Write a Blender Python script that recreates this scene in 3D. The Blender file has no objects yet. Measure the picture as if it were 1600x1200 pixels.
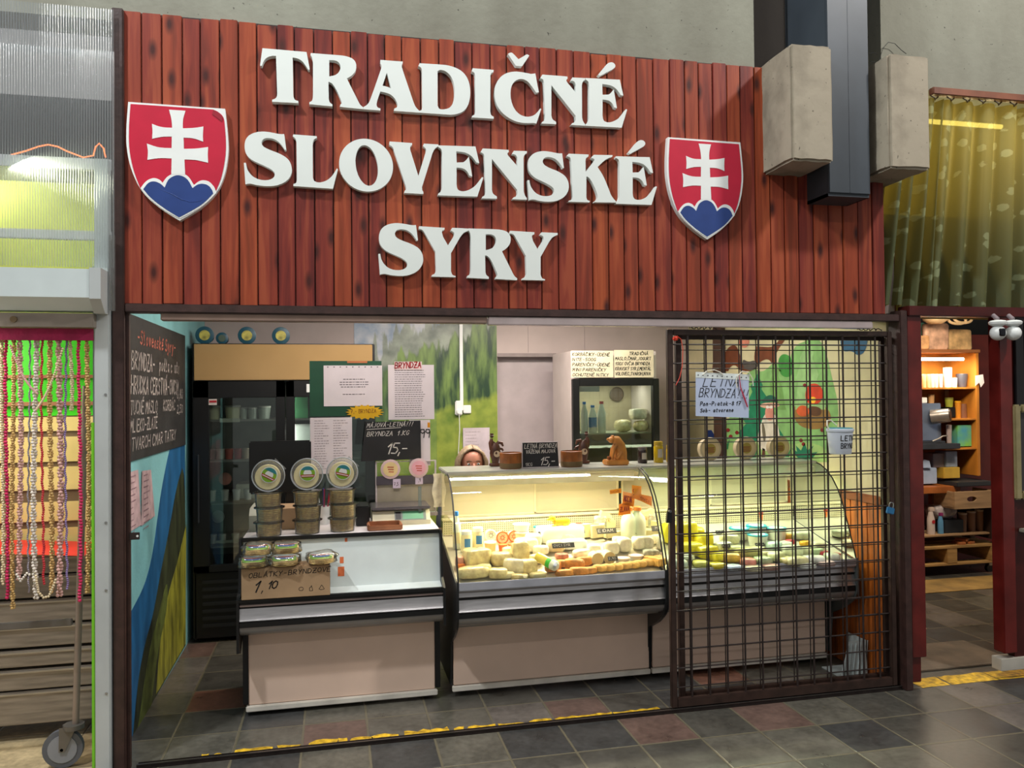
import bpy, bmesh, math, random
from math import sin, cos, pi, radians, sqrt, atan2
from mathutils import Vector, Matrix, noise
from mathutils.geometry import tessellate_polygon
random.seed(7)
scene = bpy.context.scene
C = scene.collection

# ------------------------------------------------------------------ camera, light, exposure
FPX, YAW, PITCH, ROLL = 1240.0, 12.575, 0.80, 0.572
EYE = Vector((0.0, -3.773, 1.62))
_y, _p, _r = radians(YAW), radians(PITCH), radians(ROLL)
FWD = Vector((sin(_y)*cos(_p), cos(_y)*cos(_p), sin(_p)))
_rt = Vector((cos(_y), -sin(_y), 0)); _up = _rt.cross(FWD)
RT = _rt*cos(_r) - _up*sin(_r); UP = _rt*sin(_r) + _up*cos(_r)
cam_d = bpy.data.cameras.new('camera'); cam = bpy.data.objects.new('camera', cam_d); C.objects.link(cam)
cam_d.sensor_fit = 'HORIZONTAL'; cam_d.sensor_width = 36.0; cam_d.lens = FPX/1600*36.0
cam_d.clip_start = 0.05; cam_d.clip_end = 200
m = Matrix((RT, UP, -FWD)).transposed().to_4x4(); m.translation = EYE; cam.matrix_world = m
scene.camera = cam
scene.view_settings.view_transform = 'Standard'; scene.view_settings.look = 'None'
scene.view_settings.gamma = 1; scene.view_settings.use_curve_mapping = False
scene.view_settings.exposure = 0.0

def srgb(h):
    if isinstance(h, str):
        h = h.lstrip('#'); h = tuple(int(h[i:i+2], 16) for i in (0, 2, 4))
    return tuple(((c/255)/12.92 if c/255 <= 0.04045 else ((c/255+0.055)/1.055)**2.4) for c in h) + (1.0,)

world = bpy.data.worlds.new('hall_air'); scene.world = world; world.use_nodes = True
wb = world.node_tree.nodes['Background']; wb.inputs[0].default_value = (1.0, 0.985, 0.95, 1); wb.inputs[1].default_value = 0.28

def area(name, loc, target, sx, sy, power, col):
    d = bpy.data.lights.new(name, 'AREA'); d.shape = 'RECTANGLE'; d.size = sx; d.size_y = sy; d.energy = power; d.color = col
    o = bpy.data.objects.new(name, d); C.objects.link(o); o.location = loc
    o.rotation_euler = (Vector(target)-Vector(loc)).to_track_quat('-Z', 'Y').to_euler()
    return o
area('hall_lamp_left', (-2.6, -2.2, 6.2), (0.3, 0, 1.8), 0.3, 0.25, 205, (0.95, 0.98, 1.0))
area('hall_lamp_right', (4.9, -2.6, 6.0), (1.5, 0, 1.8), 0.35, 0.35, 185, (1.0, 0.95, 0.90))
area('hall_fill_rear', (1.0, -5.5, 5.2), (1.0, 0.3, 0.1), 3.0, 0.08, 38, (1.0, 0.96, 0.93))  # added fill that brightens the counter fronts, not a known fixture
area('hall_lamp_near', (0.4, -1.15, 6.3), (0.5, .2, 0.0), 1.2, 0.2, 55, (0.97, 1.0, 0.98))
area('shop_ceiling_lamp', (1.3, 1.45, 2.40), (1.3, 1.5, 0), 1.2, 0.15, 44, (1.0, 0.87, 0.78))
area('shop_ceiling_lamp', (0.0, 1.0, 2.40), (0.0, 1.1, 0), 0.8, 0.12, 14, (1.0, 0.88, 0.78))
area('shop_ceiling_lamp', (2.2, 0.9, 2.40), (2.6, 1.2, 0), 0.8, 0.12, 8, (0.95, 1.0, 0.82))
area('sheet_fill', (0.35, 0.22, 2.40), (0.3, 1.1, 1.1), 1.3, 0.1, 13, (1.0, 0.92, 0.88))  # added to brighten the hanging sheets from the front, no lamp known there
area('neighbour_lamp', (4.6, 1.3, 2.35), (4.9, 2.2, 0.6), 1.0, 0.3, 42, (1.0, 0.80, 0.58))
area('bead_stall_lamp', (-1.9, 0.10, 1.94), (-1.5, 0.5, 1.0), 0.8, 0.10, 14, (1.0, 0.93, 0.78))
area('bead_stall_upper_lamp', (-1.5, 0.14, 2.62), (-1.3, 0.34, 2.3), 1.0, 0.08, 5, (1.0, 1.0, 0.70))

# ------------------------------------------------------------------ a photo direction met with a plane of the room
def ray(x, y): return FWD*FPX + RT*(x-800) + UP*(600-y)
def at(x, y, X=None, Y=None, Z=None):
    d = ray(x, y)
    if Y is not None: t = (Y-EYE.y)/d.y
    elif X is not None: t = (X-EYE.x)/d.x
    else: t = (Z-EYE.z)/d.z
    return EYE + d*t
def mpp(P): return (Vector(P)-EYE).dot(FWD)/FPX      # metres per photo pixel at P

# ------------------------------------------------------------------ materials
MATS = {}
def newmat(name):
    m = bpy.data.materials.new(name); m.use_nodes = True; nt = m.node_tree
    return m, nt, nt.nodes['Principled BSDF']
def N(nt, t, **kw):
    n = nt.nodes.new(t)
    for k, v in kw.items(): setattr(n, k, v)
    return n
def mat(name, col, rough=0.5, metal=0.0, var=0.06, scale=8.0, bump=0.0, bscale=60.0, emit=None, es=1.0, stretch=None, spec=0.5, col2=None, trans=0.0, coat=0.0, alpha=1.0):
    """surface of one colour with procedural variation"""
    if name in MATS: return MATS[name]
    m, nt, b = newmat(name)
    base = srgb(col)
    tc = N(nt, 'ShaderNodeTexCoord'); mp = N(nt, 'ShaderNodeMapping'); nt.links.new(tc.outputs['Object'], mp.inputs[0])
    if stretch: mp.inputs['Scale'].default_value = stretch
    nz = N(nt, 'ShaderNodeTexNoise'); nz.inputs['Scale'].default_value = scale; nz.inputs['Detail'].default_value = 5
    nt.links.new(mp.outputs[0], nz.inputs['Vector'])
    mx = N(nt, 'ShaderNodeMix', data_type='RGBA')
    c2 = srgb(col2) if col2 else tuple(min(1, c*(1+var*2.5)) for c in base[:3]) + (1,)
    c1 = base if col2 else tuple(c*(1-var*2.5) for c in base[:3]) + (1,)
    mx.inputs['A'].default_value = c1; mx.inputs['B'].default_value = c2
    rp = N(nt, 'ShaderNodeMapRange'); rp.inputs[1].default_value = 0.3; rp.inputs[2].default_value = 0.7
    nt.links.new(nz.outputs[0], rp.inputs[0]); nt.links.new(rp.outputs[0], mx.inputs['Factor'])
    nt.links.new(mx.outputs['Result'], b.inputs['Base Color'])
    b.inputs['Roughness'].default_value = rough; b.inputs['Metallic'].default_value = metal
    b.inputs['Specular IOR Level'].default_value = spec; b.inputs['Coat Weight'].default_value = coat
    b.inputs['Alpha'].default_value = alpha
    if trans: b.inputs['Transmission Weight'].default_value = trans
    if emit:
        b.inputs['Emission Color'].default_value = srgb(emit); b.inputs['Emission Strength'].default_value = es
    if bump:
        n2 = N(nt, 'ShaderNodeTexNoise'); n2.inputs['Scale'].default_value = bscale; n2.inputs['Detail'].default_value = 4
        nt.links.new(mp.outputs[0], n2.inputs['Vector'])
        bp = N(nt, 'ShaderNodeBump'); bp.inputs['Strength'].default_value = bump; bp.inputs['Distance'].default_value = 0.01
        nt.links.new(n2.outputs[0], bp.inputs['Height']); nt.links.new(bp.outputs[0], b.inputs['Normal'])
    MATS[name] = m
    return m
def glassmat(name, tint='ffffff', clear=0.9, rough=0.03, frost=None, frostamt=0.0):
    """thin pane: fresnel reflection over a see-through body"""
    if name in MATS: return MATS[name]
    m, nt, b = newmat(name); out = nt.nodes['Material Output']; nt.nodes.remove(b)
    tr = N(nt, 'ShaderNodeBsdfTransparent'); tr.inputs[0].default_value = srgb(tint)
    gl = N(nt, 'ShaderNodeBsdfGlossy'); gl.inputs['Roughness'].default_value = rough
    fr = N(nt, 'ShaderNodeFresnel'); fr.inputs[0].default_value = 1.45
    ma = N(nt, 'ShaderNodeMath', operation='ADD'); ma.inputs[1].default_value = 1-clear; ma.use_clamp = True
    nt.links.new(fr.outputs[0], ma.inputs[0])
    mx = N(nt, 'ShaderNodeMixShader'); nt.links.new(ma.outputs[0], mx.inputs[0]); nt.links.new(gl.outputs[0], mx.inputs[2])
    if frost:
        df = N(nt, 'ShaderNodeBsdfDiffuse'); df.inputs[0].default_value = srgb(frost)
        tl = N(nt, 'ShaderNodeBsdfTranslucent'); tl.inputs[0].default_value = srgb(frost)
        ad = N(nt, 'ShaderNodeMixShader'); ad.inputs[0].default_value = 0.5
        nt.links.new(df.outputs[0], ad.inputs[1]); nt.links.new(tl.outputs[0], ad.inputs[2])
        m2 = N(nt, 'ShaderNodeMixShader'); m2.inputs[0].default_value = frostamt
        nt.links.new(tr.outputs[0], m2.inputs[1]); nt.links.new(ad.outputs[0], m2.inputs[2]); nt.links.new(m2.outputs[0], mx.inputs[1])
    else: nt.links.new(tr.outputs[0], mx.inputs[1])
    nt.links.new(mx.outputs[0], out.inputs[0]); MATS[name] = m
    return m

# ------------------------------------------------------------------ mesh builder
ABS = {}                                            # object -> where its origin stands in the world
class MB:
    def __init__(s): s.v = []; s.f = []; s.col = None
    def add(s, vs, fs):
        o = len(s.v); s.v += [Vector(p) for p in vs]; s.f += [tuple(i+o for i in f) for f in fs]; return s
    def box(s, x0, x1, y0, y1, z0, z1):
        return s.add([(x0,y0,z0),(x1,y0,z0),(x1,y1,z0),(x0,y1,z0),(x0,y0,z1),(x1,y0,z1),(x1,y1,z1),(x0,y1,z1)],
                     [(0,3,2,1),(4,5,6,7),(0,1,5,4),(1,2,6,5),(2,3,7,6),(3,0,4,7)])
    def rbox(s, x0, x1, y0, y1, z0, z1, b=0.004):
        """box with chamfered edges"""
        bm = bmesh.new(); bmesh.ops.create_cube(bm, size=1)
        for v in bm.verts: v.co = Vector((x0+(v.co.x+.5)*(x1-x0), y0+(v.co.y+.5)*(y1-y0), z0+(v.co.z+.5)*(z1-z0)))
        b = min(b, (x1-x0)*.45, (y1-y0)*.45, (z1-z0)*.45)
        bmesh.ops.bevel(bm, geom=bm.edges[:], offset=b, segments=2, affect='EDGES')
        bm.verts.index_update(); s.add([v.co.copy() for v in bm.verts], [tuple(v.index for v in f.verts) for f in bm.faces]); bm.free(); return s
    def quad(s, a, b, c, d): return s.add([a,b,c,d], [(0,1,2,3)])
    def xf(s, M, i0=0):
        for i in range(i0, len(s.v)): s.v[i] = M @ s.v[i]
        return s
    def cyl(s, p0, p1, r0, r1=None, n=16, caps=True):
        r1 = r0 if r1 is None else r1; p0 = Vector(p0); p1 = Vector(p1); d = (p1-p0).normalized()
        a = d.orthogonal().normalized(); b = d.cross(a)
        vs = [p0+(a*cos(2*pi*i/n)+b*sin(2*pi*i/n))*r0 for i in range(n)] + [p1+(a*cos(2*pi*i/n)+b*sin(2*pi*i/n))*r1 for i in range(n)]
        fs = [(i,(i+1)%n,n+(i+1)%n,n+i) for i in range(n)]
        if caps: fs += [tuple(range(n-1,-1,-1)), tuple(range(n,2*n))]
        return s.add(vs, fs)
    def lathe(s, c, prof, n=20, ax='z'):
        """profile [(radius, height)] turned about an axis through c"""
        c = Vector(c); vs = []; k = len(prof)
        for r, h in prof:
            for i in range(n):
                a = 2*pi*i/n; x, y = max(r, 1e-4)*cos(a), max(r, 1e-4)*sin(a)
                vs.append(c + (Vector((x,y,h)) if ax == 'z' else Vector((x,-h,y)) if ax == 'y' else Vector((h,x,y))))
        fs = [(j*n+i, j*n+(i+1)%n, (j+1)*n+(i+1)%n, (j+1)*n+i) for j in range(k-1) for i in range(n)]
        fs += [tuple(range(n-1,-1,-1)), tuple((k-1)*n+i for i in range(n))]
        return s.add(vs, fs)
    def tube(s, path, r, n=8, closed=False, rs=None):
        P = [Vector(p) for p in path]; k = len(P); vs = []; up = None
        for i, p in enumerate(P):
            a = P[(i-1) % k] if (i or closed) else P[0]; b = P[(i+1) % k] if (i < k-1 or closed) else P[-1]
            d = (b-a).normalized()
            if up is None: up = d.orthogonal().normalized()
            up = (up - d*up.dot(d)); up = up.normalized() if up.length > 1e-6 else d.orthogonal().normalized()
            w = d.cross(up); rr = rs[i] if rs else r
            vs += [p+(up*cos(2*pi*j/n)+w*sin(2*pi*j/n))*rr for j in range(n)]
        m_ = k if closed else k-1
        fs = [(i*n+j, i*n+(j+1)%n, ((i+1)%k)*n+(j+1)%n, ((i+1)%k)*n+j) for i in range(m_) for j in range(n)]
        if not closed: fs += [tuple(range(n-1,-1,-1)), tuple((k-1)*n+j for j in range(n))]
        return s.add(vs, fs)
    def sphere(s, c, rx, ry=None, rz=None, n=12, k=8, amp=0, fr=3.0, seed=0, flat=None):
        ry = rx if ry is None else ry; rz = rx if rz is None else rz; c = Vector(c); vs = []; fs = []
        for j in range(k+1):
            t = pi*j/k
            for i in range(n):
                a = 2*pi*i/n; d = Vector((sin(t)*cos(a), sin(t)*sin(a), cos(t)))
                q = 1 + (amp*noise.noise(d*fr+Vector((seed*7.3, seed*1.7, 0))) if amp else 0)
                p = Vector((d.x*rx*q, d.y*ry*q, d.z*rz*q))
                if flat is not None: p.z = max(p.z, -rz*flat)
                vs.append(c+p)
        for j in range(k):
            for i in range(n): fs.append((j*n+i, (j+1)*n+i, (j+1)*n+(i+1)%n, j*n+(i+1)%n))
        return s.add(vs, fs)
    def pillow(s, c, sx, sy, sz, amp=0.10, seed=0, rz=0.0, n=14, k=8, p=0.45):
        """super-ellipsoid with lumps: bags, loaves, wrapped cheese; c is the base centre"""
        vs = []; fs = []; c = Vector(c); R = Matrix.Rotation(rz, 3, 'Z')
        sg = lambda q: math.copysign(abs(q)**p, q)
        for j in range(k+1):
            t = pi*j/k-pi/2
            for i in range(n):
                a = 2*pi*i/n; d = Vector((sg(cos(t))*sg(cos(a)), sg(cos(t))*sg(sin(a)), sg(sin(t))))
                q = 1+amp*noise.noise(d*1.7+Vector((seed*3.1, seed*5.7, seed)))
                v = Vector((d.x*sx/2*q, d.y*sy/2*q, d.z*sz/2*(q if d.z > 0 else 1)+sz/2)); vs.append(c+R@v)
        for j in range(k):
            for i in range(n): fs.append((j*n+i, j*n+(i+1)%n, (j+1)*n+(i+1)%n, (j+1)*n+i))
        fs += [tuple(range(n-1,-1,-1)), tuple(k*n+i for i in range(n))]
        return s.add(vs, fs)
    def plate(s, loops, back):
        """a flat shape (outer loop first, then holes) given thickness along the vector back"""
        loops = [[Vector(p) for p in L] for L in loops]; back = Vector(back)
        tri = tessellate_polygon(loops); flat = [p for L in loops for p in L]; n = len(flat)
        s_ = Vector((0,0,0))
        for t in tri: s_ += (flat[t[1]]-flat[t[0]]).cross(flat[t[2]]-flat[t[0]])
        if s_.dot(back) > 0: tri = [(a,c_,b) for a,b,c_ in tri]
        fs = [tuple(t) for t in tri]
        if back.length > 1e-7:
            fs += [(a+n,c_+n,b+n) for a,b,c_ in tri]; o = 0
            for L in loops:
                k = len(L)
                for i in range(k): fs.append((o+i, o+(i+1)%k, n+o+(i+1)%k, n+o+i))
                o += k
            return s.add(flat+[p+back for p in flat], fs)
        return s.add(flat, fs)
    def sheet(s, fn, nu, nv):
        vs = [fn(i/nu, j/nv) for j in range(nv+1) for i in range(nu+1)]; w = nu+1
        return s.add(vs, [(j*w+i, j*w+i+1, (j+1)*w+i+1, (j+1)*w+i) for j in range(nv) for i in range(nu)])
    def build(s, name, material, parent=None, smooth=False, keep=False):
        me = bpy.data.meshes.new(name)
        if parent is not None: org = ABS[parent]
        elif keep: org = Vector((0,0,0))
        else:
            xs = [p.x for p in s.v]; ys = [p.y for p in s.v]; zs = [p.z for p in s.v]
            org = Vector(((min(xs)+max(xs))/2, (min(ys)+max(ys))/2, min(zs)))
        me.from_pydata([tuple(p-org) for p in s.v], [], s.f); me.update()
        if name in SOLID or not smooth or True:
            bm = bmesh.new(); bm.from_mesh(me); bmesh.ops.recalc_face_normals(bm, faces=bm.faces[:]) if s.col is None else None; bm.to_mesh(me); bm.free()
        if smooth:
            me.polygons.foreach_set('use_smooth', [True]*len(me.polygons))
            if smooth != 'full': me.set_sharp_from_angle(angle=radians(38))
        me.materials.append(material)
        o = bpy.data.objects.new(name, me); C.objects.link(o)
        if parent is not None: o.parent = parent; ABS[o] = Vector(org)
        else: o.location = org; ABS[o] = org.copy()
        return o
SOLID = set()
def tag(o, label=None, cat=None, group=None, kind=None):
    if label: o['label'] = label
    if cat: o['category'] = cat
    if group: o['group'] = group
    if kind: o['kind'] = kind
    return o
def thing(name, loc, label=None, cat=None, group=None):
    o = bpy.data.objects.new(name, None); C.objects.link(o); o.location = loc; o.empty_display_size = 0.05; ABS[o] = Vector(loc)
    return tag(o, label, cat, group)
def struct(name, mb, m_, smooth=False, parent=None):
    o = mb.build(name, m_, parent, smooth, keep=True)
    if parent is None: o['kind'] = 'structure'
    return o
def dup(root, loc, rz=None, label=None, group=None):
    r = root.copy(); C.objects.link(r); r.location = loc; ABS[r] = Vector(loc)
    if rz is not None: r.rotation_euler = (0, 0, rz)
    if label: r['label'] = label
    if group: r['group'] = group
    for ch in list(root.children):
        c = ch.copy(); C.objects.link(c); c.parent = r
        for g in list(ch.children):
            d = g.copy(); C.objects.link(d); d.parent = c
    return r
def smoothloop(pts, it=2):
    """(x, y) is a corner, (x, y, 1) lies on a curve"""
    L = [(p[0], p[1], len(p) > 2) for p in pts]
    for _ in range(it):
        o = []; n = len(L)
        for i in range(n):
            x, y, sm = L[i]
            if not sm: o.append(L[i]); continue
            a, b = L[i-1], L[(i+1) % n]
            o.append((x+(a[0]-x)*.25, y+(a[1]-y)*.25, True)); o.append((x+(b[0]-x)*.25, y+(b[1]-y)*.25, True))
        L = o
    return [(p[0], p[1]) for p in L]

# ------------------------------------------------------------------ handwriting: strokes on a 4 x 6 grid
SF = {
'A':[[(0,0),(2,6),(4,0)],[(.8,2.2),(3.2,2.2)]],'B':[[(0,0),(0,6),(2.6,6),(3.4,5),(2.6,3.2),(0,3.2)],[(2.4,3.2),(3.8,2),(3.2,.3),(0,0)]],
'C':[[(3.8,5),(2.6,6),(1,5.6),(0,3.5),(.4,1),(2,0),(3.8,1)]],'D':[[(0,0),(0,6),(2.4,5.6),(4,3.4),(3,.8),(0,0)]],
'E':[[(3.6,6),(0,6),(0,0),(3.6,0)],[(0,3.2),(2.8,3.2)]],'F':[[(3.6,6),(0,6),(0,0)],[(0,3.2),(2.8,3.2)]],
'G':[[(3.8,5),(2.4,6),(.6,5),(0,3),(1,.4),(3,.2),(3.8,2.6),(2.2,2.6)]],'H':[[(0,0),(0,6)],[(4,0),(4,6)],[(0,3),(4,3)]],
'I':[[(1.5,0),(1.5,6)]],'J':[[(3,6),(3,1.4),(2,0),(.4,.6)]],'K':[[(0,0),(0,6)],[(3.6,6),(0,2.8),(3.8,0)]],'L':[[(0,6),(0,0),(3.4,0)]],
'M':[[(0,0),(.4,6),(2,2.4),(3.6,6),(4,0)]],'N':[[(0,0),(0,6),(3.8,0),(3.8,6)]],'O':[[(2,6),(.4,5),(0,3),(.6,.8),(2,0),(3.5,.9),(4,3),(3.5,5.2),(2,6)]],
'P':[[(0,0),(0,6),(3,5.8),(3.6,4.4),(2.6,3),(0,2.8)]],'R':[[(0,0),(0,6),(3,5.8),(3.6,4.4),(2.6,3.1),(0,3),(3.8,0)]],
'S':[[(3.6,5.2),(2.2,6),(.5,5.2),(.6,3.8),(3,2.6),(3.6,1.2),(2,0),(0,.8)]],'T':[[(0,6),(4,6)],[(2,6),(2,0)]],
'U':[[(0,6),(0,1.4),(1.4,0),(3,.4),(3.8,2),(3.8,6)]],'V':[[(0,6),(2,0),(4,6)]],'Y':[[(0,6),(2,3),(4,6)],[(2,3),(1.4,0)]],
'Z':[[(0,6),(3.8,6),(0,0),(4,0)],[(1,3),(3,3)]],'X':[[(0,6),(4,0)],[(4,6),(0,0)]],'W':[[(0,6),(1,0),(2,4),(3,0),(4,6)]],
'0':[[(2,6),(.4,5),(0,3),(.6,.8),(2,0),(3.5,.9),(4,3),(3.5,5.2),(2,6)]],'1':[[(.4,4),(2.2,6),(1.6,0)]],'2':[[(.2,5),(1.6,6),(3.4,5),(3,3.4),(0,0),(3.8,.2)]],
'5':[[(3.6,6),(.8,6),(.5,3.6),(2.6,3.6),(3.6,2),(2.6,.2),(.2,.4)]],'8':[[(2,3.2),(.4,4.6),(2,6),(3.6,4.6),(2,3.2),(.2,1.4),(2,0),(3.8,1.4),(2,3.2)]],
'7':[[(0,6),(3.8,6),(1.4,0)],[(.8,3),(3,3)]],'9':[[(3.4,4),(2,3),(.4,4.2),(1,5.8),(3,5.8),(3.4,4),(2.8,0)]],'3':[[(.2,5.6),(2.6,6),(3.2,4.6),(1.4,3.2),(3.4,2),(2.6,.2),(.2,.4)]],
'-':[[(.8,2.8),(3.2,2.8)]],',':[[(1.4,.6),(1,-1.2)]],'.':[[(1.2,0),(1.6,.3)]],'!':[[(2.4,6),(1.6,2)],[(1.4,.2),(1.6,.5)]],'%':[[(0,0),(4,6)],[(.4,5),(1,5.4)],[(3,.6),(3.6,1)]],
':':[[(1.4,.8),(1.7,1.1)],[(1.4,3.6),(1.7,3.9)]],'/':[[(0,0),(3.4,6)]],
'a':[[(3,3.6),(1,3.8),(0,2),(.8,.2),(2.6,1),(3,3.6),(3.2,0)]],'e':[[(.4,2),(3,2.4),(2.4,3.8),(.8,3.6),(0,1.6),(1.2,0),(3,.8)]],'i':[[(1.4,3.8),(1.2,0)]],
'k':[[(0,0),(.3,6)],[(2.8,3.8),(.2,1.8),(3,0)]],'l':[[(.6,0),(1.6,5),(1.1,6),(.5,5),(.9,.6),(2,.2)]],'n':[[(0,0),(.3,3.8),(.4,2.6),(2,3.8),(2.8,2.6),(2.8,0)]],
'o':[[(1.6,3.8),(.2,2.6),(.4,.6),(1.8,0),(3,1.4),(2.6,3.4),(1.6,3.8)]],'r':[[(.4,0),(.6,3.8),(.7,2.4),(2.6,3.8)]],'s':[[(2.8,3.4),(1,3.8),(.6,2.6),(2.6,1.4),(1.8,.1),(.2,.5)]],
't':[[(1.4,5.6),(1.2,.4),(2.6,.4)],[(.2,3.8),(2.8,3.8)]],'v':[[(.2,3.8),(1.6,0),(3,3.8)]],'y':[[(.2,3.8),(1.6,.6)],[(3,3.8),(1.2,-2.2),(.2,-1.4)]],
'u':[[(.2,3.8),(.5,.4),(2,.2),(2.8,3.8),(3,0)]],'b':[[(.2,6),(.4,0),(2.4,.2),(3,2),(2,3.6),(.4,3)]],'d':[[(2.8,6),(2.8,0)],[(2.8,3),(1,3.8),(.1,1.8),(1,0),(2.8,1)]],
'c':[[(2.8,3.2),(1,3.8),(.1,1.8),(1.2,0),(2.8,.8)]],'p':[[(.2,3.8),(.4,-2.2)],[(.3,3.2),(2.4,3.8),(3,2),(1.8,0),(.4,.6)]],'m':[[(0,0),(.2,3.8),(1.2,3.8),(1.6,0)],[(1.6,2.6),(2.8,3.8),(3.2,0)]]}
ACC = {'Á':'A','É':'E','Í':'I','Ý':'Y','é':'e','á':'a','ý':'y','Č':'C','Š':'S','Ž':'Z','č':'c','Ú':'U'}
def handwriting(mb, text, o, right, up, nrm, h, th=None, slant=0.0, jit=0.12, track=1.35, fit=None):
    """write text starting at o (baseline left); letters h high; flat pen strokes lifted a hair off the surface along nrm"""
    right = Vector(right).normalized(); up = Vector(up).normalized(); nrm = Vector(nrm).normalized(); o = Vector(o)
    th = th or h*0.11; u = h/6; x = 0; rnd = random.Random(hash(text) % 1 + len(text)); adv = 4*track*u
    sx = 1.0
    if fit: sx = fit/max(1e-6, adv*len(text))
    for ch in text:
        base = ACC.get(ch, ch); st = list(SF.get(base, []))
        if ch in 'ÁÉÍÝÚáéý': hh = 7.4 if ch.isupper() else 5.2; st = st+[[(1.8, hh-.6), (2.8, hh+.4)]]
        if ch in 'ČŠŽč': hh = 7.3 if ch.isupper() else 5.2; st = st+[[(1, hh+.4), (2, hh-.5), (3, hh+.4)]]
        dy = rnd.uniform(-jit, jit)
        for s_ in st:
            P = [o+right*((x+(px_+slant*py_)*u)*sx)+up*((py_+dy)*u)+nrm*0.0009 for px_, py_ in s_]
            for a, b in zip(P, P[1:]):
                d = (b-a)
                if d.length < 1e-6: continue
                d.normalize(); w = nrm.cross(d)*th/2; a2 = a-d*th*.4; b2 = b+d*th*.4
                mb.quad(a2-w, b2-w, b2+w, a2+w)
        x += adv*(0.55 if ch in ' I.,:' else .8 if ch in '1!' else 1.0)
    return mb
def printed(mb, o, right, up, nrm, w, rows, h, gap, rnd=None, frac=(.6, 1.0), center=False):
    """small print seen as rows of word-long dashes"""
    rnd = rnd or random.Random(3); right = Vector(right).normalized(); up = Vector(up).normalized(); nrm = Vector(nrm).normalized()
    for k in range(rows):
        L = w*rnd.uniform(*frac); x = (w-L)/2 if center else 0; end = x+L
        while x < end:
            q = min(rnd.uniform(h*1.2, h*5), end-x); a = Vector(o)+right*x-up*(k*gap)+nrm*0.0009
            mb.quad(a, a+right*q, a+right*q+up*h, a+up*h); x += q+h*0.9
    return mb
# ------------------------------------------------------------------ special surfaces
def plank_mat():
    m, nt, b = newmat('stained_planks')
    tc = N(nt, 'ShaderNodeTexCoord'); at_ = N(nt, 'ShaderNodeAttribute', attribute_name='plank')
    mp = N(nt, 'ShaderNodeMapping'); mp.inputs['Scale'].default_value = (26, 26, 1.6); nt.links.new(tc.outputs['Object'], mp.inputs[0])
    add = N(nt, 'ShaderNodeVectorMath', operation='ADD'); sc = N(nt, 'ShaderNodeVectorMath', operation='SCALE'); sc.inputs[3].default_value = 40
    nt.links.new(at_.outputs['Color'], sc.inputs[0]); nt.links.new(mp.outputs[0], add.inputs[0]); nt.links.new(sc.outputs[0], add.inputs[1])
    g = N(nt, 'ShaderNodeTexNoise'); g.inputs['Scale'].default_value = 1.0; g.inputs['Detail'].default_value = 6; g.inputs['Distortion'].default_value = 0.6
    nt.links.new(add.outputs[0], g.inputs['Vector'])
    cr = N(nt, 'ShaderNodeValToRGB'); e = cr.color_ramp.elements
    e[0].position = 0.36; e[0].color = srgb('571f18'); e[1].position = 0.64; e[1].color = srgb('a65234')
    k = e.new(0.5); k.color = srgb('863424')
    nt.links.new(g.outputs[0], cr.inputs[0])
    # tint of each board
    sep = N(nt, 'ShaderNodeSeparateColor'); nt.links.new(at_.outputs['Color'], sep.inputs[0])
    c2 = N(nt, 'ShaderNodeValToRGB'); e = c2.color_ramp.elements
    e[0].position = 0; e[0].color = srgb('6a2c2e'); e[1].position = 1; e[1].color = srgb('a5522c'); k = e.new(.5); k.color = srgb('863e30')
    nt.links.new(sep.outputs[0], c2.inputs[0])
    mx = N(nt, 'ShaderNodeMix', data_type='RGBA'); mx.inputs['Factor'].default_value = .45
    nt.links.new(cr.outputs[0], mx.inputs['A']); nt.links.new(c2.outputs[0], mx.inputs['B'])
    # knots
    mk = N(nt, 'ShaderNodeMapping'); mk.inputs['Scale'].default_value = (10, 0.0, 4.2); nt.links.new(tc.outputs['Object'], mk.inputs[0])
    a2 = N(nt, 'ShaderNodeVectorMath', operation='ADD'); nt.links.new(mk.outputs[0], a2.inputs[0]); nt.links.new(sc.outputs[0], a2.inputs[1])
    sx_ = N(nt, 'ShaderNodeSeparateXYZ'); cx_ = N(nt, 'ShaderNodeCombineXYZ'); nt.links.new(a2.outputs[0], sx_.inputs[0]); nt.links.new(sx_.outputs[0], cx_.inputs[0]); nt.links.new(sx_.outputs[2], cx_.inputs[1])
    vo = N(nt, 'ShaderNodeTexVoronoi', voronoi_dimensions='2D'); vo.inputs['Scale'].default_value = 1; nt.links.new(cx_.outputs[0], vo.inputs['Vector'])
    mr = N(nt, 'ShaderNodeMapRange'); mr.inputs[1].default_value = 0.06; mr.inputs[2].default_value = 0.24; nt.links.new(vo.outputs['Distance'], mr.inputs[0])
    vs = N(nt, 'ShaderNodeSeparateColor'); nt.links.new(vo.outputs['Color'], vs.inputs[0])
    gt = N(nt, 'ShaderNodeMath', operation='GREATER_THAN'); gt.inputs[1].default_value = 0.45; nt.links.new(vs.outputs[0], gt.inputs[0])
    mm = N(nt, 'ShaderNodeMath', operation='MAXIMUM'); nt.links.new(mr.outputs[0], mm.inputs[0]); nt.links.new(gt.outputs[0], mm.inputs[1])
    m2 = N(nt, 'ShaderNodeMix', data_type='RGBA'); m2.inputs['A'].default_value = srgb('45201c')
    nt.links.new(mm.outputs[0], m2.inputs['Factor']); nt.links.new(mx.outputs['Result'], m2.inputs['B'])
    nt.links.new(m2.outputs['Result'], b.inputs['Base Color']); b.inputs['Roughness'].default_value = .42; b.inputs['Specular IOR Level'].default_value = .28
    bp = N(nt, 'ShaderNodeBump'); bp.inputs['Strength'].default_value = .25; bp.inputs['Distance'].default_value = .004
    nt.links.new(g.outputs[0], bp.inputs['Height']); nt.links.new(bp.outputs[0], b.inputs['Normal'])
    return m
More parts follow.
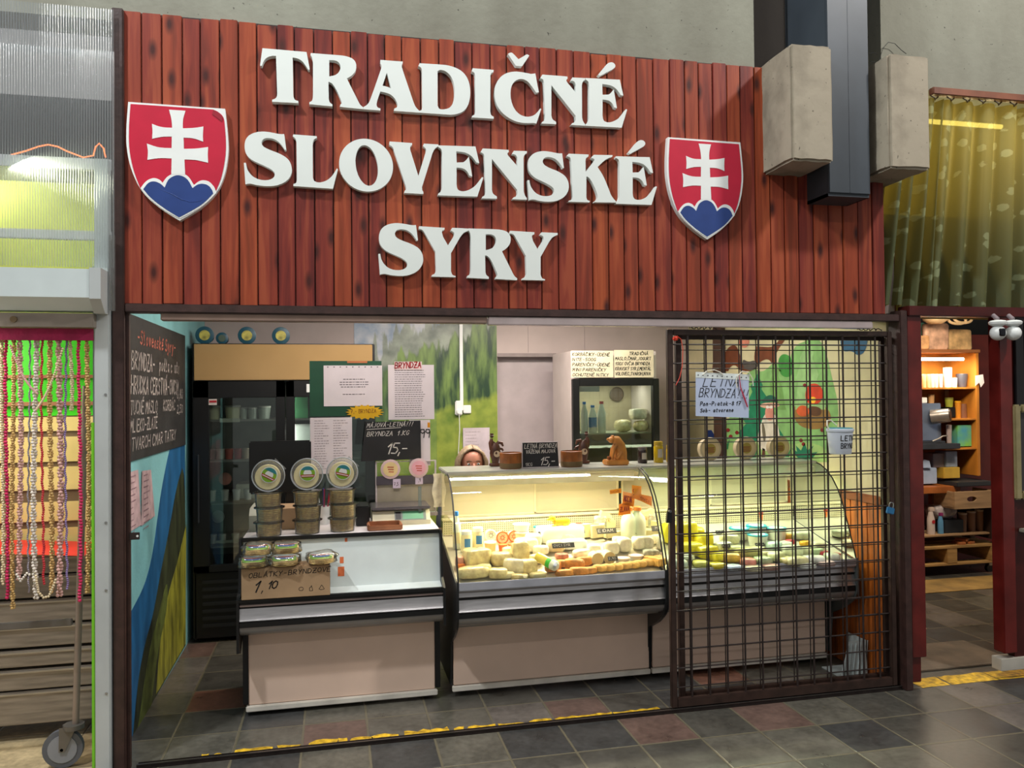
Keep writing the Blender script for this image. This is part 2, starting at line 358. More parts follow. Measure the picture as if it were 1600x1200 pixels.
def concrete_mat(name, c1, c2, rough=.85, mark='4c4a42', sc2=22, w2=.4):
    m, nt, b = newmat(name)
    tc = N(nt, 'ShaderNodeTexCoord')
    mp = N(nt, 'ShaderNodeMapping'); mp.inputs['Scale'].default_value = (1.6, 1.6, .5); nt.links.new(tc.outputs['Object'], mp.inputs[0])
    n1 = N(nt, 'ShaderNodeTexNoise'); n1.inputs['Scale'].default_value = 1.6; n1.inputs['Detail'].default_value = 8; nt.links.new(mp.outputs[0], n1.inputs['Vector'])
    n2 = N(nt, 'ShaderNodeTexNoise'); n2.inputs['Scale'].default_value = sc2; n2.inputs['Detail'].default_value = 8; nt.links.new(tc.outputs['Object'], n2.inputs['Vector'])
    mx = N(nt, 'ShaderNodeMix', data_type='RGBA'); mx.inputs['A'].default_value = srgb(c1); mx.inputs['B'].default_value = srgb(c2)
    ma = N(nt, 'ShaderNodeMath', operation='MULTIPLY_ADD'); ma.inputs[1].default_value = w2; nt.links.new(n2.outputs[0], ma.inputs[0]); 
    mr = N(nt, 'ShaderNodeMapRange'); mr.inputs[1].default_value = .3; mr.inputs[2].default_value = .7; mr.inputs[3].default_value = -.2; mr.inputs[4].default_value = .8
    nt.links.new(n1.outputs[0], mr.inputs[0]); nt.links.new(mr.outputs[0], ma.inputs[2]); nt.links.new(ma.outputs[0], mx.inputs['Factor'])
    n3 = N(nt, 'ShaderNodeTexNoise'); n3.inputs['Scale'].default_value = 46; n3.inputs['Detail'].default_value = 2; nt.links.new(tc.outputs['Object'], n3.inputs['Vector'])
    m3 = N(nt, 'ShaderNodeMapRange'); m3.inputs[1].default_value = .70; m3.inputs[2].default_value = .76; nt.links.new(n3.outputs[0], m3.inputs[0])
    mk = N(nt, 'ShaderNodeMix', data_type='RGBA'); nt.links.new(m3.outputs[0], mk.inputs['Factor']); nt.links.new(mx.outputs['Result'], mk.inputs['A']); mk.inputs['B'].default_value = srgb(mark)
    nt.links.new(mk.outputs['Result'], b.inputs['Base Color']); b.inputs['Roughness'].default_value = rough
    bp = N(nt, 'ShaderNodeBump'); bp.inputs['Strength'].default_value = .5; bp.inputs['Distance'].default_value = .006
    nt.links.new(n2.outputs[0], bp.inputs['Height']); nt.links.new(bp.outputs[0], b.inputs['Normal'])
    return m
def tile_mat(name, cols, grout, size, ox, oy, rough=.3, gw=.022, stains=True):
    """square tiles laid on the floor grid, each of its own tint"""
    m, nt, b = newmat(name)
    tc = N(nt, 'ShaderNodeTexCoord')
    mp = N(nt, 'ShaderNodeMapping'); mp.inputs['Scale'].default_value = (1/size, 1/size, 1); mp.inputs['Location'].default_value = (-ox/size, -oy/size, 0)
    nt.links.new(tc.outputs['Object'], mp.inputs[0])
    fl = N(nt, 'ShaderNodeVectorMath', operation='FLOOR'); nt.links.new(mp.outputs[0], fl.inputs[0])
    fr = N(nt, 'ShaderNodeVectorMath', operation='FRACTION'); nt.links.new(mp.outputs[0], fr.inputs[0])
    wn = N(nt, 'ShaderNodeTexWhiteNoise', noise_dimensions='2D'); nt.links.new(fl.outputs[0], wn.inputs['Vector'])
    cr = N(nt, 'ShaderNodeValToRGB'); cr.color_ramp.interpolation = 'CONSTANT'; el = cr.color_ramp.elements
    el[0].position = 0; el[0].color = srgb(cols[0][1]); el[1].position = cols[1][0]; el[1].color = srgb(cols[1][1])
    for p_, c_ in cols[2:]: k = el.new(p_); k.color = srgb(c_)
    nt.links.new(wn.outputs['Value'], cr.inputs[0])
    n1 = N(nt, 'ShaderNodeTexNoise'); n1.inputs['Scale'].default_value = 5; n1.inputs['Detail'].default_value = 8; n1.inputs['Roughness'].default_value = .65; nt.links.new(tc.outputs['Object'], n1.inputs['Vector'])
    mr = N(nt, 'ShaderNodeMapRange'); mr.inputs[1].default_value = .3; mr.inputs[2].default_value = .7; mr.inputs[3].default_value = .42; mr.inputs[4].default_value = 1.42
    n4 = N(nt, 'ShaderNodeTexNoise'); n4.inputs['Scale'].default_value = 34; n4.inputs['Detail'].default_value = 6; nt.links.new(tc.outputs['Object'], n4.inputs['Vector'])
    m4 = N(nt, 'ShaderNodeMix', data_type='FLOAT'); m4.inputs['Factor'].default_value = .38; nt.links.new(n1.outputs[0], m4.inputs['A']); nt.links.new(n4.outputs[0], m4.inputs['B']); nt.links.new(m4.outputs['Result'], mr.inputs[0])
    mu = N(nt, 'ShaderNodeVectorMath', operation='SCALE'); nt.links.new(cr.outputs[0], mu.inputs[0]); nt.links.new(mr.outputs[0], mu.inputs[3])
    sp = N(nt, 'ShaderNodeSeparateXYZ'); nt.links.new(fr.outputs[0], sp.inputs[0])
    def edge(o):
        a = N(nt, 'ShaderNodeMath', operation='SUBTRACT'); a.inputs[1].default_value = .5; nt.links.new(o, a.inputs[0])
        c_ = N(nt, 'ShaderNodeMath', operation='ABSOLUTE'); nt.links.new(a.outputs[0], c_.inputs[0]); return c_.outputs[0]
    mxx = N(nt, 'ShaderNodeMath', operation='MAXIMUM'); nt.links.new(edge(sp.outputs[0]), mxx.inputs[0]); nt.links.new(edge(sp.outputs[1]), mxx.inputs[1])
    nj = N(nt, 'ShaderNodeTexNoise'); nj.inputs['Scale'].default_value = 18; nt.links.new(tc.outputs['Object'], nj.inputs['Vector'])
    ja = N(nt, 'ShaderNodeMath', operation='MULTIPLY_ADD'); ja.inputs[1].default_value = .018; nt.links.new(nj.outputs[0], ja.inputs[0]); nt.links.new(mxx.outputs[0], ja.inputs[2])
    ge = N(nt, 'ShaderNodeMapRange'); ge.inputs[1].default_value = .5-gw+.009-.006; ge.inputs[2].default_value = .5-gw+.009+.006; nt.links.new(ja.outputs[0], ge.inputs[0])
    mg = N(nt, 'ShaderNodeMix', data_type='RGBA'); nt.links.new(ge.outputs[0], mg.inputs['Factor']); nt.links.new(mu.outputs[0], mg.inputs['A']); mg.inputs['B'].default_value = srgb(grout)
    nt.links.new(mg.outputs['Result'], b.inputs['Base Color'])
    rr = N(nt, 'ShaderNodeMapRange'); rr.inputs[3].default_value = rough*.75; rr.inputs[4].default_value = min(1, rough*1.5); nt.links.new(n1.outputs[0], rr.inputs[0]); nt.links.new(rr.outputs[0], b.inputs['Roughness'])
    iv = N(nt, 'ShaderNodeMath', operation='MULTIPLY_ADD'); iv.inputs[1].default_value = -1; nt.links.new(ge.outputs[0], iv.inputs[0]); 
    sc_ = N(nt, 'ShaderNodeMath', operation='MULTIPLY'); sc_.inputs[1].default_value = .5; nt.links.new(n1.outputs[0], sc_.inputs[0]); nt.links.new(sc_.outputs[0], iv.inputs[2])
    bp = N(nt, 'ShaderNodeBump'); bp.inputs['Strength'].default_value = .5; bp.inputs['Distance'].default_value = .004
    nt.links.new(iv.outputs[0], bp.inputs['Height']); nt.links.new(bp.outputs[0], b.inputs['Normal'])
    return m

steel = mat('brown_steel', '3a2622', .45, 0.0, .12, 20, bump=.1)
darksteel = mat('dark_brown_steel', '2c2120', .42, 0.0, .12, 20)
white = mat('white_gloss', 'e6eae8', .35, 0, .02)
paper = mat('paper', 'd9cfd2', .8, 0, .02)
black = mat('black_plastic', '15171a', .4, 0, .1)
ink = mat('black_ink', '161616', .6, 0, .02)
chrome = mat('brushed_aluminium', 'b9b7b8', .28, .85, .05, 30, stretch=(.3, 3, 3))
tankmetal = mat('stainless', 'a8a6a4', .3, .8, .05, 20)

# ------------------------------------------------------------------ floor
hall_tile = tile_mat('slate_tiles', [(0,'4a4842'),(.30,'5c5950'),(.55,'3f3f3e'),(.74,'7c5646'),(.80,'66605a'),(.93,'66524a')], '66604f', .3045, .7525, 0.0, .27, gw=.018)
struct('floor', MB().add([(-1.0,-6,0),(7.5,-6,0),(7.5,4.0,0),(-1.0,4.0,0)], [(0,1,2,3)]), hall_tile)
beige = tile_mat('beige_stall_tiles', [(0,'b8a27c'),(.35,'c4b08a'),(.7,'a8906c')], '7d6c52', .42, -1.2, .08, .35, gw=.010)
struct('floor_left', MB().add([(-4,-6,0),(-1.0,-6,0),(-1.0,2.2,0),(-4,2.2,0)], [(0,1,2,3)]), beige)
# yellow line worn off the tiles
ym = mat('worn_yellow_paint', 'd6a520', .55, 0, .25, 30, bump=.2)
yl = MB(); rnd = random.Random(4)
def paint(mb, x0, x1, y0, y1, rag=.5, z=.0015):
    n = max(4, int((x1-x0)/.03)); top = []; bot = []
    for i in range(n+1):
        x = x0+(x1-x0)*i/n; w = (y1-y0)
        bot.append(Vector((x+rnd.uniform(-.006,.006), y0+w*rag*.3*rnd.random(), z))); top.append(Vector((x+rnd.uniform(-.006,.006), y1-w*rag*rnd.random()*(1.3 if i in (0,n) else 1), z)))
    for i in range(n): mb.quad(bot[i], bot[i+1], top[i+1], top[i])
for a, b, w in [(-.60,-.575,.02),(-.55,-.52,.015),(-.46,-.29,.035),(-.27,-.17,.035),(-.13,.0,.05),(.01,.05,.05),(.06,.16,.035),(.16,.28,.06),(.31,.53,.05),(.55,.60,.035),(.62,.76,.035),(.77,.90,.022),(.93,1.04,.03),(1.06,1.36,.032),(1.37,1.62,.03)]:
    paint(yl, a, b, .058, .065+w)
struct('trim_1', yl, ym)
y2 = MB()
for a, b in [(3.12,3.30),(3.31,3.61),(3.62,3.92),(3.93,4.22),(4.23,4.6)]: paint(y2, a, b, -.012, .125, .12)
struct('trim_2', y2, ym)
# plywood mat in the doorway of the next stall
o = MB().rbox(3.16, 3.95, .20, .62, .001, .010, .003).build('doormat', mat('worn_mat', '6f6252', .7, 0, .18, 5, bump=.3))
tag(o, 'flat worn grey-brown mat lying in the doorway on the right', 'mat')

# ------------------------------------------------------------------ hall walls
conc = concrete_mat('wall_concrete', '8f9082', '78776a')
struct('wall_front', MB().box(-4, 2.18, .025, .20, 3.30, 4.6).box(2.95, 7.5, .025, .20, 3.30, 4.6), conc)
dk = concrete_mat('recess_concrete', '6a625c', '5c5651')
struct('wall_recess', MB().box(2.18, 2.95, .20, .30, 2.05, 4.6).box(2.12,2.18,.0251,.2,3.30,4.59), dk)
# planks of the sign board
pk = MB(); cols = []; x = -.908; rnd = random.Random(11)
while x < 2.90:
    w = .0815+rnd.uniform(-.006, .010); x1 = min(x+w-.0045, 2.925); off = rnd.uniform(0, .006); top = 3.33+rnd.uniform(-.006, .006)
    n0 = len(pk.f); pk.rbox(x, x1, -.004-off, .018, 2.035+rnd.uniform(0,.006), top, .003)
    c_ = (rnd.random(), rnd.random(), rnd.random(), 1); cols += [c_]*(len(pk.f)-n0)
    x += w
pb = struct('wall_cladding', pk, plank_mat(), smooth=False)
ca = pb.data.color_attributes.new('plank', 'FLOAT_COLOR', 'CORNER')
li = 0
for f in pb.data.polygons:
    for l in f.loop_indices: ca.data[l].color = cols[f.index]
struct('trim_3', MB().box(-.91, 2.93, .018, .024, 2.03, 3.34), mat('cladding_backing', '2a1512', .7))

# steel frame of the shop front
fr = MB().rbox(-.945, -.897, -.03, .04, 0, 3.335, .004).rbox(3.0, 3.045, -.03, .07, 0, 2.06, .004).rbox(-.895, 3.0, -.025, .05, 2.0, 2.038, .004)
fr.rbox(-.897, -.884, .0, .03, 0, 2.0, .003)
struct('trim_4', fr, steel)
tr = MB().box(-.86, 3.0, -.005, .05, 0, .005).box(-.86, 3.0, .002, .012, .005, .016).box(-.86, 3.0, .038, .045, .005, .010)
struct('trim_5', tr, mat('track_steel', '2e2725', .3, .5, .1, 20))
struct('trim_6', MB().box(-.86, 3.0, .0015, .0125, .0162, .0175), mat('worn_edge', '8c8580', .25, .9))
# pale running rail under the beam: a brown length and a bright length
g = MB().rbox(-.752, .72, -.012, .035, 1.966, 1.999, .004)
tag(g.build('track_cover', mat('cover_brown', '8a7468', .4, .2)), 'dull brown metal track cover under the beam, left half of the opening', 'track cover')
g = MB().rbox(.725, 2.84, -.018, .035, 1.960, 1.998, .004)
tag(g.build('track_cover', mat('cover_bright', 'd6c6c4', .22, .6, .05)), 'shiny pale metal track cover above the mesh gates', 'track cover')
g = MB().rbox(.55, 1.10, -.016, .036, 1.9985, 2.0, .0005)

# ------------------------------------------------------------------ shop shell
lw = mat('mural_teal', '80bcc0', .5, 0, .05, 5, bump=.15)
struct('wall_left', MB().box(-1.0, -.962, .062, 2.8, 0, 2.5), lw)
def onX(pts, X, dx=0): return [at(p[0], p[1], X=X)+Vector((dx, 0, 0)) for p in pts]
# painted landscape on the left wall: water blue slope, dark wood, ochre meadow (each a flat area of paint)
def area_paint(name, yz, X, m_, th=.0006, parent=None, kind=True):
    L = [Vector((X, y, z)) for y, z in smoothloop(yz, 2)]
    return struct(name, MB().plate([L], (-th if X < 0 else th, 0, 0)), m_)
def yz(pts, X): return [(lambda P: (P.y, P.z)+((1,) if len(p) > 2 else ()))(at(p[0], p[1], X=X)) for p in pts]
blue = mat('mural_blue', '1f5d8c', .5, 0, .14, 9, stretch=(1, 1, .4)); area_paint('wall_left_mural', yz([(289,660),(268,690),(261,720),(253,760,1),(246,810,1),(238,870,1),(226,915,1),(208,950,1),(194,975),(194,1150),(205,1155),(212,1143),(290,1008)], -.9615), -.9615, blue)
dkg = mat('mural_dark_green', '2f3620', .55, 0, .3, 12, stretch=(1, 1, .3)); area_paint('wall_left_mural', yz([(290,715,1),(276,760,1),(266,820,1),(250,900,1),(240,960,1),(228,1000,1),(216,1060,1),(208,1150),(290,1008)], -.9605), -.9605, dkg)
och = mat('mural_ochre', '8a8a2c', .55, 0, .25, 14, stretch=(1, 1, .3)); area_paint('wall_left_mural', yz([(291,820),(284,850,1),(277,880,1),(262,930,1),(250,1000,1),(244,1085),(290,1006)], -.9598), -.9598, och)
olv = mat('mural_olive', '54602a', .55, 0, .2, 14); area_paint('wall_left_mural', yz([(262,900,1),(248,960,1),(232,1020,1),(214,1150),(236,1108),(246,1020,1),(262,950,1)], -.9594), -.9594, olv)
struct('wall_right', MB().box(2.992, 3.03, .075, 2.8, 0, 2.5), mat('mural_cream', 'cdc49c', .6, 0, .05, 4, bump=.3, bscale=14))
# back wall with recess and lintel
bw = mat('back_wall_pinkgrey', 'b7a9a4', .6, 0, .04, 3)
w = MB().box(-1.0, 1.30, 2.60, 2.66, 0, 2.5).box(1.30, 3.03, 2.60, 2.66, 1.965, 2.5).box(1.80, 3.03, 2.60, 2.66, 0, 1.965)
struct('wall_back', w, bw)
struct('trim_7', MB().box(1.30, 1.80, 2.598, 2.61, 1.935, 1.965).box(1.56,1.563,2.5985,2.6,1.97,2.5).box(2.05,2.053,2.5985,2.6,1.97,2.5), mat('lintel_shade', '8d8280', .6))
struct('door_1', MB().box(1.30, 1.80, 2.70, 2.73, 0, 1.965), mat('pale_door', 'b3a9aa', .5, 0, .03))
struct('ceiling', MB().box(-1.0, 3.03, .06, 2.8, 2.5, 2.54), mat('shop_ceiling', 'a09890', .8))
struct('wall_front_inner', MB().box(-1.0, 3.03, .052, .06, 2.05, 2.5), mat('inner_lintel', '7c7068', .8))
struct('trim_8', MB().rbox(2.955, 2.99, 1.93, 2.08, 1.03, 2.5, .003), mat('brown_post', '4a3328', .6))
# photo wallpaper of a mountain meadow on the back wall
def meadow():
    m, nt, b = newmat('meadow_print')
    tc = N(nt, 'ShaderNodeTexCoord'); sp = N(nt, 'ShaderNodeSeparateXYZ'); nt.links.new(tc.outputs['Object'], sp.inputs[0])
    n1 = N(nt, 'ShaderNodeTexNoise'); n1.inputs['Scale'].default_value = 7; n1.inputs['Detail'].default_value = 7; nt.links.new(tc.outputs['Object'], n1.inputs['Vector'])
    mp = N(nt, 'ShaderNodeMapping'); mp.inputs['Scale'].default_value = (16, 1, 3.2); nt.links.new(tc.outputs['Object'], mp.inputs[0])
    n2 = N(nt, 'ShaderNodeTexNoise'); n2.inputs['Scale'].default_value = 1; n2.inputs['Detail'].default_value = 5; nt.links.new(mp.outputs[0], n2.inputs['Vector'])
    # h = z - slope: the wood begins above the meadow edge that climbs to the right
    def lin(a, b_, c_):
        u = N(nt, 'ShaderNodeMath', operation='MULTIPLY_ADD'); u.inputs[1].default_value = a; nt.links.new(sp.outputs[0], u.inputs[0])
        v = N(nt, 'ShaderNodeMath', operation='MULTIPLY_ADD'); v.inputs[1].default_value = b_; nt.links.new(n2.outputs[0], v.inputs[0]); v.inputs[2].default_value = c_
        nt.links.new(v.outputs[0], u.inputs[2])
        s_ = N(nt, 'ShaderNodeMath', operation='SUBTRACT'); nt.links.new(sp.outputs[2], s_.inputs[0]); nt.links.new(u.outputs[0], s_.inputs[1])
        r = N(nt, 'ShaderNodeMapRange'); r.inputs[1].default_value = -.02; r.inputs[2].default_value = .03; nt.links.new(s_.outputs[0], r.inputs[0]); return r.outputs[0]
    grass = N(nt, 'ShaderNodeValToRGB'); e = grass.color_ramp.elements; e[0].position = .3; e[0].color = srgb('5f7a30'); e[1].position = .7; e[1].color = srgb('9aa848'); nt.links.new(n1.outputs[0], grass.inputs[0])
    wood = N(nt, 'ShaderNodeValToRGB'); e = wood.color_ramp.elements; e[0].position = .38; e[0].color = srgb('24402c'); e[1].position = .68; e[1].color = srgb('7d9a50'); nt.links.new(n2.outputs[0], wood.inputs[0])
    far = N(nt, 'ShaderNodeValToRGB'); e = far.color_ramp.elements; e[0].position = .35; e[0].color = srgb('5e6a60'); e[1].position = .65; e[1].color = srgb('9aa596'); nt.links.new(n1.outputs[0], far.inputs[0])
    sky = N(nt, 'ShaderNodeValToRGB'); e = sky.color_ramp.elements; e[0].position = .4; e[0].color = srgb('8398b0'); e[1].position = .65; e[1].color = srgb('c3c8cc'); nt.links.new(n1.outputs[0], sky.inputs[0])
    cur = grass.outputs[0]
    for src, f in ((wood, lin(.25, .12, 1.24)), (far, lin(.50, .6, 1.32)), (sky, lin(.42, .7, 1.55))):
        mx = N(nt, 'ShaderNodeMix', data_type='RGBA'); nt.links.new(f, mx.inputs['Factor']); nt.links.new(cur, mx.inputs['A']); nt.links.new(src.outputs[0], mx.inputs['B']); cur = mx.outputs['Result']
    nt.links.new(cur, b.inputs['Base Color']); b.inputs['Roughness'].default_value = .35
    return m
struct('wall_back_mural', MB().box(.15, 1.296, 2.596, 2.5995, .5, 2.5), meadow())
struct('trim_9', MB().rbox(.985, 1.012, 2.575, 2.596, 1.50, 2.5, .003), white)

# ------------------------------------------------------------------ mural shapes on the right wall
def rp(name, px, col, lift=.0, X=2.992):
    x = X-.0008-lift; L = [Vector((x, a, b)) for a, b in smoothloop(yz(px, X), 2)]
    return struct('wall_right_mural', MB().plate([L], (.0006, 0, 0)), mat('mural_'+name, col, .6, 0, .08, 12))
rp('pale_green', [(1128,722),(1126,670,1),(1150,640,1),(1160,600,1),(1175,570,1),(1190,585,1),(1215,560,1),(1225,590,1),(1240,540,1),(1262,532,1),(1275,524,1),(1290,545,1),(1300,590,1),(1312,640,1),(1306,680,1),(1290,720)], '7fae68')
rp('mid_green', [(1152,700),(1158,684),(1154,676),(1166,662),(1160,654),(1172,640),(1167,630),(1176,612),(1173,604),(1184,584),(1192,602),(1190,608),(1204,628),(1201,634),(1214,652),(1211,660),(1224,680),(1222,700)], '1f7a55', .001)
rp('bright_green', [(1215,565,1),(1222,552,1),(1236,556,1),(1240,575,1),(1236,590,1),(1220,588,1)], '3d8a3a', .001)
rp('horse_body', [(1113,578),(1115,560,1),(1130,558,1),(1138,542,1),(1150,538,1),(1156,552,1),(1160,570,1),(1175,580),(1158,580),(1150,570,1),(1142,572,1),(1138,580),(1113,580)], '6e3a20', .001)
rp('horse_neck', [(1181,541),(1205,543,1),(1212,538),(1222,526),(1228,530),(1216,546,1),(1210,560,1),(1213,574,1),(1222,580),(1212,580),(1207,568,1),(1200,560,1),(1188,565,1),(1182,574),(1178,560,1)], '6e3a20', .001)
rp('rider_face', [(1154,528,1),(1160,523,1),(1170,526,1),(1172,536,1),(1165,545,1),(1156,540,1)], 'd98a72', .002)
rp('rider_vest', [(1160,560,1),(1170,566,1),(1180,562,1),(1186,572,1),(1176,580,1),(1162,576,1)], '55504a', .002)
rp('blue_bird', [(1313,528,1),(1330,522,1),(1345,524),(1357,522),(1355,540,1),(1350,552,1),(1340,556,1),(1332,548,1),(1318,550,1),(1314,540,1)], '1c5a80', .001)
rp('blue_leaf', [(1234,524,1),(1250,520,1),(1272,520),(1268,530,1),(1256,526,1),(1242,531,1)], '1c6a80', .001)
rp('sheep_body', [(1186,700,1),(1184,680,1),(1190,660,1),(1196,645,1),(1212,645,1),(1216,665,1),(1220,685,1),(1212,700,1),(1198,706,1)], 'd6d0bc', .002)
rp('sheep_face', [(1196,640,1),(1200,635,1),(1210,636,1),(1211,650,1),(1206,658,1),(1197,655,1)], 'd28c78', .003)
rp('sheep_ears', [(1186,634,1),(1194,629,1),(1216,629,1),(1220,634,1),(1212,637,1),(1194,638,1)], 'caa088', .0025)
rp('sheep_legs', [(1192,700),(1196,702),(1196,722),(1190,722)], '5a3a28', .002)
rp('sheep_vest_left', [(1190,662,1),(1194,660,1),(1198,684,1),(1194,694,1)], '6b6450', .003)
rp('sheep_vest_right', [(1209,660,1),(1213,662,1),(1216,684,1),(1212,690,1)], '6b6450', .003)
rp('basket', [(1236,640,1),(1250,630,1),(1262,636,1),(1280,630,1),(1296,640,1),(1300,656,1),(1292,668,1),(1268,672,1),(1246,664,1)], '8a6a34', .001)
rp('basket_dark', [(1262,634,1),(1284,636,1),(1284,650,1),(1266,650,1)], '5a3a20', .002)
rp('red_flower', [(1258,620,1),(1262,602,1),(1274,598,1),(1284,604,1),(1288,618,1),(1280,632,1),(1264,632,1)], 'c63c1c', .003)
rp('flower_heart', [(1266,620,1),(1276,620,1),(1275,630,1),(1268,630,1)], 'e0b02c', .004)
rp('orange_flower', [(1243,642,1),(1252,632,1),(1264,636,1),(1266,648,1),(1252,652,1)], 'cc5a2c', .003)
for i, (x_, y_) in enumerate([(1138,672),(1142,682),(1152,676),(1252,688),(1256,694),(1285,672),(1258,602)]):
    rp('berry', [(x_-4,y_,1),(x_,y_-4,1),(x_+4,y_,1),(x_,y_+4,1)], '7a1c20', .002)
rp('fern', [(1238,700),(1246,706),(1244,696),(1252,704),(1258,692),(1262,704),(1272,696),(1266,708),(1278,706),(1268,718),(1250,718),(1244,712)], '1c6f52', .002)
rp('shadow_figure_blue', [(1104,672),(1112,672),(1122,690),(1124,704),(1106,704)], '1c3a80', .001)
# wood wainscot on the right wall
wn = mat('orange_wainscot', 'a4561c', .45, 0, .22, 6, stretch=(1, 6, .5), bump=.1)
wm = MB(); y = .08
while y < 2.6: wm.rbox(2.968, 2.992, y, y+.148, .0, .985, .004); y += .15
struct('trim_10', wm, wn); struct('trim_11', MB().rbox(2.955, 2.992, .08, 2.6, .985, 1.03, .006), mat('wainscot_rail', '8c4a24', .45, 0, .15, 5))

# ------------------------------------------------------------------ column with concrete blocks
bc = concrete_mat('cast_block', '625b4e', 'a39a88', .9, '4c463c', 13, 1.0)
def rough_block(x0, x1, y0, y1, z0, z1, seed):
    bm = bmesh.new(); bmesh.ops.create_cube(bm, size=1)
    for v in bm.verts: v.co = Vector((x0+(v.co.x+.5)*(x1-x0), y0+(v.co.y+.5)*(y1-y0), z0+(v.co.z+.5)*(z1-z0)))
    bmesh.ops.bevel(bm, geom=bm.edges[:], offset=.012, segments=2, affect='EDGES'); bmesh.ops.subdivide_edges(bm, edges=bm.edges[:], cuts=5, use_grid_fill=True)
    for v in bm.verts: v.co += Vector((1,1,1))*.005*noise.noise(v.co*16+Vector((seed,0,0))) + Vector((1,.4,-1))*.004*noise.noise(v.co*38+Vector((0,seed,0)))
    bm.verts.index_update(); b = MB().add([v.co.copy() for v in bm.verts], [tuple(v.index for v in f.verts) for f in bm.faces]); bm.free(); return b
o = rough_block(2.205, 2.435, -.28, .10, 2.765, 3.345, 1).build('concrete_block', bc, None, True); tag(o, 'rough concrete block left of the dark steel column', 'concrete block', 'concrete blocks clamped to the column')
o = rough_block(2.757, 2.998, -.28, .10, 2.755, 3.34, 5).build('concrete_block', bc, None, True); tag(o, 'rough concrete block right of the dark steel column', 'concrete block', 'concrete blocks clamped to the column')
cs = mat('blue_grey_steel', '3d454d', .45, .1, .06, 4)
struct('column', MB().rbox(2.462, 2.700, -.20, -.185, 2.635, 5.2, .003).box(2.462,2.700,.16,.18,2.63,5.2).box(2.462,2.472,-.186,.165,2.62,5.2).box(2.69,2.699,-.186,.165,2.62,5.2).box(2.462,2.699,-.19,.17,2.62,2.635).box(2.58,2.584,-.2012,-.198,2.64,5.2), cs)
wi = MB()
p = [at(x, y, Y=.0) for x, y in [(1360,96),(1372,98),(1380,75),(1388,66),(1398,68),(1408,78),(1416,84)]]; wi.tube(p, .0018, 6); p = [at(x, y, Y=.0) for x, y in [(1356,84),(1366,82),(1372,86)]]; wi.tube(p, .0015, 6)
tag(wi.build('wire', ink, None, True), 'thin black wire looping up behind the right concrete block', 'wire')

# ------------------------------------------------------------------ the big letters
G = {}
def glyph(ch, sc, ox, oy, ref, *loops): G[ch] = (sc, ox, oy, ref, loops)
glyph('T',8,400,60,(200,808),[(80,122),(632,170),(672,385),(655,395),(615,330,1),(570,275,1),(520,248,1),(458,238),(465,700),(470,735,1),(485,770,1),(528,782),(528,808),(200,792),(203,765),(240,755,1),(262,725,1),(265,690),(250,218),(190,218,1),(130,240,1),(90,290,1),(75,345,1),(50,342)])
glyph('R',8,400,60,(665,822),[(685,183),(1060,212),(1130,222,1),(1210,250,1),(1255,310,1),(1252,400,1),(1200,465,1),(1135,500),(1280,790),(1305,835,1),(1340,860),(1340,885),(1048,855),(1055,825),(1075,812,1),(1062,770,1),(1010,650,1),(960,570,1),(925,545,1),(905,545),(910,760),(920,800,1),(955,825),(955,850),(665,822),(668,795),(698,785,1),(710,750,1),(712,690),(712,300),(702,235,1),(680,208)],
      [(915,270),(990,272,1),(1040,300,1),(1060,355,1),(1042,420,1),(990,462,1),(915,475)])
glyph('A',8,560,70,(62,805),[(275,188),(555,210),(552,240),(538,255,1),(555,320),(690,720),(715,780,1),(762,825),(762,848),(442,825),(450,795),(480,785,1),(492,750,1),(470,690,1),(420,630,1),(350,598,1),(275,583),(232,700,1),(225,755,1),(240,785,1),(275,795),(275,822),(62,805),(62,778),(110,752,1),(145,700,1),(280,310),(292,265,1),(275,235)],[(355,350),(410,545),(350,520,1),(300,510)])
glyph('D',8,560,70,(762,848),[(765,230),(1010,245),(1150,258,1),(1300,325,1),(1380,440,1),(1404,590,1),(1385,730,1),(1330,825,1),(1230,868,1),(1150,875),(762,848),(762,825),(792,815,1),(800,780),(795,330),(788,285,1),(748,265)],
      [(990,330),(1020,310,1),(1090,325,1),(1160,390,1),(1200,500,1),(1205,620,1),(1192,710,1),(1150,785,1),(1080,808,1),(1010,805,1),(990,760)])
glyph('I',8.889,720,70,(150,1008),[(165,325),(455,348),(455,378),(425,388,1),(412,420),(410,930),(420,980,1),(458,998),(458,1028),(150,1008),(160,985),(195,972,1),(203,930),(200,430),(190,385,1),(150,365)])
glyph('C',8.889,720,70,(465,1085),[(1035,397),(1085,660),(1048,665),(990,580,1),(930,505,1),(855,470,1),(775,485,1),(715,540,1),(688,640,1),(695,770,1),(745,900,1),(830,980,1),(930,1005,1),(1020,980,1),(1070,930,1),(1105,880),(1118,892),(1050,1095),(1010,1085),(950,1088,1),(850,1085,1),(730,1055,1),(590,965,1),(495,840,1),(462,680,1),(490,520,1),(590,405,1),(730,368,1),(850,378,1),(975,405)])
glyph('N',10,840,90,(62,1030),[(75,265),(465,295),(470,325),(442,350,1),(465,390),(600,550),(598,420),(575,368,1),(520,360),(545,310),(742,320),(742,350),(705,370,1),(692,430),(695,930),(708,995,1),(742,1040),(742,1065),(520,1052),(540,1025),(582,1010,1),(600,970),(595,910),(215,430),(215,900),(228,965,1),(290,1005),(290,1040),(62,1030),(75,1000),(108,988,1),(118,940),(100,400),(92,345,1),(42,320)])
glyph('E',10,840,90,(750,1065),[(750,318),(1285,345),(1340,595),(1300,585),(1240,495,1),(1150,430,1),(1010,412),(1015,580),(1110,578),(1150,550,1),(1190,495),(1240,790),(1200,780),(1170,715,1),(1110,665,1),(1015,655),(1015,900),(1025,985,1),(1090,1015,1),(1170,1005,1),(1270,950,1),(1340,860,1),(1380,805),(1400,812),(1315,1095),(750,1065),(752,1040),(790,1010,1),(805,960),(805,420),(795,370,1),(750,345)])
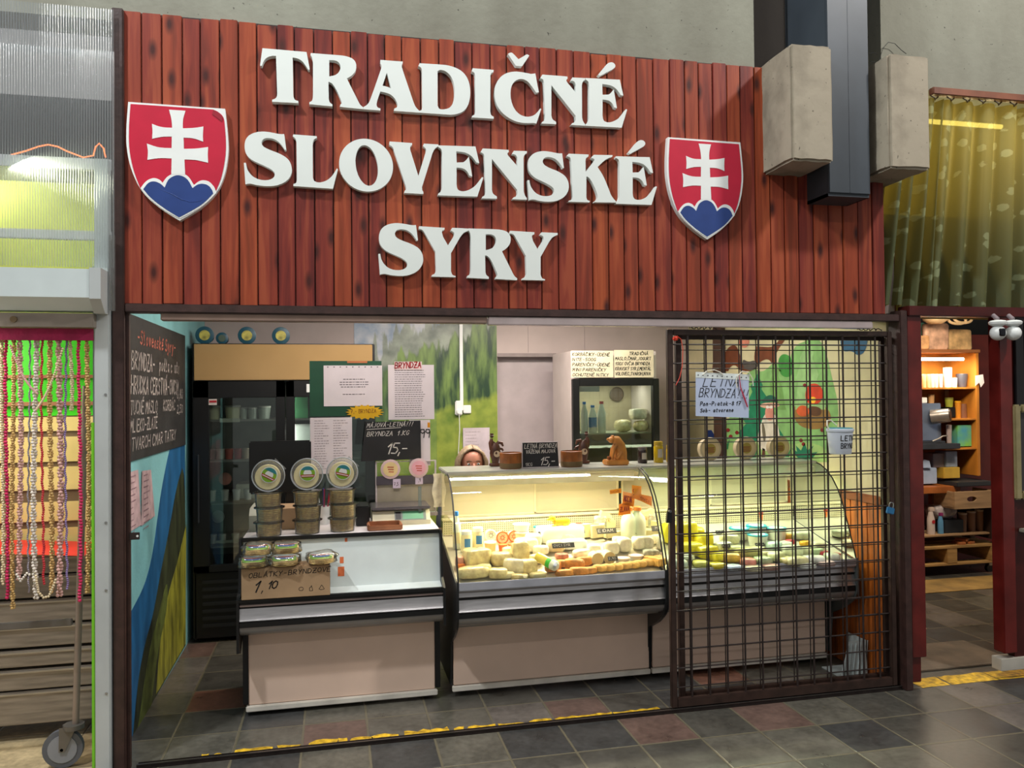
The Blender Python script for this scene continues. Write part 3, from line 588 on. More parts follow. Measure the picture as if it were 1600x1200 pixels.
glyph('S',8,370,190,(88,515),[(592,155),(618,352),(600,355),(560,290,1),(500,232,1),(420,203,1),(340,208,1),(305,250,1),(320,305,1),(400,350,1),(540,400,1),(645,465,1),(690,560,1),(685,660,1),(620,750,1),(500,802,1),(370,810,1),(250,795,1),(165,772,1),(108,785),(88,515),(112,515),(130,605,1),(200,692,1),(300,732,1),(405,732,1),(472,695,1),(475,635,1),(420,588,1),(320,540,1),(200,490,1),(118,420,1),(92,320,1),(108,215,1),(180,148,1),(300,120,1),(420,132,1),(540,158,1)])
glyph('L',8,370,190,(705,805),[(705,160),(1000,182),(1000,205),(960,222,1),(948,270),(950,690),(962,745,1),(1030,765,1),(1120,742,1),(1195,680,1),(1250,585),(1265,595),(1200,840),(705,805),(708,780),(742,770,1),(750,735),(745,270),(738,215,1),(700,185)])
glyph('O',1,0,0,(530,300),[(572+42.5*cos(a), 258+41.5*sin(a)+.075*42*cos(a), 1) for a in [2*pi*i/24 for i in range(24)]],[(573+17.5*cos(a)+3.2*sin(a), 258.5+32*sin(a)+.075*17*cos(a), 1) for a in [2*pi*i/20 for i in range(20)]])
glyph('V',8,560,200,(572,812),[(390,168),(672,188),(672,212),(645,232,1),(650,280),(750,600),(845,290),(845,255,1),(805,225),(820,195),(1000,205),(1000,228),(950,258,1),(925,320),(795,740),(798,780,1),(812,798),(812,825),(572,812),(578,785),(600,765,1),(592,725),(450,300),(430,235,1),(385,208)])
glyph('K',9.41,870,210,(165,990),[(175,283),(468,295),(465,325),(430,342,1),(422,390),(425,550),(545,400),(560,362,1),(510,345),(545,300),(820,305),(815,330),(720,362,1),(600,480),(680,600,1),(760,790,1),(800,905,1),(870,985),(870,1003),(550,998),(560,978),(600,950,1),(600,890,1),(560,780,1),(500,665,1),(460,622,1),(435,620),(435,930),(448,968,1),(488,980),(480,1000),(165,990),(185,972),(228,960,1),(235,910),(210,400),(203,340,1),(150,320)])
glyph('Y',5.333,580,330,(503,545),[(400,125),(612,138),(610,155),(585,165,1),(600,215),(640,285),(690,205),(692,175,1),(662,160),(675,138),(815,145),(815,160),(770,178,1),(740,220),(665,350),(665,500),(675,532,1),(703,540),(703,550),(503,545),(508,530),(532,522,1),(540,495),(535,340),(450,190),(430,155,1),(400,148)])
CARON = (8.889,720,70,[(655,125),(690,106,1),(720,112,1),(800,200),(920,130),(952,150),(850,298),(765,292)])
ACUTE = (10,840,90,[(945,265),(1070,115),(1110,78,1),(1175,70,1),(1220,115,1),(1205,165,1),(1140,200),(975,285)])
YF = -.036
def gl_world(sc, ox, oy, L):
    return [at(ox+x/sc, oy+y/sc, Y=YF) for x, y in smoothloop(L)]
letter_m = mat('letter_white', 'dfe6e2', .45, 0, .015, 5)
WORDS = [('top',[('T',None),('R',None),('A',None),('D',None),('I',None),('C',None,'caron'),('N',None),('E',None,'acute')]),
 ('middle',[('S',None),('L',None),('O',None),('V',None),('E',(684.5,305.2)),('N',(752.8,310.0)),('S',(824.5,281.5)),('K',None),('E',(962.5,318.4),'acute')]),
 ('bottom',[('S',(591.3,396.6)),('Y',None),('R',(730.4,434.0)),('Y',(815.9,437.3))])]
ORD = ['first','second','third','fourth','fifth','sixth','seventh','eighth','ninth']
SPOKEN = {('C','caron'):'C with a hook above', ('E','acute'):'E with an accent'}
for line, seq in WORDS:
    for i, it in enumerate(seq):
        ch, pos = it[0], it[1]; acc = it[2] if len(it) > 2 else None
        sc, ox, oy, ref, loops = G[ch]
        R0 = at(ox+ref[0]/sc, oy+ref[1]/sc, Y=YF); T0 = at(pos[0], pos[1], Y=YF) if pos else R0
        W = [[p-R0+T0 for p in gl_world(sc, ox, oy, L)] for L in loops]
        # lift the traced underside to the front edge, then give the letter its thickness
        o = MB().plate(W, (0, .031, 0)).build('sign_letter', letter_m)
        tag(o, 'white capital %s, %s letter of the %s sign line' % (SPOKEN.get((ch, acc), ch), ORD[i], line), 'sign letter', 'white letters of the wooden shop sign')
        if acc:
            a = CARON if acc == 'caron' else ACUTE
            d = Vector((0,0,0))
            if ch == 'E': E0 = at(G['E'][1]+G['E'][3][0]/G['E'][0], G['E'][2]+G['E'][3][1]/G['E'][0], Y=YF); d = T0-E0
            MB().plate([[p+d for p in gl_world(*a)]], (0, .031, 0)).build('accent', letter_m, o)

# ------------------------------------------------------------------ shields
def shield(dx, peel, label):
    def W(L, y, k=0): return [at(190+a/6, 150+b/6, Y=YF)+Vector((dx, y-YF, 0)) for a, b in smoothloop(L)]
    base = MB().plate([W([(62,55),(970,120),(1000,400,1),(1002,560,1),(960,780,1),(870,940,1),(720,1070,1),(545,1168),(380,1070,1),(190,910,1),(90,700,1),(45,500,1),(42,300,1)], YF)], (0, .034, 0))
    o = thing('coat_of_arms', (-.675+dx, -.02, 2.40), label, 'coat of arms', 'shields with a double cross on the sign')
    base.build('board', white, o)
    R = [(85,75)]+([(860,128),(900,145,1),(955,190,1),(965,250)] if peel else [(950,140)])+[(978,400,1),(978,560,1),(938,770,1),(885,890),(600,1000),(175,865),(110,700,1),(70,500,1),(68,300,1)]
    MB().plate([W(R, YF-.0015)], (0,.0012,0)).build('red_field', mat('shield_red', 'c01c3a', .35, 0, .03), o)
    MB().plate([W([(178,865),(230,795,1),(300,765,1),(360,785,1),(385,815),(430,750,1),(530,712,1),(625,745,1),(678,835),(740,788,1),(815,795,1),(870,850,1),(890,908),(800,1000,1),(700,1070,1),(545,1150),(380,1062,1),(250,950,1)], YF-.0025)], (0,.001,0)).build('hill_outline', white, o)
    MB().plate([W([(205,875),(250,812,1),(310,798,1),(370,825,1),(405,860),(440,775,1),(530,735,1),(620,775,1),(665,865),(725,822,1),(800,828,1),(845,870,1),(860,915),(780,1000,1),(690,1060,1),(540,1140),(400,1055,1),(270,955,1)], YF-.0035)], (0,.001,0)).build('blue_hills', mat('shield_blue', '26407e', .35, 0, .08, 6), o)
    MB().plate([W([(445,130),(600,140),(575,220,1),(575,305),(680,302,1),(768,288),(762,360,1),(765,430),(680,397,1),(582,392),(585,497),(700,495,1),(812,480),(808,550,1),(812,628),(700,600,1),(590,597),(597,740),(467,735),(470,587),(360,582,1),(243,600),(250,520,1),(238,448),(350,487,1),(470,490),(472,382),(380,382,1),(287,403),(292,330,1),(285,262),(370,295,1),(475,300),(470,220,1)], YF-.003)], (0,.0018,0)).build('double_cross', white, o)
    if peel:
        c_ = [at(190+a/6, 150+b/6, Y=YF-.004) for a, b in [(860,128),(905,150),(950,200),(940,240),(890,200),(850,170)]]
        MB().plate([c_], (0, .0008, 0)).build('peeled_corner', mat('shield_red_back', '96182c', .4, 0, .05), o)
        MB().tube([at(190+a/6, 150+b/6, Y=YF-.0025) for a, b in [(290,830),(370,880),(470,920),(560,970),(650,995),(740,985),(800,950)]], .0022, 6, rs=[.0003,.0015,.0022,.0024,.0022,.0018,.0003]).build('crease', MATS['shield_blue'], o, True)
shield(0, True, 'red shield with white double cross at the left end, its corner peeling')
shield(2.532, False, 'red shield with white double cross at the right end, beside the concrete block')

# ---- chalkboard, sheets and bracket on the left wall
XW = -.9598
def wl(x, y, dx=0.0): return at(x, y, X=XW+.006+dx)
t = thing('chalkboard', wl(245,712), 'large chalkboard headed Slovenské Syry on the left wall', 'chalkboard')
Lc = [Vector((XW+.008, y, z)) for y, z in [(.275,1.322),(1.74,1.318),(1.74,2.028),(.275,2.026)]]
MB().plate([Lc], (-.006,0,0)).build('board', mat('chalkboard_slate', '2b2b2a', .6, 0, .15, 5), t)
RY, UZ, NX = Vector((0,1,0)), Vector((0,0,1)), Vector((1,0,0)); ck = mat('chalk_grey', 'b0a8a2', .8, 0, .12, 30); ckr = mat('chalk_coral', 'c8705c', .8, 0, .1)
def wr(lines, m_, nm):
    for txt, y0, z0, h, fit in lines: handwriting(MB(), txt, (XW+.0082, y0, z0), RY, UZ, NX, h, h*.13, .15, .15, fit=fit).build(nm, m_, t)
wr([('-Slovenské Syry-', .45, 1.895, .068, 1.0)], ckr, 'heading')
wr([('BRYNDZA-', .33, 1.765, .085, .52), ('podla chuti', .95, 1.775, .07, .62), ('HRUDKA CERSTVÁ-OVCIA', .32, 1.645, .085, 1.25), ('TUCNÉ MASLO', .31, 1.545, .065, .62), ('KORBÁC', 1.05, 1.55, .06, .35),
    ('MLIEKO-ZLATÉ', .31, 1.46, .06, .62), ('TVAROH CMAR TATRY', .33, 1.37, .06, 1.15), ('0,80', 1.45, 1.62, .06, .22), ('2,50', 1.45, 1.53, .05, .22)], ck, 'chalk_text')
for i, (c4_, l_) in enumerate([([(195,740),(216,734),(221,820),(195,836)],'left pinkish sheet taped to the teal wall'),([(222,736),(236,734),(242,806),(221,822)],'right pinkish sheet taped to the teal wall')]):
    c4_ = [wl(x, y, -.004) for x, y in c4_]; t = thing('taped_sheet', min(c4_, key=lambda p: p.z), l_, 'sheet', 'pinkish sheets taped on the teal wall'); MB().plate([c4_], (-.0008,0,0)).build('sheet', mat('sheet_rose', 'bfa4a6', .5, 0, .1, 20), t)
    pr = MB(); a = c4_[0]; yw = c4_[1].y-c4_[0].y
    printed(pr, a+Vector((.0008, yw*.15, -.03)), RY, UZ, NX, yw*.7, 10, .006, .03, random.Random(i)); pr.build('print', mat('print_mauve', '8c7078', .7), t)
t = thing('latch', (-.86,.02,1.0), 'dark metal latch tab with a pale rivet on the left steel post', 'latch'); z_ = at(200,838,Y=0).z
t.location = (-.85,.0,z_-.016); ABS[t] = Vector(t.location)
MB().rbox(-.885,-.842,-.004,.0,z_-.016,z_+.016,.002).build('tab', darksteel, t); MB().lathe((-.851,-.0045,z_), [(.005,0),(.005,.001)], 12, 'y').build('rivet', white, t)

rp('tree_left_pale', [(1203,600),(1207,585),(1205,580),(1212,566),(1218,580),(1216,586),(1222,604),(1228,640),(1206,640)], '6f9c54', .0012)
rp('tree_right_pale', [(1243,640),(1247,600),(1244,590),(1252,566),(1250,560),(1258,540),(1266,532),(1272,552),(1270,560),(1280,586),(1277,594),(1288,620),(1290,640)], '8fb878', .0012)
rp('grass_pale', [(1106,722),(1112,700,1),(1126,690,1),(1150,694,1),(1180,688,1),(1230,696,1),(1264,690,1),(1292,700,1),(1296,722)], '93b46c', .0014)
for i, (x_, y_) in enumerate([(1133,688),(1160,700),(1176,704),(1228,704)]):
    rp('grass_tuft', [(x_-5,y_+14),(x_-8,y_-2),(x_-2,y_+6),(x_,y_-8),(x_+3,y_+6),(x_+8,y_-3),(x_+5,y_+14)], '2f7a4a', .0018)
rp('sheep_eyes', [(1197,636,1),(1200,633,1),(1203,636,1),(1206,633,1),(1209,636,1),(1206,639,1),(1203,637,1),(1200,639,1)], 'e8e4da', .004)
rp('sheep_hat', [(1190,629,1),(1196,620,1),(1206,616,1),(1214,622,1),(1217,629,1),(1204,627,1)], '1c5a48', .0035)
# ================================================================== counters
blk = mat('satin_black', '0d0e0f', .38, 0, .05)
wlam = mat('white_laminate', 'dcd8d2', .4, 0, .03, 4)
kickm = mat('kick_panel', 'e2c6b2', .45, 0, .03, 3)
labelgreen = mat('label_green', '7fae2a', .5, 0, .1); labelred = mat('label_red', 'b02a30', .5); labelblue = mat('label_blue', '2c6fa8', .5)
clearp = glassmat('clear_plastic', 'f4f7f6', .86, .12)
clearp2 = glassmat('cloudy_plastic', 'f4f6f5', .93, .2, frost='e6e8e4', frostamt=.12)
glass = glassmat('pane_glass', 'f3fbf7', .97, .02)
woodlt = mat('golden_wood', 'b87a34', .4, 0, .15, 12); woodmid = mat('brown_wood', '8a4e1c', .4, 0, .2, 12); wooddk = mat('dark_wood', '4a2614', .45, 0, .2, 14)
wafer = mat('wafer', 'f6c47c', .8, 0, .15, 60, bump=.3); waferdisc = mat('wafer_pale', 'dcd2a4', .7, 0, .04, 20)
card = mat('cardboard', 'a88a68', .8, 0, .06, 6)
foil = mat('foil', 'cfd2d0', .25, .6, .1, 30, bump=.6, bscale=40)
def plate_on(mb, P, r, u, w, h, th=.001):
    """thin card: lower left corner P, directions r and u"""
    P = Vector(P); r = Vector(r).normalized(); u = Vector(u).normalized(); n = r.cross(u)
    return mb.plate([[P, P+r*w, P+r*w+u*h, P+u*h]], -n*th)
XR, ZU, NF = Vector((1,0,0)), Vector((0,0,1)), Vector((0,-1,0))

# ---- checkout counter
cc = thing('checkout_counter', (.04, .7, 0), 'white and black checkout counter with a metal bumper, left of the glass cases', 'counter')
MB().rbox(-.44, .512, .49, .505, .053, .44, .003).build('kick_panel', kickm, cc)
MB().rbox(-.452, .525, .475, .51, .022, .051, .004).build('bottom_rail', mat('rail_cream', 'd6d0c4', .5), cc)
MB().rbox(-.467, -.441, .48, .95, .06, .45, .003).rbox(.513, .54, .48, .95, .06, .45, .003).rbox(-.44,.512,.506,.95,.09,.44,.002).build('carcass', blk, cc)
def bumper(parent, x0, x1, yf, dz=0.0, mt=chrome):
    prof = [(yf+.11,.425),(yf+.05,.432),(yf+.018,.446),(yf,.470),(yf,.482)]
    mb = MB().plate([[Vector((x0,y,z+dz)) for y,z in prof+[(yf+.11,.482)]]], (x1-x0,0,0)); mb.build('lower_bumper', mat('bumper_grey', '9b9896', .35, .5, .04), parent, True)
    MB().rbox(x0, x1, yf-.006, yf+.10, .483+dz, .508+dz, .002).build('rubber_strip', blk, parent)
    MB().plate([[Vector((x0,y,z+dz)) for y,z in [(yf+.1,.509),(yf,.509),(yf-.006,.516),(yf,.526),(yf+.010,.574),(yf+.1,.574)]]], (x1-x0,0,0)).build('bumper_rail', mt, parent, True)
bumper(cc, -.468, .548, .36)
MB().rbox(-.468, .548, .37, .47, .575, .582).rbox(-.468, .548, .362, .47, .594, .604, .002).rbox(-.47, .55, .355, .38, .604, .622, .003).build('black_trim', blk, cc)
MB().rbox(-.468, .548, .366, .47, .583, .593, .001).build('pink_grey_strip', mat('strip_mauve', 'a08e8a', .4, .3), cc)
MB().plate([[Vector((-.462,y,z)) for y,z in [(.381,.612),(.47,.632),(.505,.885),(.52,.885),(.52,.60),(.381,.60)]]], (1.004,0,0)).build('upper_panel', mat('upper_panel_white', 'd3dcda', .35, 0, .02), cc)
MB().rbox(-.47, .552, .487, .512, .883, .902, .003).plate([[Vector((.543,y,z)) for y,z in [(.34,.43),(.355,.62),(.44,.66),(.478,.90),(.54,.90),(.54,.43)]]], (.012,0,0)).plate([[Vector((-.482,y,z)) for y,z in [(.35,.36),(.355,.62),(.44,.66),(.478,.90),(.54,.90),(.54,.40),(.42,.34)]]], (.012,0,0)).build('black_edge', blk, cc)
MB().rbox(-.468, .548, .512, 1.02, .885, .900, .003).build('worktop', mat('worktop_white', 'd6d2d4', .35, 0, .03), cc)
for x_ in (-.40, .47): MB().cyl((x_,.60,0), (x_,.60,.09), .018).build('foot', blk, cc)
# marks left on the white panel
for (x0,x1,y0,y1) in [(539,543,843,849),(531,537,872,882),(528,538,887,902)]:
    a = at(x0,y1,Y=.455); b = at(x1,y0,Y=.455)
    mk = MB().plate([[Vector((a.x,.47+(a.z-.632)*.1383-.0012,a.z)),Vector((b.x,.47+(a.z-.632)*.1383-.0012,a.z)),Vector((b.x,.47+(b.z-.632)*.1383-.0012,b.z)),Vector((a.x,.47+(b.z-.632)*.1383-.0012,b.z))]], (0,.0008,0)); mk.build('orange_sticker_scrap', mat('orange_scrap', 'cf6a3a', .6), cc)


# ---- curved glass cases
CP = [(.235,.665),(.262,.74),(.292,.82),(.325,.90),(.358,.98),(.395,1.045),(.445,1.105),(.505,1.150),(.560,1.175),(.620,1.188)]
def perf_mat():
    m, nt, b = newmat('perforated_plate'); tc = N(nt, 'ShaderNodeTexCoord'); mp = N(nt, 'ShaderNodeMapping'); mp.inputs['Scale'].default_value = (78, 1, 78)
    nt.links.new(tc.outputs['Object'], mp.inputs[0]); fr_ = N(nt, 'ShaderNodeVectorMath', operation='FRACTION'); nt.links.new(mp.outputs[0], fr_.inputs[0])
    sb = N(nt, 'ShaderNodeVectorMath', operation='SUBTRACT'); sb.inputs[1].default_value = (.5,.5,.5); nt.links.new(fr_.outputs[0], sb.inputs[0])
    ml = N(nt, 'ShaderNodeVectorMath', operation='MULTIPLY'); ml.inputs[1].default_value = (1,0,1); nt.links.new(sb.outputs[0], ml.inputs[0])
    ln = N(nt, 'ShaderNodeVectorMath', operation='LENGTH'); nt.links.new(ml.outputs[0], ln.inputs[0])
    lt = N(nt, 'ShaderNodeMath', operation='LESS_THAN'); lt.inputs[1].default_value = .24; nt.links.new(ln.outputs['Value'], lt.inputs[0])
    nz = N(nt, 'ShaderNodeTexNoise'); nz.inputs['Scale'].default_value = 9; nt.links.new(tc.outputs['Object'], nz.inputs[0])
    c2 = N(nt, 'ShaderNodeMix', data_type='RGBA'); c2.inputs['A'].default_value = srgb('b3a88c'); c2.inputs['B'].default_value = srgb('cfc5a8'); nt.links.new(nz.outputs[0], c2.inputs['Factor'])
    mx = N(nt, 'ShaderNodeMix', data_type='RGBA'); mx.inputs['B'].default_value = srgb('2a2620'); nt.links.new(lt.outputs[0], mx.inputs['Factor']); nt.links.new(c2.outputs['Result'], mx.inputs['A'])
    nt.links.new(mx.outputs['Result'], b.inputs['Base Color']); b.inputs['Roughness'].default_value = .4; return m
perf = perf_mat()
def glass_case(x0, x1, label, lamp_col, tube_col, power, kx1):
    t = thing('display_case', ((x0+x1)/2, .6, 0), label, 'display case', 'curved glass refrigerated cases')
    MB().rbox(x0+.012, kx1, .485, .50, .062, .43, .003).build('kick_panel', kickm, t)
    MB().rbox(x0+.005, kx1+.005, .475, .50, .030, .058, .003).build('bottom_rail', mat('rail_cream', 'd6d0c4', .5), t)
    MB().rbox(x0, kx1, .501, 1.0, .09, .60, .003).build('tank', blk, t)
    for x_ in (x0+.08, kx1-.08): MB().cyl((x_,.62,0), (x_,.62,.10), .02).build('foot', blk, t)
    MB().plate([[Vector((x0,y,z)) for y,z in [(.50,.40),(.40,.405),(.33,.415),(.33,.44),(.50,.44)]]], (x1-x0,0,0)).build('under_lip', mat('lip_grey', '8f8a82', .5), t)
    bumper(t, x0, x1, .245)
    MB().rbox(x0, x1, .25, .36, .575, .583, .002).build('black_strip', blk, t)
    MB().plate([[Vector((x0,y,z)) for y,z in [(.36,.584),(.252,.584),(.242,.592),(.246,.612),(.236,.622),(.236,.626),(.36,.626)]]], (x1-x0,0,0)).build('upper_rail', chrome, t, True)
    MB().rbox(x0+.006, x1-.006, .229, .240, .627, .668, .002).build('glass_channel', mat('channel_grey', 'b4b6be', .35, .4), t)
    MB().plate([[Vector((x0+.004,y,z)) for y,z in [(.241,.627),(.241,.66),(.27,.655),(.86,.795),(.96,.80),(.96,.60),(.5,.55)]]], (x1-x0-.008,0,0)).build('deck', mat('deck_steel', 'c8c2b0', .35, .3, .04), t)
    MB().box(x0+.01, x1-.01, .862, .868, .797, .885).build('perforated_panel', perf, t)
    MB().rbox(x0+.006, x1-.006, .855, .90, .886, .898, .002).build('back_rail', mat('rail_beige', 'cfc4a6', .4), t)
    xm = (x0+x1)/2
    for a, b_, yy in ((x0+.012, xm+.02, .905), (xm-.02, x1-.012, .918)):
        d = MB().box(a+.012, b_-.012, yy, yy+.006, .91, 1.145).build('sliding_door', mat('door_acrylic', 'a39a84', .3, 0, .03, 3), t)
        MB().rbox(a, a+.014, yy-.003, yy+.009, .9, 1.155, .002).rbox(b_-.014, b_, yy-.003, yy+.009, .9, 1.155, .002).rbox(a, b_, yy-.003, yy+.009, .898, .912, .002).build('door_frame', mat('door_frame', 'b8ad92', .4), d)
    MB().rbox(x0, x1, .60, .96, 1.176, 1.196, .004).build('top_shelf', mat('top_shelf', 'b9bab2', .25, .35, .03), t)
    MB().rbox(x0+.02, x1-.02, .63, .75, 1.158, 1.175, .004).rbox(x0+.02, x1-.02, .63, .645, 1.112, 1.16, .002).build('light_housing', mat('housing', 'c8cac4', .4), t)
    MB().cyl((x0+.05,.675,1.145), (x1-.05,.675,1.145), .011, n=12).build('fluorescent_tube', mat('tube_'+tube_col, 'ffffff', .5, emit=tube_col, es=5), t, True)
    sl = MB().rbox(x0+.03, x1-.03, .84, .90, 1.01, 1.016, .002)
    L = area('case_lamp', (xm, .69, 1.13), (xm, .50, .6), x1-x0-.15, .04, power, lamp_col); ABS[L] = L.location.copy()
    # curved pane
    n = len(CP); g_ = MB()
    fine = []
    for i in range(n-1):
        for k in range(3):
            f = k/3; fine.append((CP[i][0]*(1-f)+CP[i+1][0]*f, CP[i][1]*(1-f)+CP[i+1][1]*f))
    fine.append(CP[-1])
    g_.add([Vector((X_,y,z)) for X_ in (x0+.008, x1-.008) for y,z in fine], [(i, i+1, len(fine)+i+1, len(fine)+i) for i in range(len(fine)-1)])
    g_.build('curved_glass', glass, t, 'full')
    for X_ in (x0+.004, x1-.004):
        s_ = MB().plate([[Vector((X_,y,z)) for y,z in fine+[(.90,1.175),(.90,.80),(.86,.79)]]], (0,0,0)).build('side_glass', glass, t)
        MB().tube([Vector((X_,y,z)) for y,z in fine], .0042, 6).build('glass_edge', blk, s_, True)
    for X_ in (x0-.004, x1-.006):
        MB().plate([[Vector((X_,y,z)) for y,z in smoothloop([(.228,.672),(.222,.50,1),(.25,.43,1),(.35,.36),(.47,.30),(.50,.06),(1.0,.06),(1.0,.80),(.87,.80),(.27,.66)])]], (.010,0,0)).build('end_panel', mat('end_panel_grey' if X_ > 2.5 else 'end_panel_black', '4c5252' if X_ > 2.5 else '17191b', .35), t)
    return t
glass_case(.60, 1.732, 'curved glass display case full of cheese, left of the mesh gates', (1.0,.84,.55), 'ffeab0', 19, 1.732)
glass_case(1.742, 2.90, 'curved glass display case standing behind the mesh gates', (.95,1.0,.68), 'f4ffd8', 12, 2.86)

# ================================================================== goods in the cases
def deckpt(x, y):
    d = ray(x, y); k = .2373; t = (.657+k*(EYE.y-.27)-EYE.z)/(d.z-k*d.y); return EYE+d*t
cream = mat('cheese_cream', 'e2d6a8', .55, 0, .05, 15); pale = mat('cheese_white', 'e6e2d0', .6, 0, .04, 15)
smoked = mat('smoked_cheese', 'd08c3c', .5, 0, .18, 25, bump=.4, bscale=50); golden = mat('golden_cheese', 'd8a858', .5, 0, .16, 25, bump=.4, bscale=50)
baggy = mat('wrapped_cheese', 'f2d49e', .22, 0, .14, 26, bump=.8, bscale=30, coat=.6); bagwhite = mat('wrapped_white', 'eee4cc', .22, 0, .08, 24, bump=.8, bscale=30, coat=.6)
greyfilm = mat('grey_film', 'a8aa9c', .22, 0, .15, 30, bump=.8, bscale=34, coat=.6)
yel = mat('bright_yellow_bag', 'e8d400', .35, 0, .06, 12, bump=.5, bscale=24, coat=.4); tealrim = mat('teal_rim', '1c93a8', .4)
tagblack = mat('tag_black', '3a3834', .5); chalk = mat('chalk_white', 'cfcac4', .8, 0, .02)
milk = mat('milk', 'd9dccb', .35, 0, .03); bluecap = mat('blue_cap', '1c6fc0', .4); redcap = mat('red_cap', 'b8342c', .4)
TAGG = 'small black price tags'
def tub(px, py, w, h, label, body=pale, lid=white, lab=None, group=None, lean=False):
    P = deckpt(px, py); k = mpp(P); r = w*k/2; H = h*k
    t = thing('cheese_tub', P, label, 'tub', group)
    MB().lathe(P, [(r*.84,0),(r*.95,H*.86)], 20).build('tub_body', body, t, True)
    MB().lathe(P+Vector((0,0,H*.86)), [(r,0),(r,H*.10),(r*.93,H*.14),(r*.93,H*.12)], 20).build('lid', lid, t, True)
    if lab: MB().lathe(P+Vector((0,0,H*.985)), [(r*.72,0),(r*.72,.0008)], 20).build('lid_label', lab, t)
    return t
def leaning(px, py, d, label, rim, face, mark, group=None):
    """round tub lying on its side, lid to the front"""
    P = deckpt(px, py); k = mpp(P); r = d*k/2; c = P+Vector((0,0,r))
    t = thing('cheese_tub', P, label, 'tub', group)
    MB().lathe(c, [(r*.8,-.05),(r*.92,0)], 24, 'y').build('tub_body', pale, t, True)
    MB().lathe(c, [(r,0),(r,.008),(r*.82,.009),(r*.80,.004)], 24, 'y').build('lid', rim, t, True)
    MB().lathe(c, [(r*.79,.004),(r*.79,.0055)], 24, 'y').build('lid_label', face, t)
    q = MB()
    for i in range(7):
        a = i*.9; q.cyl(c+Vector((cos(a)*r*.35,-.0056,sin(a)*r*.35)), c+Vector((cos(a+1.9)*r*.5,-.0056,sin(a+1.9)*r*.5)), .0012, n=5)
    q.build('print', mark, t); return t
def bottle(px, py, w, h, label, body, cap, lab=None, cat='bottle'):
    P = deckpt(px, py); k = mpp(P); r = w*k/2; H = h*k
    t = thing('bottle', P, label, cat)
    MB().lathe(P, [(r*.92,0),(r,.006),(r,H*.55),(r*.85,H*.68),(r*.42,H*.82),(r*.38,H*.88)], 18).build('bottle_body', body, t, True)
    MB().lathe(P+Vector((0,0,H*.88)), [(r*.48,0),(r*.48,H*.10),(r*.4,H*.12)], 14).build('cap', cap, t, True)
    if lab: MB().lathe(P+Vector((0,0,H*.15)), [(r*1.01,0),(r*1.01,H*.3)], 18).build('bottle_label', lab, t, True)
    return t
def jar(px, py, w, h, label, content, lid, lab, group=None, P=None):
    P = deckpt(px, py) if P is None else P; k = mpp(P); r = w*k/2; H = h*k
    t = thing('jar', P, label, 'jar', group)
    MB().lathe(P, [(r*.9,0),(r,.004),(r,H*.72),(r*.85,H*.82)], 18).build('jar_body', content, t, True)
    MB().lathe(P+Vector((0,0,H*.82)), [(r*.92,0),(r*.92,H*.17),(r*.85,H*.18)], 18).build('lid', lid, t, True)
    if lab: MB().sheet(lambda u, v: P+Vector((r*1.012*sin(-.5+u*1.1), -r*1.012*cos(-.5+u*1.1), H*(.25+.4*v))), 8, 1).build('jar_label', lab, t, True)
    return t
def lump(name, px, py, w, h, label, m_, cat='cheese', dep=None, rz=0, seed=None, group=None, amp=.12, P=None, p=.5):
    P = deckpt(px, py) if P is None else P; k = mpp(P); sx = w*k; sz = h*k; sy = dep if dep else sx*.75
    o = MB().pillow(P, sx, sy, sz, amp, seed if seed is not None else (px*7+py) % 31, rz, p=p).build(name, m_, None, 'full'); o.location = P; 
    return tag(o, label, cat, group)
def wedge(px, py, w, h, label, m_, a0=0, a1=pi/2, rz=0, lab=None, R=.13, text=None):
    P = deckpt(px, py); k = mpp(P); W_ = w*k; H = h*k
    t = thing('cheese_wedge', P, label, 'cheese')
    n = 12; top = [Vector((0,0,0))]+[Vector((cos(a0+(a1-a0)*i/n), sin(a0+(a1-a0)*i/n), 0)) for i in range(n+1)]
    xs = [p.x for p in top]; s_ = W_/(max(xs)-min(xs)); cx = (max(xs)+min(xs))/2; cy = sum(p.y for p in top)/len(top)
    top = [Matrix.Rotation(rz, 3, 'Z') @ Vector(((p.x-cx)*s_, (p.y-cy)*s_, 0))+P for p in top]
    MB().plate([[p+Vector((0,0,H)) for p in top]], (0,0,-H)).build('cheese_body', m_, t)
    if lab: MB().lathe(P+Vector((0,-.0,H+.0005)), [(W_*.2,0),(W_*.2,.001)], 14).build('wedge_label', lab, t)
    return t
def pricetag(px, py, w, h, label, txt='KG'):
    P = deckpt(px, py); P.z += .045; P.y -= .01; k = mpp(P); W_, H = w*k, h*k; up = Vector((0,.5,.85)).normalized()
    t = thing('price_tag', P, label, 'price tag', TAGG)
    plate_on(MB(), P, XR, up, W_, H, .002).build('card', tagblack, t)
    nrm = XR.cross(up); nrm = nrm if nrm.y < 0 else -nrm
    handwriting(MB(), txt, P+XR*W_*.06+up*H*.3, XR, up, nrm, H*.5, fit=W_*.88).build('lettering', chalk, t)
    MB().cyl(P+XR*W_*.5+Vector((0,.002,-.04)), P+XR*W_*.5+up*H*.3+Vector((0,.0035,0)), .0015, n=6).build('stake', clearp, t)
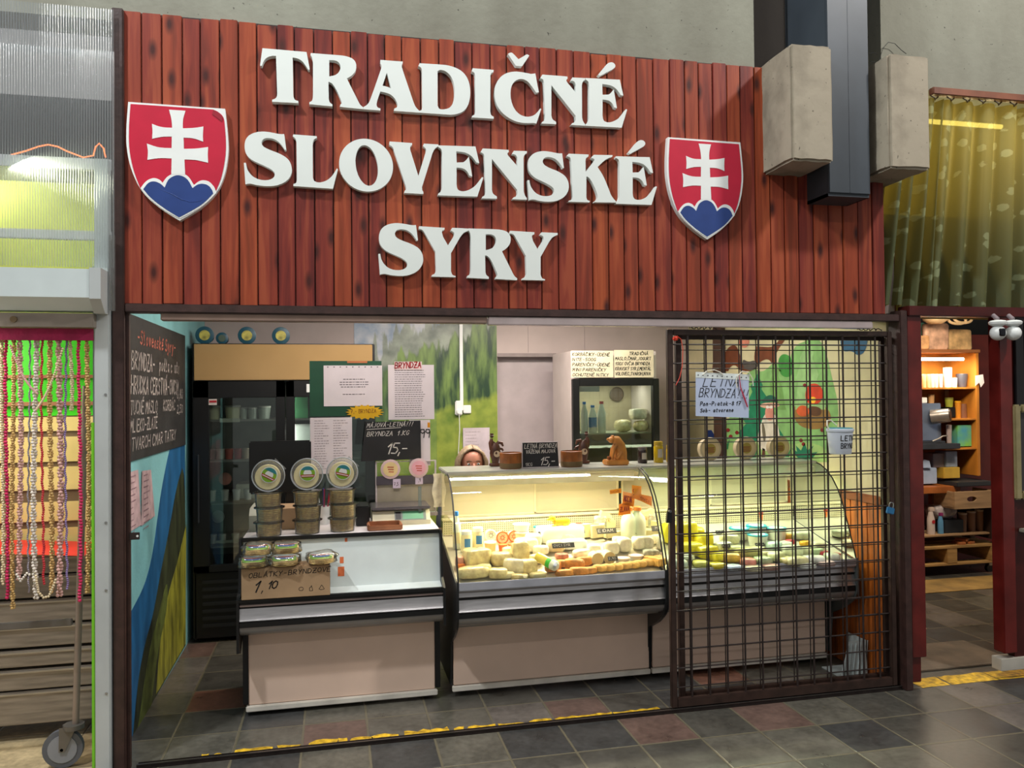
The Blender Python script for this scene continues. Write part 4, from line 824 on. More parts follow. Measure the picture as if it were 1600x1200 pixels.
# -- first case, back row
bottle(714, 857, 13, 58, 'slim milk bottle with a bright blue cap at the case\'s left end', milk, bluecap, cream)
jar(729, 862, 18, 33, 'cream jar with a blue sticker, beside the blue-capped bottle', cream, white, labelblue, 'cream jars with blue stickers')
jar(747, 857, 18, 33, 'cream jar with a blue sticker, beside the grey-marked tub', cream, white, labelblue, 'cream jars with blue stickers')
tub(766, 862, 19, 16, 'pale orange tub below the round grey-marked lid', mat('pale_orange', 'e0b478', .5), white)
leaning(767, 846, 19, 'round white tub on its side with a grey drawing on the lid', white, pale, mat('grey_print', '8c8c84', .6))
o_ = mat('orange_rim', 'd8692c', .4); op = mat('orange_print', 'cf5a28', .5)
leaning(785, 850, 20, 'orange-rimmed round tub lid facing out, left of its twin', o_, cream, op, 'orange-rimmed round tubs'); leaning(803, 847, 18, 'orange-rimmed round tub lid facing out, right of its twin', o_, cream, op, 'orange-rimmed round tubs')
tub(786, 862, 15, 12, 'small orange tub under the left orange-rimmed lid', o_, o_); tub(801, 861, 15, 12, 'small orange tub under the right orange-rimmed lid', o_, o_)
tub(815, 846, 24, 16, 'tall cream tub carrying a white tub', cream, white)
P = deckpt(815, 846); P.z += .062; t = thing('cheese_tub', P, 'white tub stacked on the tall cream tub', 'tub'); MB().lathe(P, [(.040,0),(.048,.035)], 20).build('tub_body', white, t, True); MB().lathe(P+Vector((0,0,.035)), [(.051,0),(.051,.006),(.047,.008)], 20).build('lid', white, t, True)
lump('foam_box', 875, 845, 72, 24, 'big white foam slab carrying the yellow toy lamb', white, 'box', .13, .1, 3, amp=.02, p=.2)
P = deckpt(875, 845); P.z += .092; P.x += .01
t = thing('lamb_figure', P, 'small yellow lamb figure lying on the white foam slab', 'figurine'); ym_ = mat('lamb_yellow', 'e2b21c', .4, 0, .1)
MB().pillow(P, .105, .045, .04, .08, 2).build('lamb_body', ym_, t, 'full'); MB().sphere(P+Vector((-.058,-.008,.043)), .020, .017, .02, seed=2).build('head', ym_, t, 'full'); MB().cyl(P+Vector((-.074,-.01,.041)), P+Vector((-.088,-.012,.036)), .009, .006).build('muzzle', ym_, t, True)
for q in (-.04, .03): MB().cyl(P+Vector((q,-.022,.002)), P+Vector((q-.025,-.028,.003)), .006, .004).build('leg', ym_, t, True)
wedge(905, 838, 30, 20, 'pale cheese wedge with a round red label', cream, 0, pi*.6, .3, labelred)
wedge(930, 838, 36, 19, 'pale cheese wedge with brown print, right of the red-labelled one', cream, 0, pi*.7, 1.2, mat('brown_print', 'b08a5c', .6))
wedge(948, 838, 30, 8, 'thin cheese wedge under the tall wedge', cream, 0, pi*.5, 2)
P = deckpt(950, 834); P.z += .03; t = thing('cheese_wedge', P, 'tall cheese wedge standing on edge with dark letters', 'cheese')
L = [Vector((P.x-.045,P.y,P.z)), Vector((P.x+.052,P.y+.02,P.z)), Vector((P.x+.058,P.y+.02,P.z+.035)), Vector((P.x+.02,P.y+.012,P.z+.085)), Vector((P.x-.035,P.y,P.z+.11)), Vector((P.x-.045,P.y,P.z+.08))]
MB().plate([L], (0,.04,0)).build('cheese_body', cream, t); handwriting(MB(), 'TESCO'[:0]+'SYR', (P.x-.035,P.y-.001,P.z+.045), (1,.2,-.15), (.1,0,1), NF, .022, .003).build('lettering', mat('brown_print', 'b08a5c', .6), t)
lump('film_bag', 937, 832, 22, 27, 'crumpled grey film bag behind the cheese wedges', greyfilm, 'bag', .05, 0, 6)
bottle(983, 842, 26, 50, 'cloudy plastic milk bottle behind the orange stickers', mat('cloudy_body', 'c9cfb8', .3, 0, .04), mat('orange_cap', 'd87a2c', .4))
bottle(1000, 836, 18, 42, 'narrow cloudy bottle with a red cap', mat('cloudy_body', 'c9cfb8', .3), redcap)
# middle rows
lump('cheese_ball', 833, 857, 26, 24, 'round white cheese ball in film, beside the teal lid', bagwhite, dep=.08, seed=4)
tub(842, 836, 18, 14, 'little white tub with a teal lid behind the cheese ball', pale, tealrim)
lump('cheese_block', 745, 884, 40, 27, 'large wrapped cream cheese block near the left glass', baggy, dep=.1, rz=.3, seed=5, p=.3)
lump('cheese_pouch', 718, 885, 14, 16, 'small pink wrapped packet against the left glass', mat('pink_wrap', 'dfa08c', .3, 0, .1), 'packet', .05, 0, 2)
lump('cheese_pouch', 720, 888, 14, 8, 'small orange packet below the pink one', mat('orange_wrap', 'e07a2c', .3), 'packet', .04, 0, 8)
lump('braid_bag', 813, 884, 28, 38, 'standing bag of stringy cheese with a white top', baggy, 'cheese', .06, .1, 9, amp=.1, p=.4)
lump('braid_bag', 783, 884, 34, 22, 'bag of pale stringy cheese, left of the standing bag', baggy, 'cheese', .09, 0, 11)
lump('white_bag', 822, 862, 38, 22, 'white folded bag behind the stringy cheese', bagwhite, 'bag', .09, .2, 12)
lump('shredded_bag', 740, 903, 52, 18, 'flat bag of shredded cheese in the front left corner', baggy, 'cheese', .09, .1, 13)
lump('shredded_bag', 778, 903, 30, 16, 'flat bag of shredded cheese, second from the left at the front', baggy, 'cheese', .08, -.2, 14)
lump('cheese_roll', 806, 895, 40, 22, 'long white wrapped cheese roll lying diagonal', bagwhite, 'cheese', .06, -.6, 15)
lump('shredded_bag', 826, 897, 26, 24, 'yellowish bag of cheese left of the green-banded tube', baggy, 'cheese', .07, .3, 16)
P = deckpt(856, 895); t = thing('cheese_tube', P, 'yellow plastic-wrapped tube with a green band, lying diagonal', 'cheese')
d = Vector((.075,-.11,-.035)); c = P+Vector((-.008,-.002,.062)); MB().tube([c-d*.55, c-d*.45, c, c+d*.28], .028, 14, rs=[.012,.026,.028,.028]).build('wrapped_roll', mat('tube_yellow', 'dfcf5c', .25, 0, .06, coat=.5), t, True)
MB().tube([c+d*.10, c+d*.30], .0288, 14).build('band', mat('green_band', '2fae2c', .35), t, True); MB().tube([c+d*.30, c+d*.5, c+d*.58], .028, 14, rs=[.0285,.027,.015]).build('tube_end', white, t, True)
for i, (x_, y_, w_, h_, l_, m__) in enumerate([
 (868,862,30,18,'cream packet behind the first black price tag',cream),(895,858,44,16,'flat white packet between two price tags',white),(887,848,30,16,'white packet beside the toy lamb',bagwhite),
 (955,866,24,20,'white cheese packet left of the film-wrapped rolls',bagwhite),(975,862,22,22,'round film-wrapped white cheese',bagwhite),(998,858,22,20,'film-wrapped white cheese beside the cloudy bottle',bagwhite),
 (928,864,20,14,'pale packet with a red mark beside the beige rolls',pale),(878,874,20,10,'pink-brown salami slices packet',mat('salami','b0705a',.5,0,.2,40))]):
    lump('cheese_packet', x_, y_, w_, h_, l_, m__, 'cheese', .07, .15*(i % 3-1), 20+i)
for i, (x_, y_, l_) in enumerate([(934,884,'beige cheese roll end-on, left of a pair'),(953,882,'beige cheese roll end-on, right of a pair')]):
    P = deckpt(x_, y_); k = mpp(P); t = thing('cheese_roll', P, l_, 'cheese', 'beige rolls seen end-on'); r = 10*k; c = P+Vector((0,0,r))
    MB().lathe(c, [(r*.5,-.09),(r,-.07),(r,0)], 16, 'y').build('wrapper', bagwhite, t, True); MB().lathe(c, [(r*.93,0),(r*.93,.002)], 16, 'y').build('cut_face', mat('roll_beige', 'c9b98c', .6), t)
for i, (x_, y_, l_) in enumerate([(973,880,'flat round pack with a pink label, left one'),(994,876,'flat round pack with a pink label, right one')]):
    tub(x_, y_, 24, 9, l_, mat('pale_blue_pack', 'cfd4d0', .3), mat('pack_pink', 'd8b4b0', .4), white, 'flat packs with pink labels')
sm = [(864,893,30,16,.4),(880,887,34,12,-.4),(897,890,34,17,-.5),(912,884,28,14,.2),(926,880,22,12,.6),(882,900,30,10,.1),(905,898,32,12,-.2),(922,896,24,10,.3)]
ls = ['leftmost smoked cheese, beside the green-banded tube','smoked cheese behind the braided ones','longest smoked cheese stick of the orange pile','smoked cheese at the top of the orange pile','smoked cheese under the beige rolls','smoked cheese in front, left of the pile','smoked cheese at the front of the pile, beside the channel','smoked cheese at the pile\'s right end']
for i, (x_, y_, w_, h_, r_) in enumerate(sm): lump('smoked_cheese', x_, y_, w_, h_, ls[i], smoked, 'cheese', .045, r_, 30+i, 'orange smoked cheeses')
go = [(937,893,'leftmost'),(950,892,'second'),(963,891,'third'),(976,889,'fourth'),(988,888,'fifth'),(1000,886,'sixth'),(1012,884,'rightmost')]
for i, (x_, y_, l_) in enumerate(go):
    P = deckpt(x_, y_); t = thing('oval_cheese', P, '%s golden oval cheese of the front row under the beige rolls' % l_, 'cheese', 'golden oval cheeses in the front row')
    MB().pillow(P, .085, .045, .038, .06, i, -.7, p=.8).build('cheese_body', golden, t, 'full')
P = deckpt(1022, 882); t = thing('cheese_block', P, 'square golden cheese block at the case\'s right end', 'cheese'); b_ = MB().rbox(-.035,.035,-.065,.065,0,.04,.006); b_.xf(Matrix.Translation(P) @ Matrix.Rotation(.5,4,'Z')).build('cheese_body', golden, t)
for x_, y_, w_, h_, l_, tx in [(842,853,26,11,'black price tag in front of the cream packets','KORB'),(882,846,33,9,'black price tag below the toy lamb','PARENICA'),(863,869,36,8,'black price tag above the smoked pile','OVCI SYR'),(933,846,32,9,'black price tag under the cheese wedges','EIDAM'),(980,846,22,8,'black price tag before the cloudy bottle','NIVA'),(950,889,16,7,'tiny price tag on the golden oval cheeses','2,90')]: pricetag(x_, y_, w_, h_, l_, tx)
rnd = random.Random(21)
fill = [(735,872,26,10,'low flat cheese packet between the jars and the cream block',baggy),(765,878,26,12,'small wrapped cheese behind the flat shredded bags',bagwhite),(797,868,24,14,'wrapped cheese left of the white folded bag',baggy),(757,893,22,12,'yellow wrapped slice over the shredded bags',cream),
 (845,866,26,14,'wrapped white cheese behind the green-banded tube',bagwhite),(838,880,22,14,'cream cheese piece touching the green-banded tube',cream),(908,870,30,12,'white wrapped cheese above the smoked pile',bagwhite),(941,872,22,12,'small wrapped cheese behind the beige rolls',bagwhite),
 (1014,858,22,22,'grey-film wrapped cheese at the right glass',greyfilm),(1016,872,24,14,'clear pack under the grey-film cheese',greyfilm),(1022,846,22,16,'film-wrapped cheese behind the grey pack at the right glass',greyfilm),(968,852,24,14,'white packet behind the round wrapped cheese',bagwhite),
 (792,903,26,9,'thin yellow cheese slice pack in the front row',cream),(812,905,28,9,'thin cream cheese pack in the front row, right of the yellow one',baggy),(840,903,26,9,'pale pack before the green-banded tube',cream)]
for i, (x_, y_, w_, h_, l_, m__) in enumerate(fill): lump('cheese_packet', x_, y_, w_, h_, l_, m__, 'cheese', .06, rnd.uniform(-.5,.5), 90+i)
# orange hand-written stickers hanging on the curved glass
orm = glassmat('orange_card', 'ffffff', 1.0, .4, frost='ffb428', frostamt=.97); dkp = mat('dark_orange_ink', 'a8401c', .7)
def sheet_on_glass(pts, label, txt):
    """cards stuck on the inside of the curved pane"""
    P = []
    for x_, y_ in pts:
        best = None
        for i in range(60):
            f = i/59*(len(CP)-1); a = min(int(f), len(CP)-2); q = f-a; yy = CP[a][0]*(1-q)+CP[a+1][0]*q; zz = CP[a][1]*(1-q)+CP[a+1][1]*q
            w_ = at(x_, y_, Y=yy); e = abs(w_.z-zz)
            if best is None or e < best[0]: best = (e, w_)
        P.append(best[1]+Vector((0,.006,0)))
    c = sum(P, Vector())/len(P); t = thing('sticker', Vector((c.x, c.y, min(p.z for p in P))), label, 'sticker', 'orange stickers on the curved glass')
    n = (P[1]-P[0]).cross(P[2]-P[0]).normalized(); n = n if n.y < 0 else -n
    MB().plate([P], -n*.001).build('card', orm, t)
    r = (P[1]-P[0]); u = (P[3]-P[0]); 
    handwriting(MB(), txt, P[0]+r*.1+u*.28, r, u, n, u.length*.42, u.length*.055, fit=r.length*.8).build('lettering', dkp, t)
for pts, l_, tx in [([(988,778),(1002,783),(1003,760),(988,758)],'upper orange card','SYR'),([(973,789),(991,792),(993,772),(974,768)],'middle orange card','AKCIA'),([(967,806),(986,803),(985,784),(968,788)],'lowest orange card','ZLAVA'),([(1000,782),(1019,791),(1019,776),(1000,772)],'right orange card','OVCI'),([(954,772),(972,770),(971,763),(953,766)],'left small red-orange card','NOVE')]:
    sheet_on_glass(pts, l_+' of the cluster on the curved glass', tx)

# -- second case
gb = mat('green_tint_pack', 'b9bd94', .3, 0, .12, 20, bump=.6, bscale=30, coat=.4)
for i, (x_, y_, w_, h_, r_, l_) in enumerate([(1050,848,30,32,.0,'yellow plastic bag at the left end behind the gate'),(1072,850,36,34,.2,'tall yellow plastic bag beside the gate frame'),(1092,846,16,22,-.3,'small yellow bag propped on the perforated plate'),(1100,858,26,24,.3,'yellow bag in the middle of the yellow heap'),(1078,868,40,20,-.2,'yellow bag at the front of the heap'),(1105,872,34,20,.1,'yellow bag right end of the heap'),(1120,876,28,14,.2,'flat yellow packet beside the orange one')]):
    lump('yellow_bag', x_, y_, w_, h_, l_, yel, 'bag', .09, r_, 40+i, 'yellow bags behind the gate', amp=.25)
for x_, y_, l_ in [(1155,842,'teal-lidded round tub, left one'),(1182,838,'teal-lidded round tub, back middle one'),(1184,852,'teal-lidded round tub, front middle one'),(1213,842,'teal-lidded round tub, right one')]:
    tub(x_, y_, 32, 18, l_, pale, tealrim, mat('lid_pale', 'b9d4c4', .4), 'teal-lidded tubs behind the gate')
tub(1187, 812, 12, 12, 'little orange tub by the perforated plate', o_, redcap)
pk_ = [(1140,878,34,14,'orange-yellow packet right of the yellow bags','d8a83c'),(1165,872,34,16,'olive packet behind the mesh','b8ad6a'),(1182,868,26,14,'pale yellow packet under the teal tubs','d6cf94'),(1168,884,26,12,'pink-red packet at the front edge','c07a68'),(1192,882,28,12,'green-white packet at the front edge','a8b88c'),(1212,876,30,14,'pale packet with a red corner','d2cfa8'),
 (1238,868,32,16,'white packet below the red and yellow ones','d9d9c4'),(1245,884,36,14,'yellowish flat packet near the right end','cfca94'),(1210,860,26,14,'pale blue packet behind the mesh','b4c8c4'),(1272,880,34,12,'white packet with a red stripe at the right end','d6d8c8'),(1300,876,24,12,'pale packet in the right corner','c8ccb4'),(1130,862,28,16,'silvery packet beside the yellow heap','b4b4a4'),(1140,850,30,16,'cream packet behind the yellow heap','cfc89c'),(1058,886,30,12,'white packet with blue print at the left end','c9d0d0'),(1070,878,30,12,'grey-white packet under the yellow heap','c4c4b8'),(1095,886,26,10,'yellow-blue flat packet at the front','d0c864')]
for i, (x_, y_, w_, h_, l_, c_) in enumerate(pk_): lump('cheese_packet', x_, y_, w_, h_, l_, mat('pack_'+c_, c_, .3, 0, .1, 25, bump=.5, bscale=30, coat=.3), 'packet', .08, .3*(i % 3-1), 60+i)
for i, (x_, y_, c_, l_) in enumerate([(1230,842,'d8a01c','small yellow packet left of the red one'),(1233,851,'b8203c','small red packet at the right end'),(1258,853,'d8a01c','small yellow packet right of the red one'),(1285,868,'b8203c','dark red packet in the right front corner'),(1305,872,'b8303c','red-white packet touching the right glass')]):
    lump('snack_packet', x_, y_, 18, 8, l_, mat('snack_'+c_, c_, .35, 0, .05), 'packet', .05, .4, 80+i)
fl2 = [(1152,866,28,14,'pale sage packet in the middle behind the mesh','b4b88c'),(1198,872,24,12,'cream packet left of the pale red-cornered one','cfc69c'),(1225,858,26,12,'white packet behind the small red packet','d4d8cc'),(1254,866,28,12,'cream packet right of the small red packet','d8d4b0'),(1272,866,26,10,'pale green packet behind the striped one','b8c8a0'),
 (1228,880,28,10,'light pack with yellow print at the front edge','d8cc88'),(1262,888,26,8,'flat white pack at the front edge','d8dcd4'),(1290,884,26,8,'flat pink-white pack near the right end','d4b8b0'),(1145,890,28,8,'flat light blue pack at the front edge','b4c4d0'),(1178,892,28,8,'flat cream pack at the front edge','d4cca8'),(1205,890,26,8,'flat reddish pack at the front edge','c09080'),(1120,888,26,9,'flat yellow pack at the front edge','dccc3c'),(1252,842,26,12,'pale pack behind the little yellow packets','c4ccb0'),(1278,856,24,10,'cream pack beside the dark red packet','d4ccb0')]
for i, (x_, y_, w_, h_, l_, c_) in enumerate(fl2): lump('cheese_packet', x_, y_, w_, h_, l_, mat('pack_'+c_, c_, .3, 0, .1, 25, bump=.5, bscale=30, coat=.3), 'packet', .08, .3*(i % 3-1), 120+i)
for x_, y_, w_, l_ in [(1118,846,14,'black price tag beside the yellow heap'),(1180,866,16,'black price tag before the teal tubs'),(1128,868,14,'black price tag on the cream packet behind the gate')]: pricetag(x_, y_, w_, 6, l_, 'KG')
# ================================================================== things on the checkout counter
def wafer_label(c, r, parent, rot=0.0):
    """round label: white ring, green field, teal cap, white band with a red ribbon (facing the hall)"""
    MB().lathe(c, [(r,0),(r,.001)], 28, 'y').build('label_ring', white, parent)
    d = MB().lathe(c+Vector((0,-.0011,0)), [(r*.9,0),(r*.9,.0008)], 28, 'y').build('label_field', labelgreen, parent)
    def seg(z0, z1, y, k=.88):
        P = []; n = 10
        for i in range(n+1):
            z = z0+(z1-z0)*i/n; P.append((sqrt(max(0, k*k-z*z)), z))
        L = P+[(-x, z) for x, z in reversed(P)]
        return [[c+Matrix.Rotation(rot, 3, 'Y')@Vector((x*r, 0, z*r))+Vector((0, y, 0)) for x, z in L]]
    MB().plate(seg(.42,.86,-.0024), (0,.0004,0)).build('label_teal', mat('label_teal', '2a7f8c', .5), parent)
    MB().plate(seg(-.12,.40,-.0022,.5), (0,.0004,0)).build('label_white', white, parent)
    MB().plate(seg(-.46,-.16,-.0030), (0,.0004,0)).build('label_ribbon', labelred, parent)
    MB().plate(seg(-.36,-.27,-.0035,.8), (0,.0004,0)).build('label_ribbon_line', white, parent)
K = None
stk = [(420,846,[(774,.150),(798,.150),(822,.152)],.56),(480,842,[(773,.150),(797,.15),(818,.152)],.58),(535,839,[(771,.148),(793,.148),(816,.152)],.60)]
base = thing('wafer_tub', (0,0,0)); r = .073
MB().lathe((0,0,0), [(r*.86,0),(r*.93,.068)], 24).build('tub_body', clearp2, base, True)
MB().lathe((0,0,.068), [(r*1.08,0),(r*1.08,.005),(r*.95,.008),(r*.95,.006)], 24).build('lid', clearp, base, True)
wf = MB()
for i in range(7): wf.lathe((0,0,.004+i*.0088), [(r*.74,0),(r*.77,.003),(r*.74,.0062)], 24)
tag(wf.build('wafer_stack', wafer, base, True), kind='stuff')
first = True; names = ['left','middle','right']; lev = ['bottom','middle','top']
HH = .0765
for s_, (px, py, L, yy) in enumerate(stk):
    P = at(px, py, Z=.900); P.y = yy; P.x = at(px, 800, Y=yy).x
    for k in range(3):
        loc = Vector((P.x+[0,.004,-.003][k], yy+[0,-.004,.003][k], .9005+k*HH)); lb = 'clear tub of round wafers, %s one of the %s stack' % (lev[k], names[s_])
        if first: base.location = loc; ABS[base] = loc; base['label'] = lb; base['group'] = 'wafer tubs stacked on the counter'; base['category'] = 'tub'; first = False
        else: q = dup(base, loc, None, lb, 'wafer tubs stacked on the counter'); q['category'] = 'tub'
    # the tub set on edge on top, its face to the hall
    R_ = .083; c = Vector((P.x, yy-.01, .9005+3*HH+R_))
    t = thing('upright_wafer_tub', (c.x, yy, .9005+3*HH), 'round clear wafer tub standing on edge on the %s stack, green label showing' % names[s_], 'tub', 'wafer tubs stood on edge')
    MB().lathe(c, [(R_*.8,-.05),(R_*.93,-.046),(R_*.98,0),(R_,.004),(R_*.90,.006),(R_*.88,.0)], 32, 'y').build('tub_body', clearp2, t, True)
    MB().tube([c+Vector((R_*.985*cos(a),-.006,R_*.985*sin(a))) for a in [2*pi*i/32 for i in range(32)]], .003, 6, True).build('rim', mat('rim_clear', 'b9c0c6', .2, .2), t, True)
    hg = [Vector((R_*cos(a), 0, R_*sin(a))) for a in [.35,.6,.95,1.2]]
    MB().plate([[c+Vector((0,-.003,0))+hg[0], c+Vector((0,-.003,0))+hg[0]*1.16, c+Vector((0,-.003,0))+hg[3]*1.16, c+Vector((0,-.003,0))+hg[3], c+Vector((0,-.003,0))+hg[2], c+Vector((0,-.003,0))+hg[1]]], (0,.004,0)).build('hinge', clearp2, t)
    MB().lathe(c+Vector((-.003,-.0,-.008)), [(R_*.77,-.035),(R_*.79,0),(R_*.77,.003)], 32, 'y').build('wafer', waferdisc, t, True)
    wafer_label(c+Vector((.004,-.0085,.004)), R_*.51, t, [.5,0,.25][s_])
# carton with the price and the foil packs on it
bx0, bx1 = at(377,930,Y=.345).x, at(516,930,Y=.345).x
t = thing('carton', ((bx0+bx1)/2,.39,.622), 'brown cardboard carton with handwritten price 1,10 hanging on the counter front', 'box')
MB().rbox(bx0, bx1, .345, .352, .6225, .775, .002).rbox(bx0, bx0+.006, .352, .375, .6225, .775, .001).rbox(bx1-.006, bx1, .352, .375, .6225, .775, .001).rbox(bx0,bx1,.3525,.46,.770,.778,.002).build('board', card, t)
l = MB(); o_w = Vector((bx0+.035,.345,.730)); handwriting(l, 'OBLÁTKY-BRYNDZOVÉ', o_w, (1,0,.03), ZU, NF, .022, .003, .15, .1, fit=.40)
a = Vector((bx0+.055,.345,.660)); handwriting(l, '1', a, XR, ZU, NF, .052, .0065, .35); handwriting(l, ',', a+Vector((.035,0,0)), XR, ZU, NF, .04, .004, .3); handwriting(l, '10', a+Vector((.068,0,.012)), XR, ZU, NF, .036, .0055, .3, track=1.0)
# carton marks: glass, bin and recycling outlines
for k, dx in enumerate((.285,.335,.385)):
    cx = bx0+dx; cz = .662
    if k == 0: pts = [(cos(q)*.011, sin(q)*.009) for q in [i*pi/6 for i in range(13)]]
    elif k == 1: pts = [(-.009,-.012),(-.009,.004),(-.002,.006),(0,.014),(.004,.002),(.006,-.012),(-.009,-.012)]
    else: pts = [(-.013,-.006),(0,.014),(.013,-.006),(.006,-.009),(-.006,-.009),(-.013,-.006)]
    for p, q in zip(pts, pts[1:]):
        A = Vector((cx+p[0],.3441,cz+p[1])); B = Vector((cx+q[0],.3441,cz+q[1])); d = (B-A).normalized(); w = NF.cross(d)*.0011; l.quad(A-w,B-w,B+w,A+w)
l.build('lettering', ink, t)
pm = glassmat('crinkled_wrap', 'f8fafa', .95, .12, frost='e8e8e8', frostamt=.08)
def pack(px, py, w, label, z, y, rz=0):
    P = at(px, py, Y=y); P = Vector((P.x, y, z)); W_ = w*mpp(P)*1.05
    t = thing('wafer_pack', P, label, 'packet', 'foil-wrapped wafer packs on the carton')
    i0 = MB()
    for i in range(4): i0.lathe(P+Vector((0,0,.004+i*.0078)), [(W_*.40,0),(W_*.42,.0025),(W_*.40,.0055)], 18)
    tag(i0.build('wafer_stack', wafer, t, True), kind='stuff')
    def arc(u, v, dz=0.0): return P+Vector((W_*.44*sin(-1.0+2.0*u), -W_*.47*cos(-1.0+2.0*u)*(1-.30*v), .014+.036*v+dz))
    MB().sheet(lambda u, v: arc(u, .45+.55*v), 12, 2).build('green_band', labelgreen, t, True)
    MB().sheet(lambda u, v: arc(.15+.7*u, .74+.16*v, .0012)+Vector((0,-.002,0)), 10, 1).build('blue_band', mat('pack_blue', '2a4f9c', .4), t, True)
    MB().sheet(lambda u, v: arc(.05+.9*u, .93+.10*v, .0016)+Vector((0,-.002,0)), 10, 1).build('red_band', labelred, t, True)
    MB().pillow(P, W_*1.04, W_*1.0, .060, .30, int(px) % 17, rz, 18, 10, .6).build('wrap', pm, t, 'full')
pack(397,880,44,'wafer pack at the front left of the carton', .779, .378); pack(445,879,46,'wafer pack at the front middle of the carton', .779, .378)
pack(502,879,44,'wafer pack alone at the right end of the carton', .779, .378)
pack(403,862,42,'upper wafer pack of the left pair on the carton', .838, .385); pack(448,857,42,'upper wafer pack of the middle pair on the carton', .838, .385)
# boxes behind the stacks
t = MB().plate([[Vector((-.455,.70,.9005)),Vector((-.455,.98,.9005)),Vector((-.455,.98,1.02)),Vector((-.455,.74,1.02)),Vector((-.455,.70,.985))]], (.07,0,0)).build('file_holder', mat('holder_grey', 'a9ab9c', .5)); tag(t, 'pale grey slanted holder at the left end behind the wafer tubs', 'holder')
o = MB().rbox(-.375, -.12, .72, .94, .9005, 1.015, .003).build('box', card); tag(o, 'low brown cardboard box behind the wafer stacks', 'box')
# till monitor
t = thing('monitor', (-.24,.84,.9), 'black till monitor seen from behind, left of the hanging lists', 'monitor')
x0, x1 = at(389,700,Y=.96).x, at(486,700,Y=.96).x; z1 = at(430,689,Y=.96).z
t.location = (-.24,.97,.9005); ABS[t] = Vector((-.24,.97,.9005))
MB().rbox(x0, x1, .955, .985, z1-.30, z1, .008).build('screen_back', blk, t); MB().rbox(-.28,-.20,.962,.99,.915,z1-.10,.005).build('stand', blk, t); MB().rbox(-.34,-.14,.945,1.015,.9005,.916,.005).build('foot', blk, t)
# scale
t = thing('scale', (.36,.80,.90), 'off-white shop scale with a green display and steel pan', 'scale')
sb = mat('scale_ivory', 'cbc7ae', .45, 0, .03)
xa, xb = at(582,815,Y=.72).x, at(672,815,Y=.72).x; t.location = ((xa+xb)/2,.82,.9005); ABS[t] = Vector(t.location)
MB().plate([[Vector((xa,y,z)) for y,z in [(.70,.9005),(.94,.9005),(.94,.975),(.745,.975),(.70,.925)]]], (xb-xa,0,0)).build('body', sb, t)
MB().rbox(xa-.005, xb+.005, .72, .97, .982, .998, .006).build('pan', mat('pan_steel', '8a8488', .25, .8), t); MB().rbox(xa+.05,xb-.05,.76,.92,.974,.983,.002).build('pan_support', blk, t)
def slant(u0, u1, v0, v1, o_=.001):
    A = Vector((0,.70,.925)); B = Vector((0,.745,.975)); n = Vector((0,-(B.z-A.z),(B.y-A.y))).normalized()
    return [Vector((xa+(xb-xa)*u, 0, 0))+A*(1-v)+B*v+n*o_ for u, v in ((u0,v0),(u1,v0),(u1,v1),(u0,v1))]
MB().plate([slant(.38,.93,.02,.95)], (0,.0006,0)).build('display_frame', mat('display_grey', '6f7a74', .4), t)
MB().plate([slant(.52,.88,.12,.85,.002)], (0,.0006,0)).build('display', mat('display_green', '4f9c72', .3, 0, .03), t)
MB().plate([slant(.40,.49,.12,.85,.002)], (0,.0006,0)).build('keypad', blk, t)
# wooden coin tray
P = at(602,829,Z=.9005); P = Vector((P.x,.60,.9005)); t = thing('coin_tray', P, 'small brown wooden tray in front of the scale', 'tray')
MB().rbox(P.x-.082,P.x+.082,.545,.655,.9005,.908,.003).rbox(P.x-.088,P.x+.088,.537,.55,.9008,.928,.004).rbox(P.x-.088,P.x+.088,.65,.663,.9008,.935,.004).rbox(P.x-.093,P.x-.080,.545,.655,.9008,.932,.004).rbox(P.x+.080,P.x+.093,.545,.655,.9008,.932,.004).build('tray_body', mat('tray_wood', '8f5c3c', .5, 0, .15, 10), t)
# clear guard screen and posts
t = thing('guard_screen', (.42,.585,.9005), 'clear acrylic guard post and shelf in front of the scale', 'screen')
P = at(652,800,Y=.66); MB().rbox(P.x-.009,P.x+.009,.651,.669,.9005,1.11,.002).rbox(P.x-.03,P.x+.03,.63,.69,.9005,.906,.002).build('post', glassmat('acrylic', 'e8f4ee', .75, .05), t)
t.location = (P.x,.66,.9005)
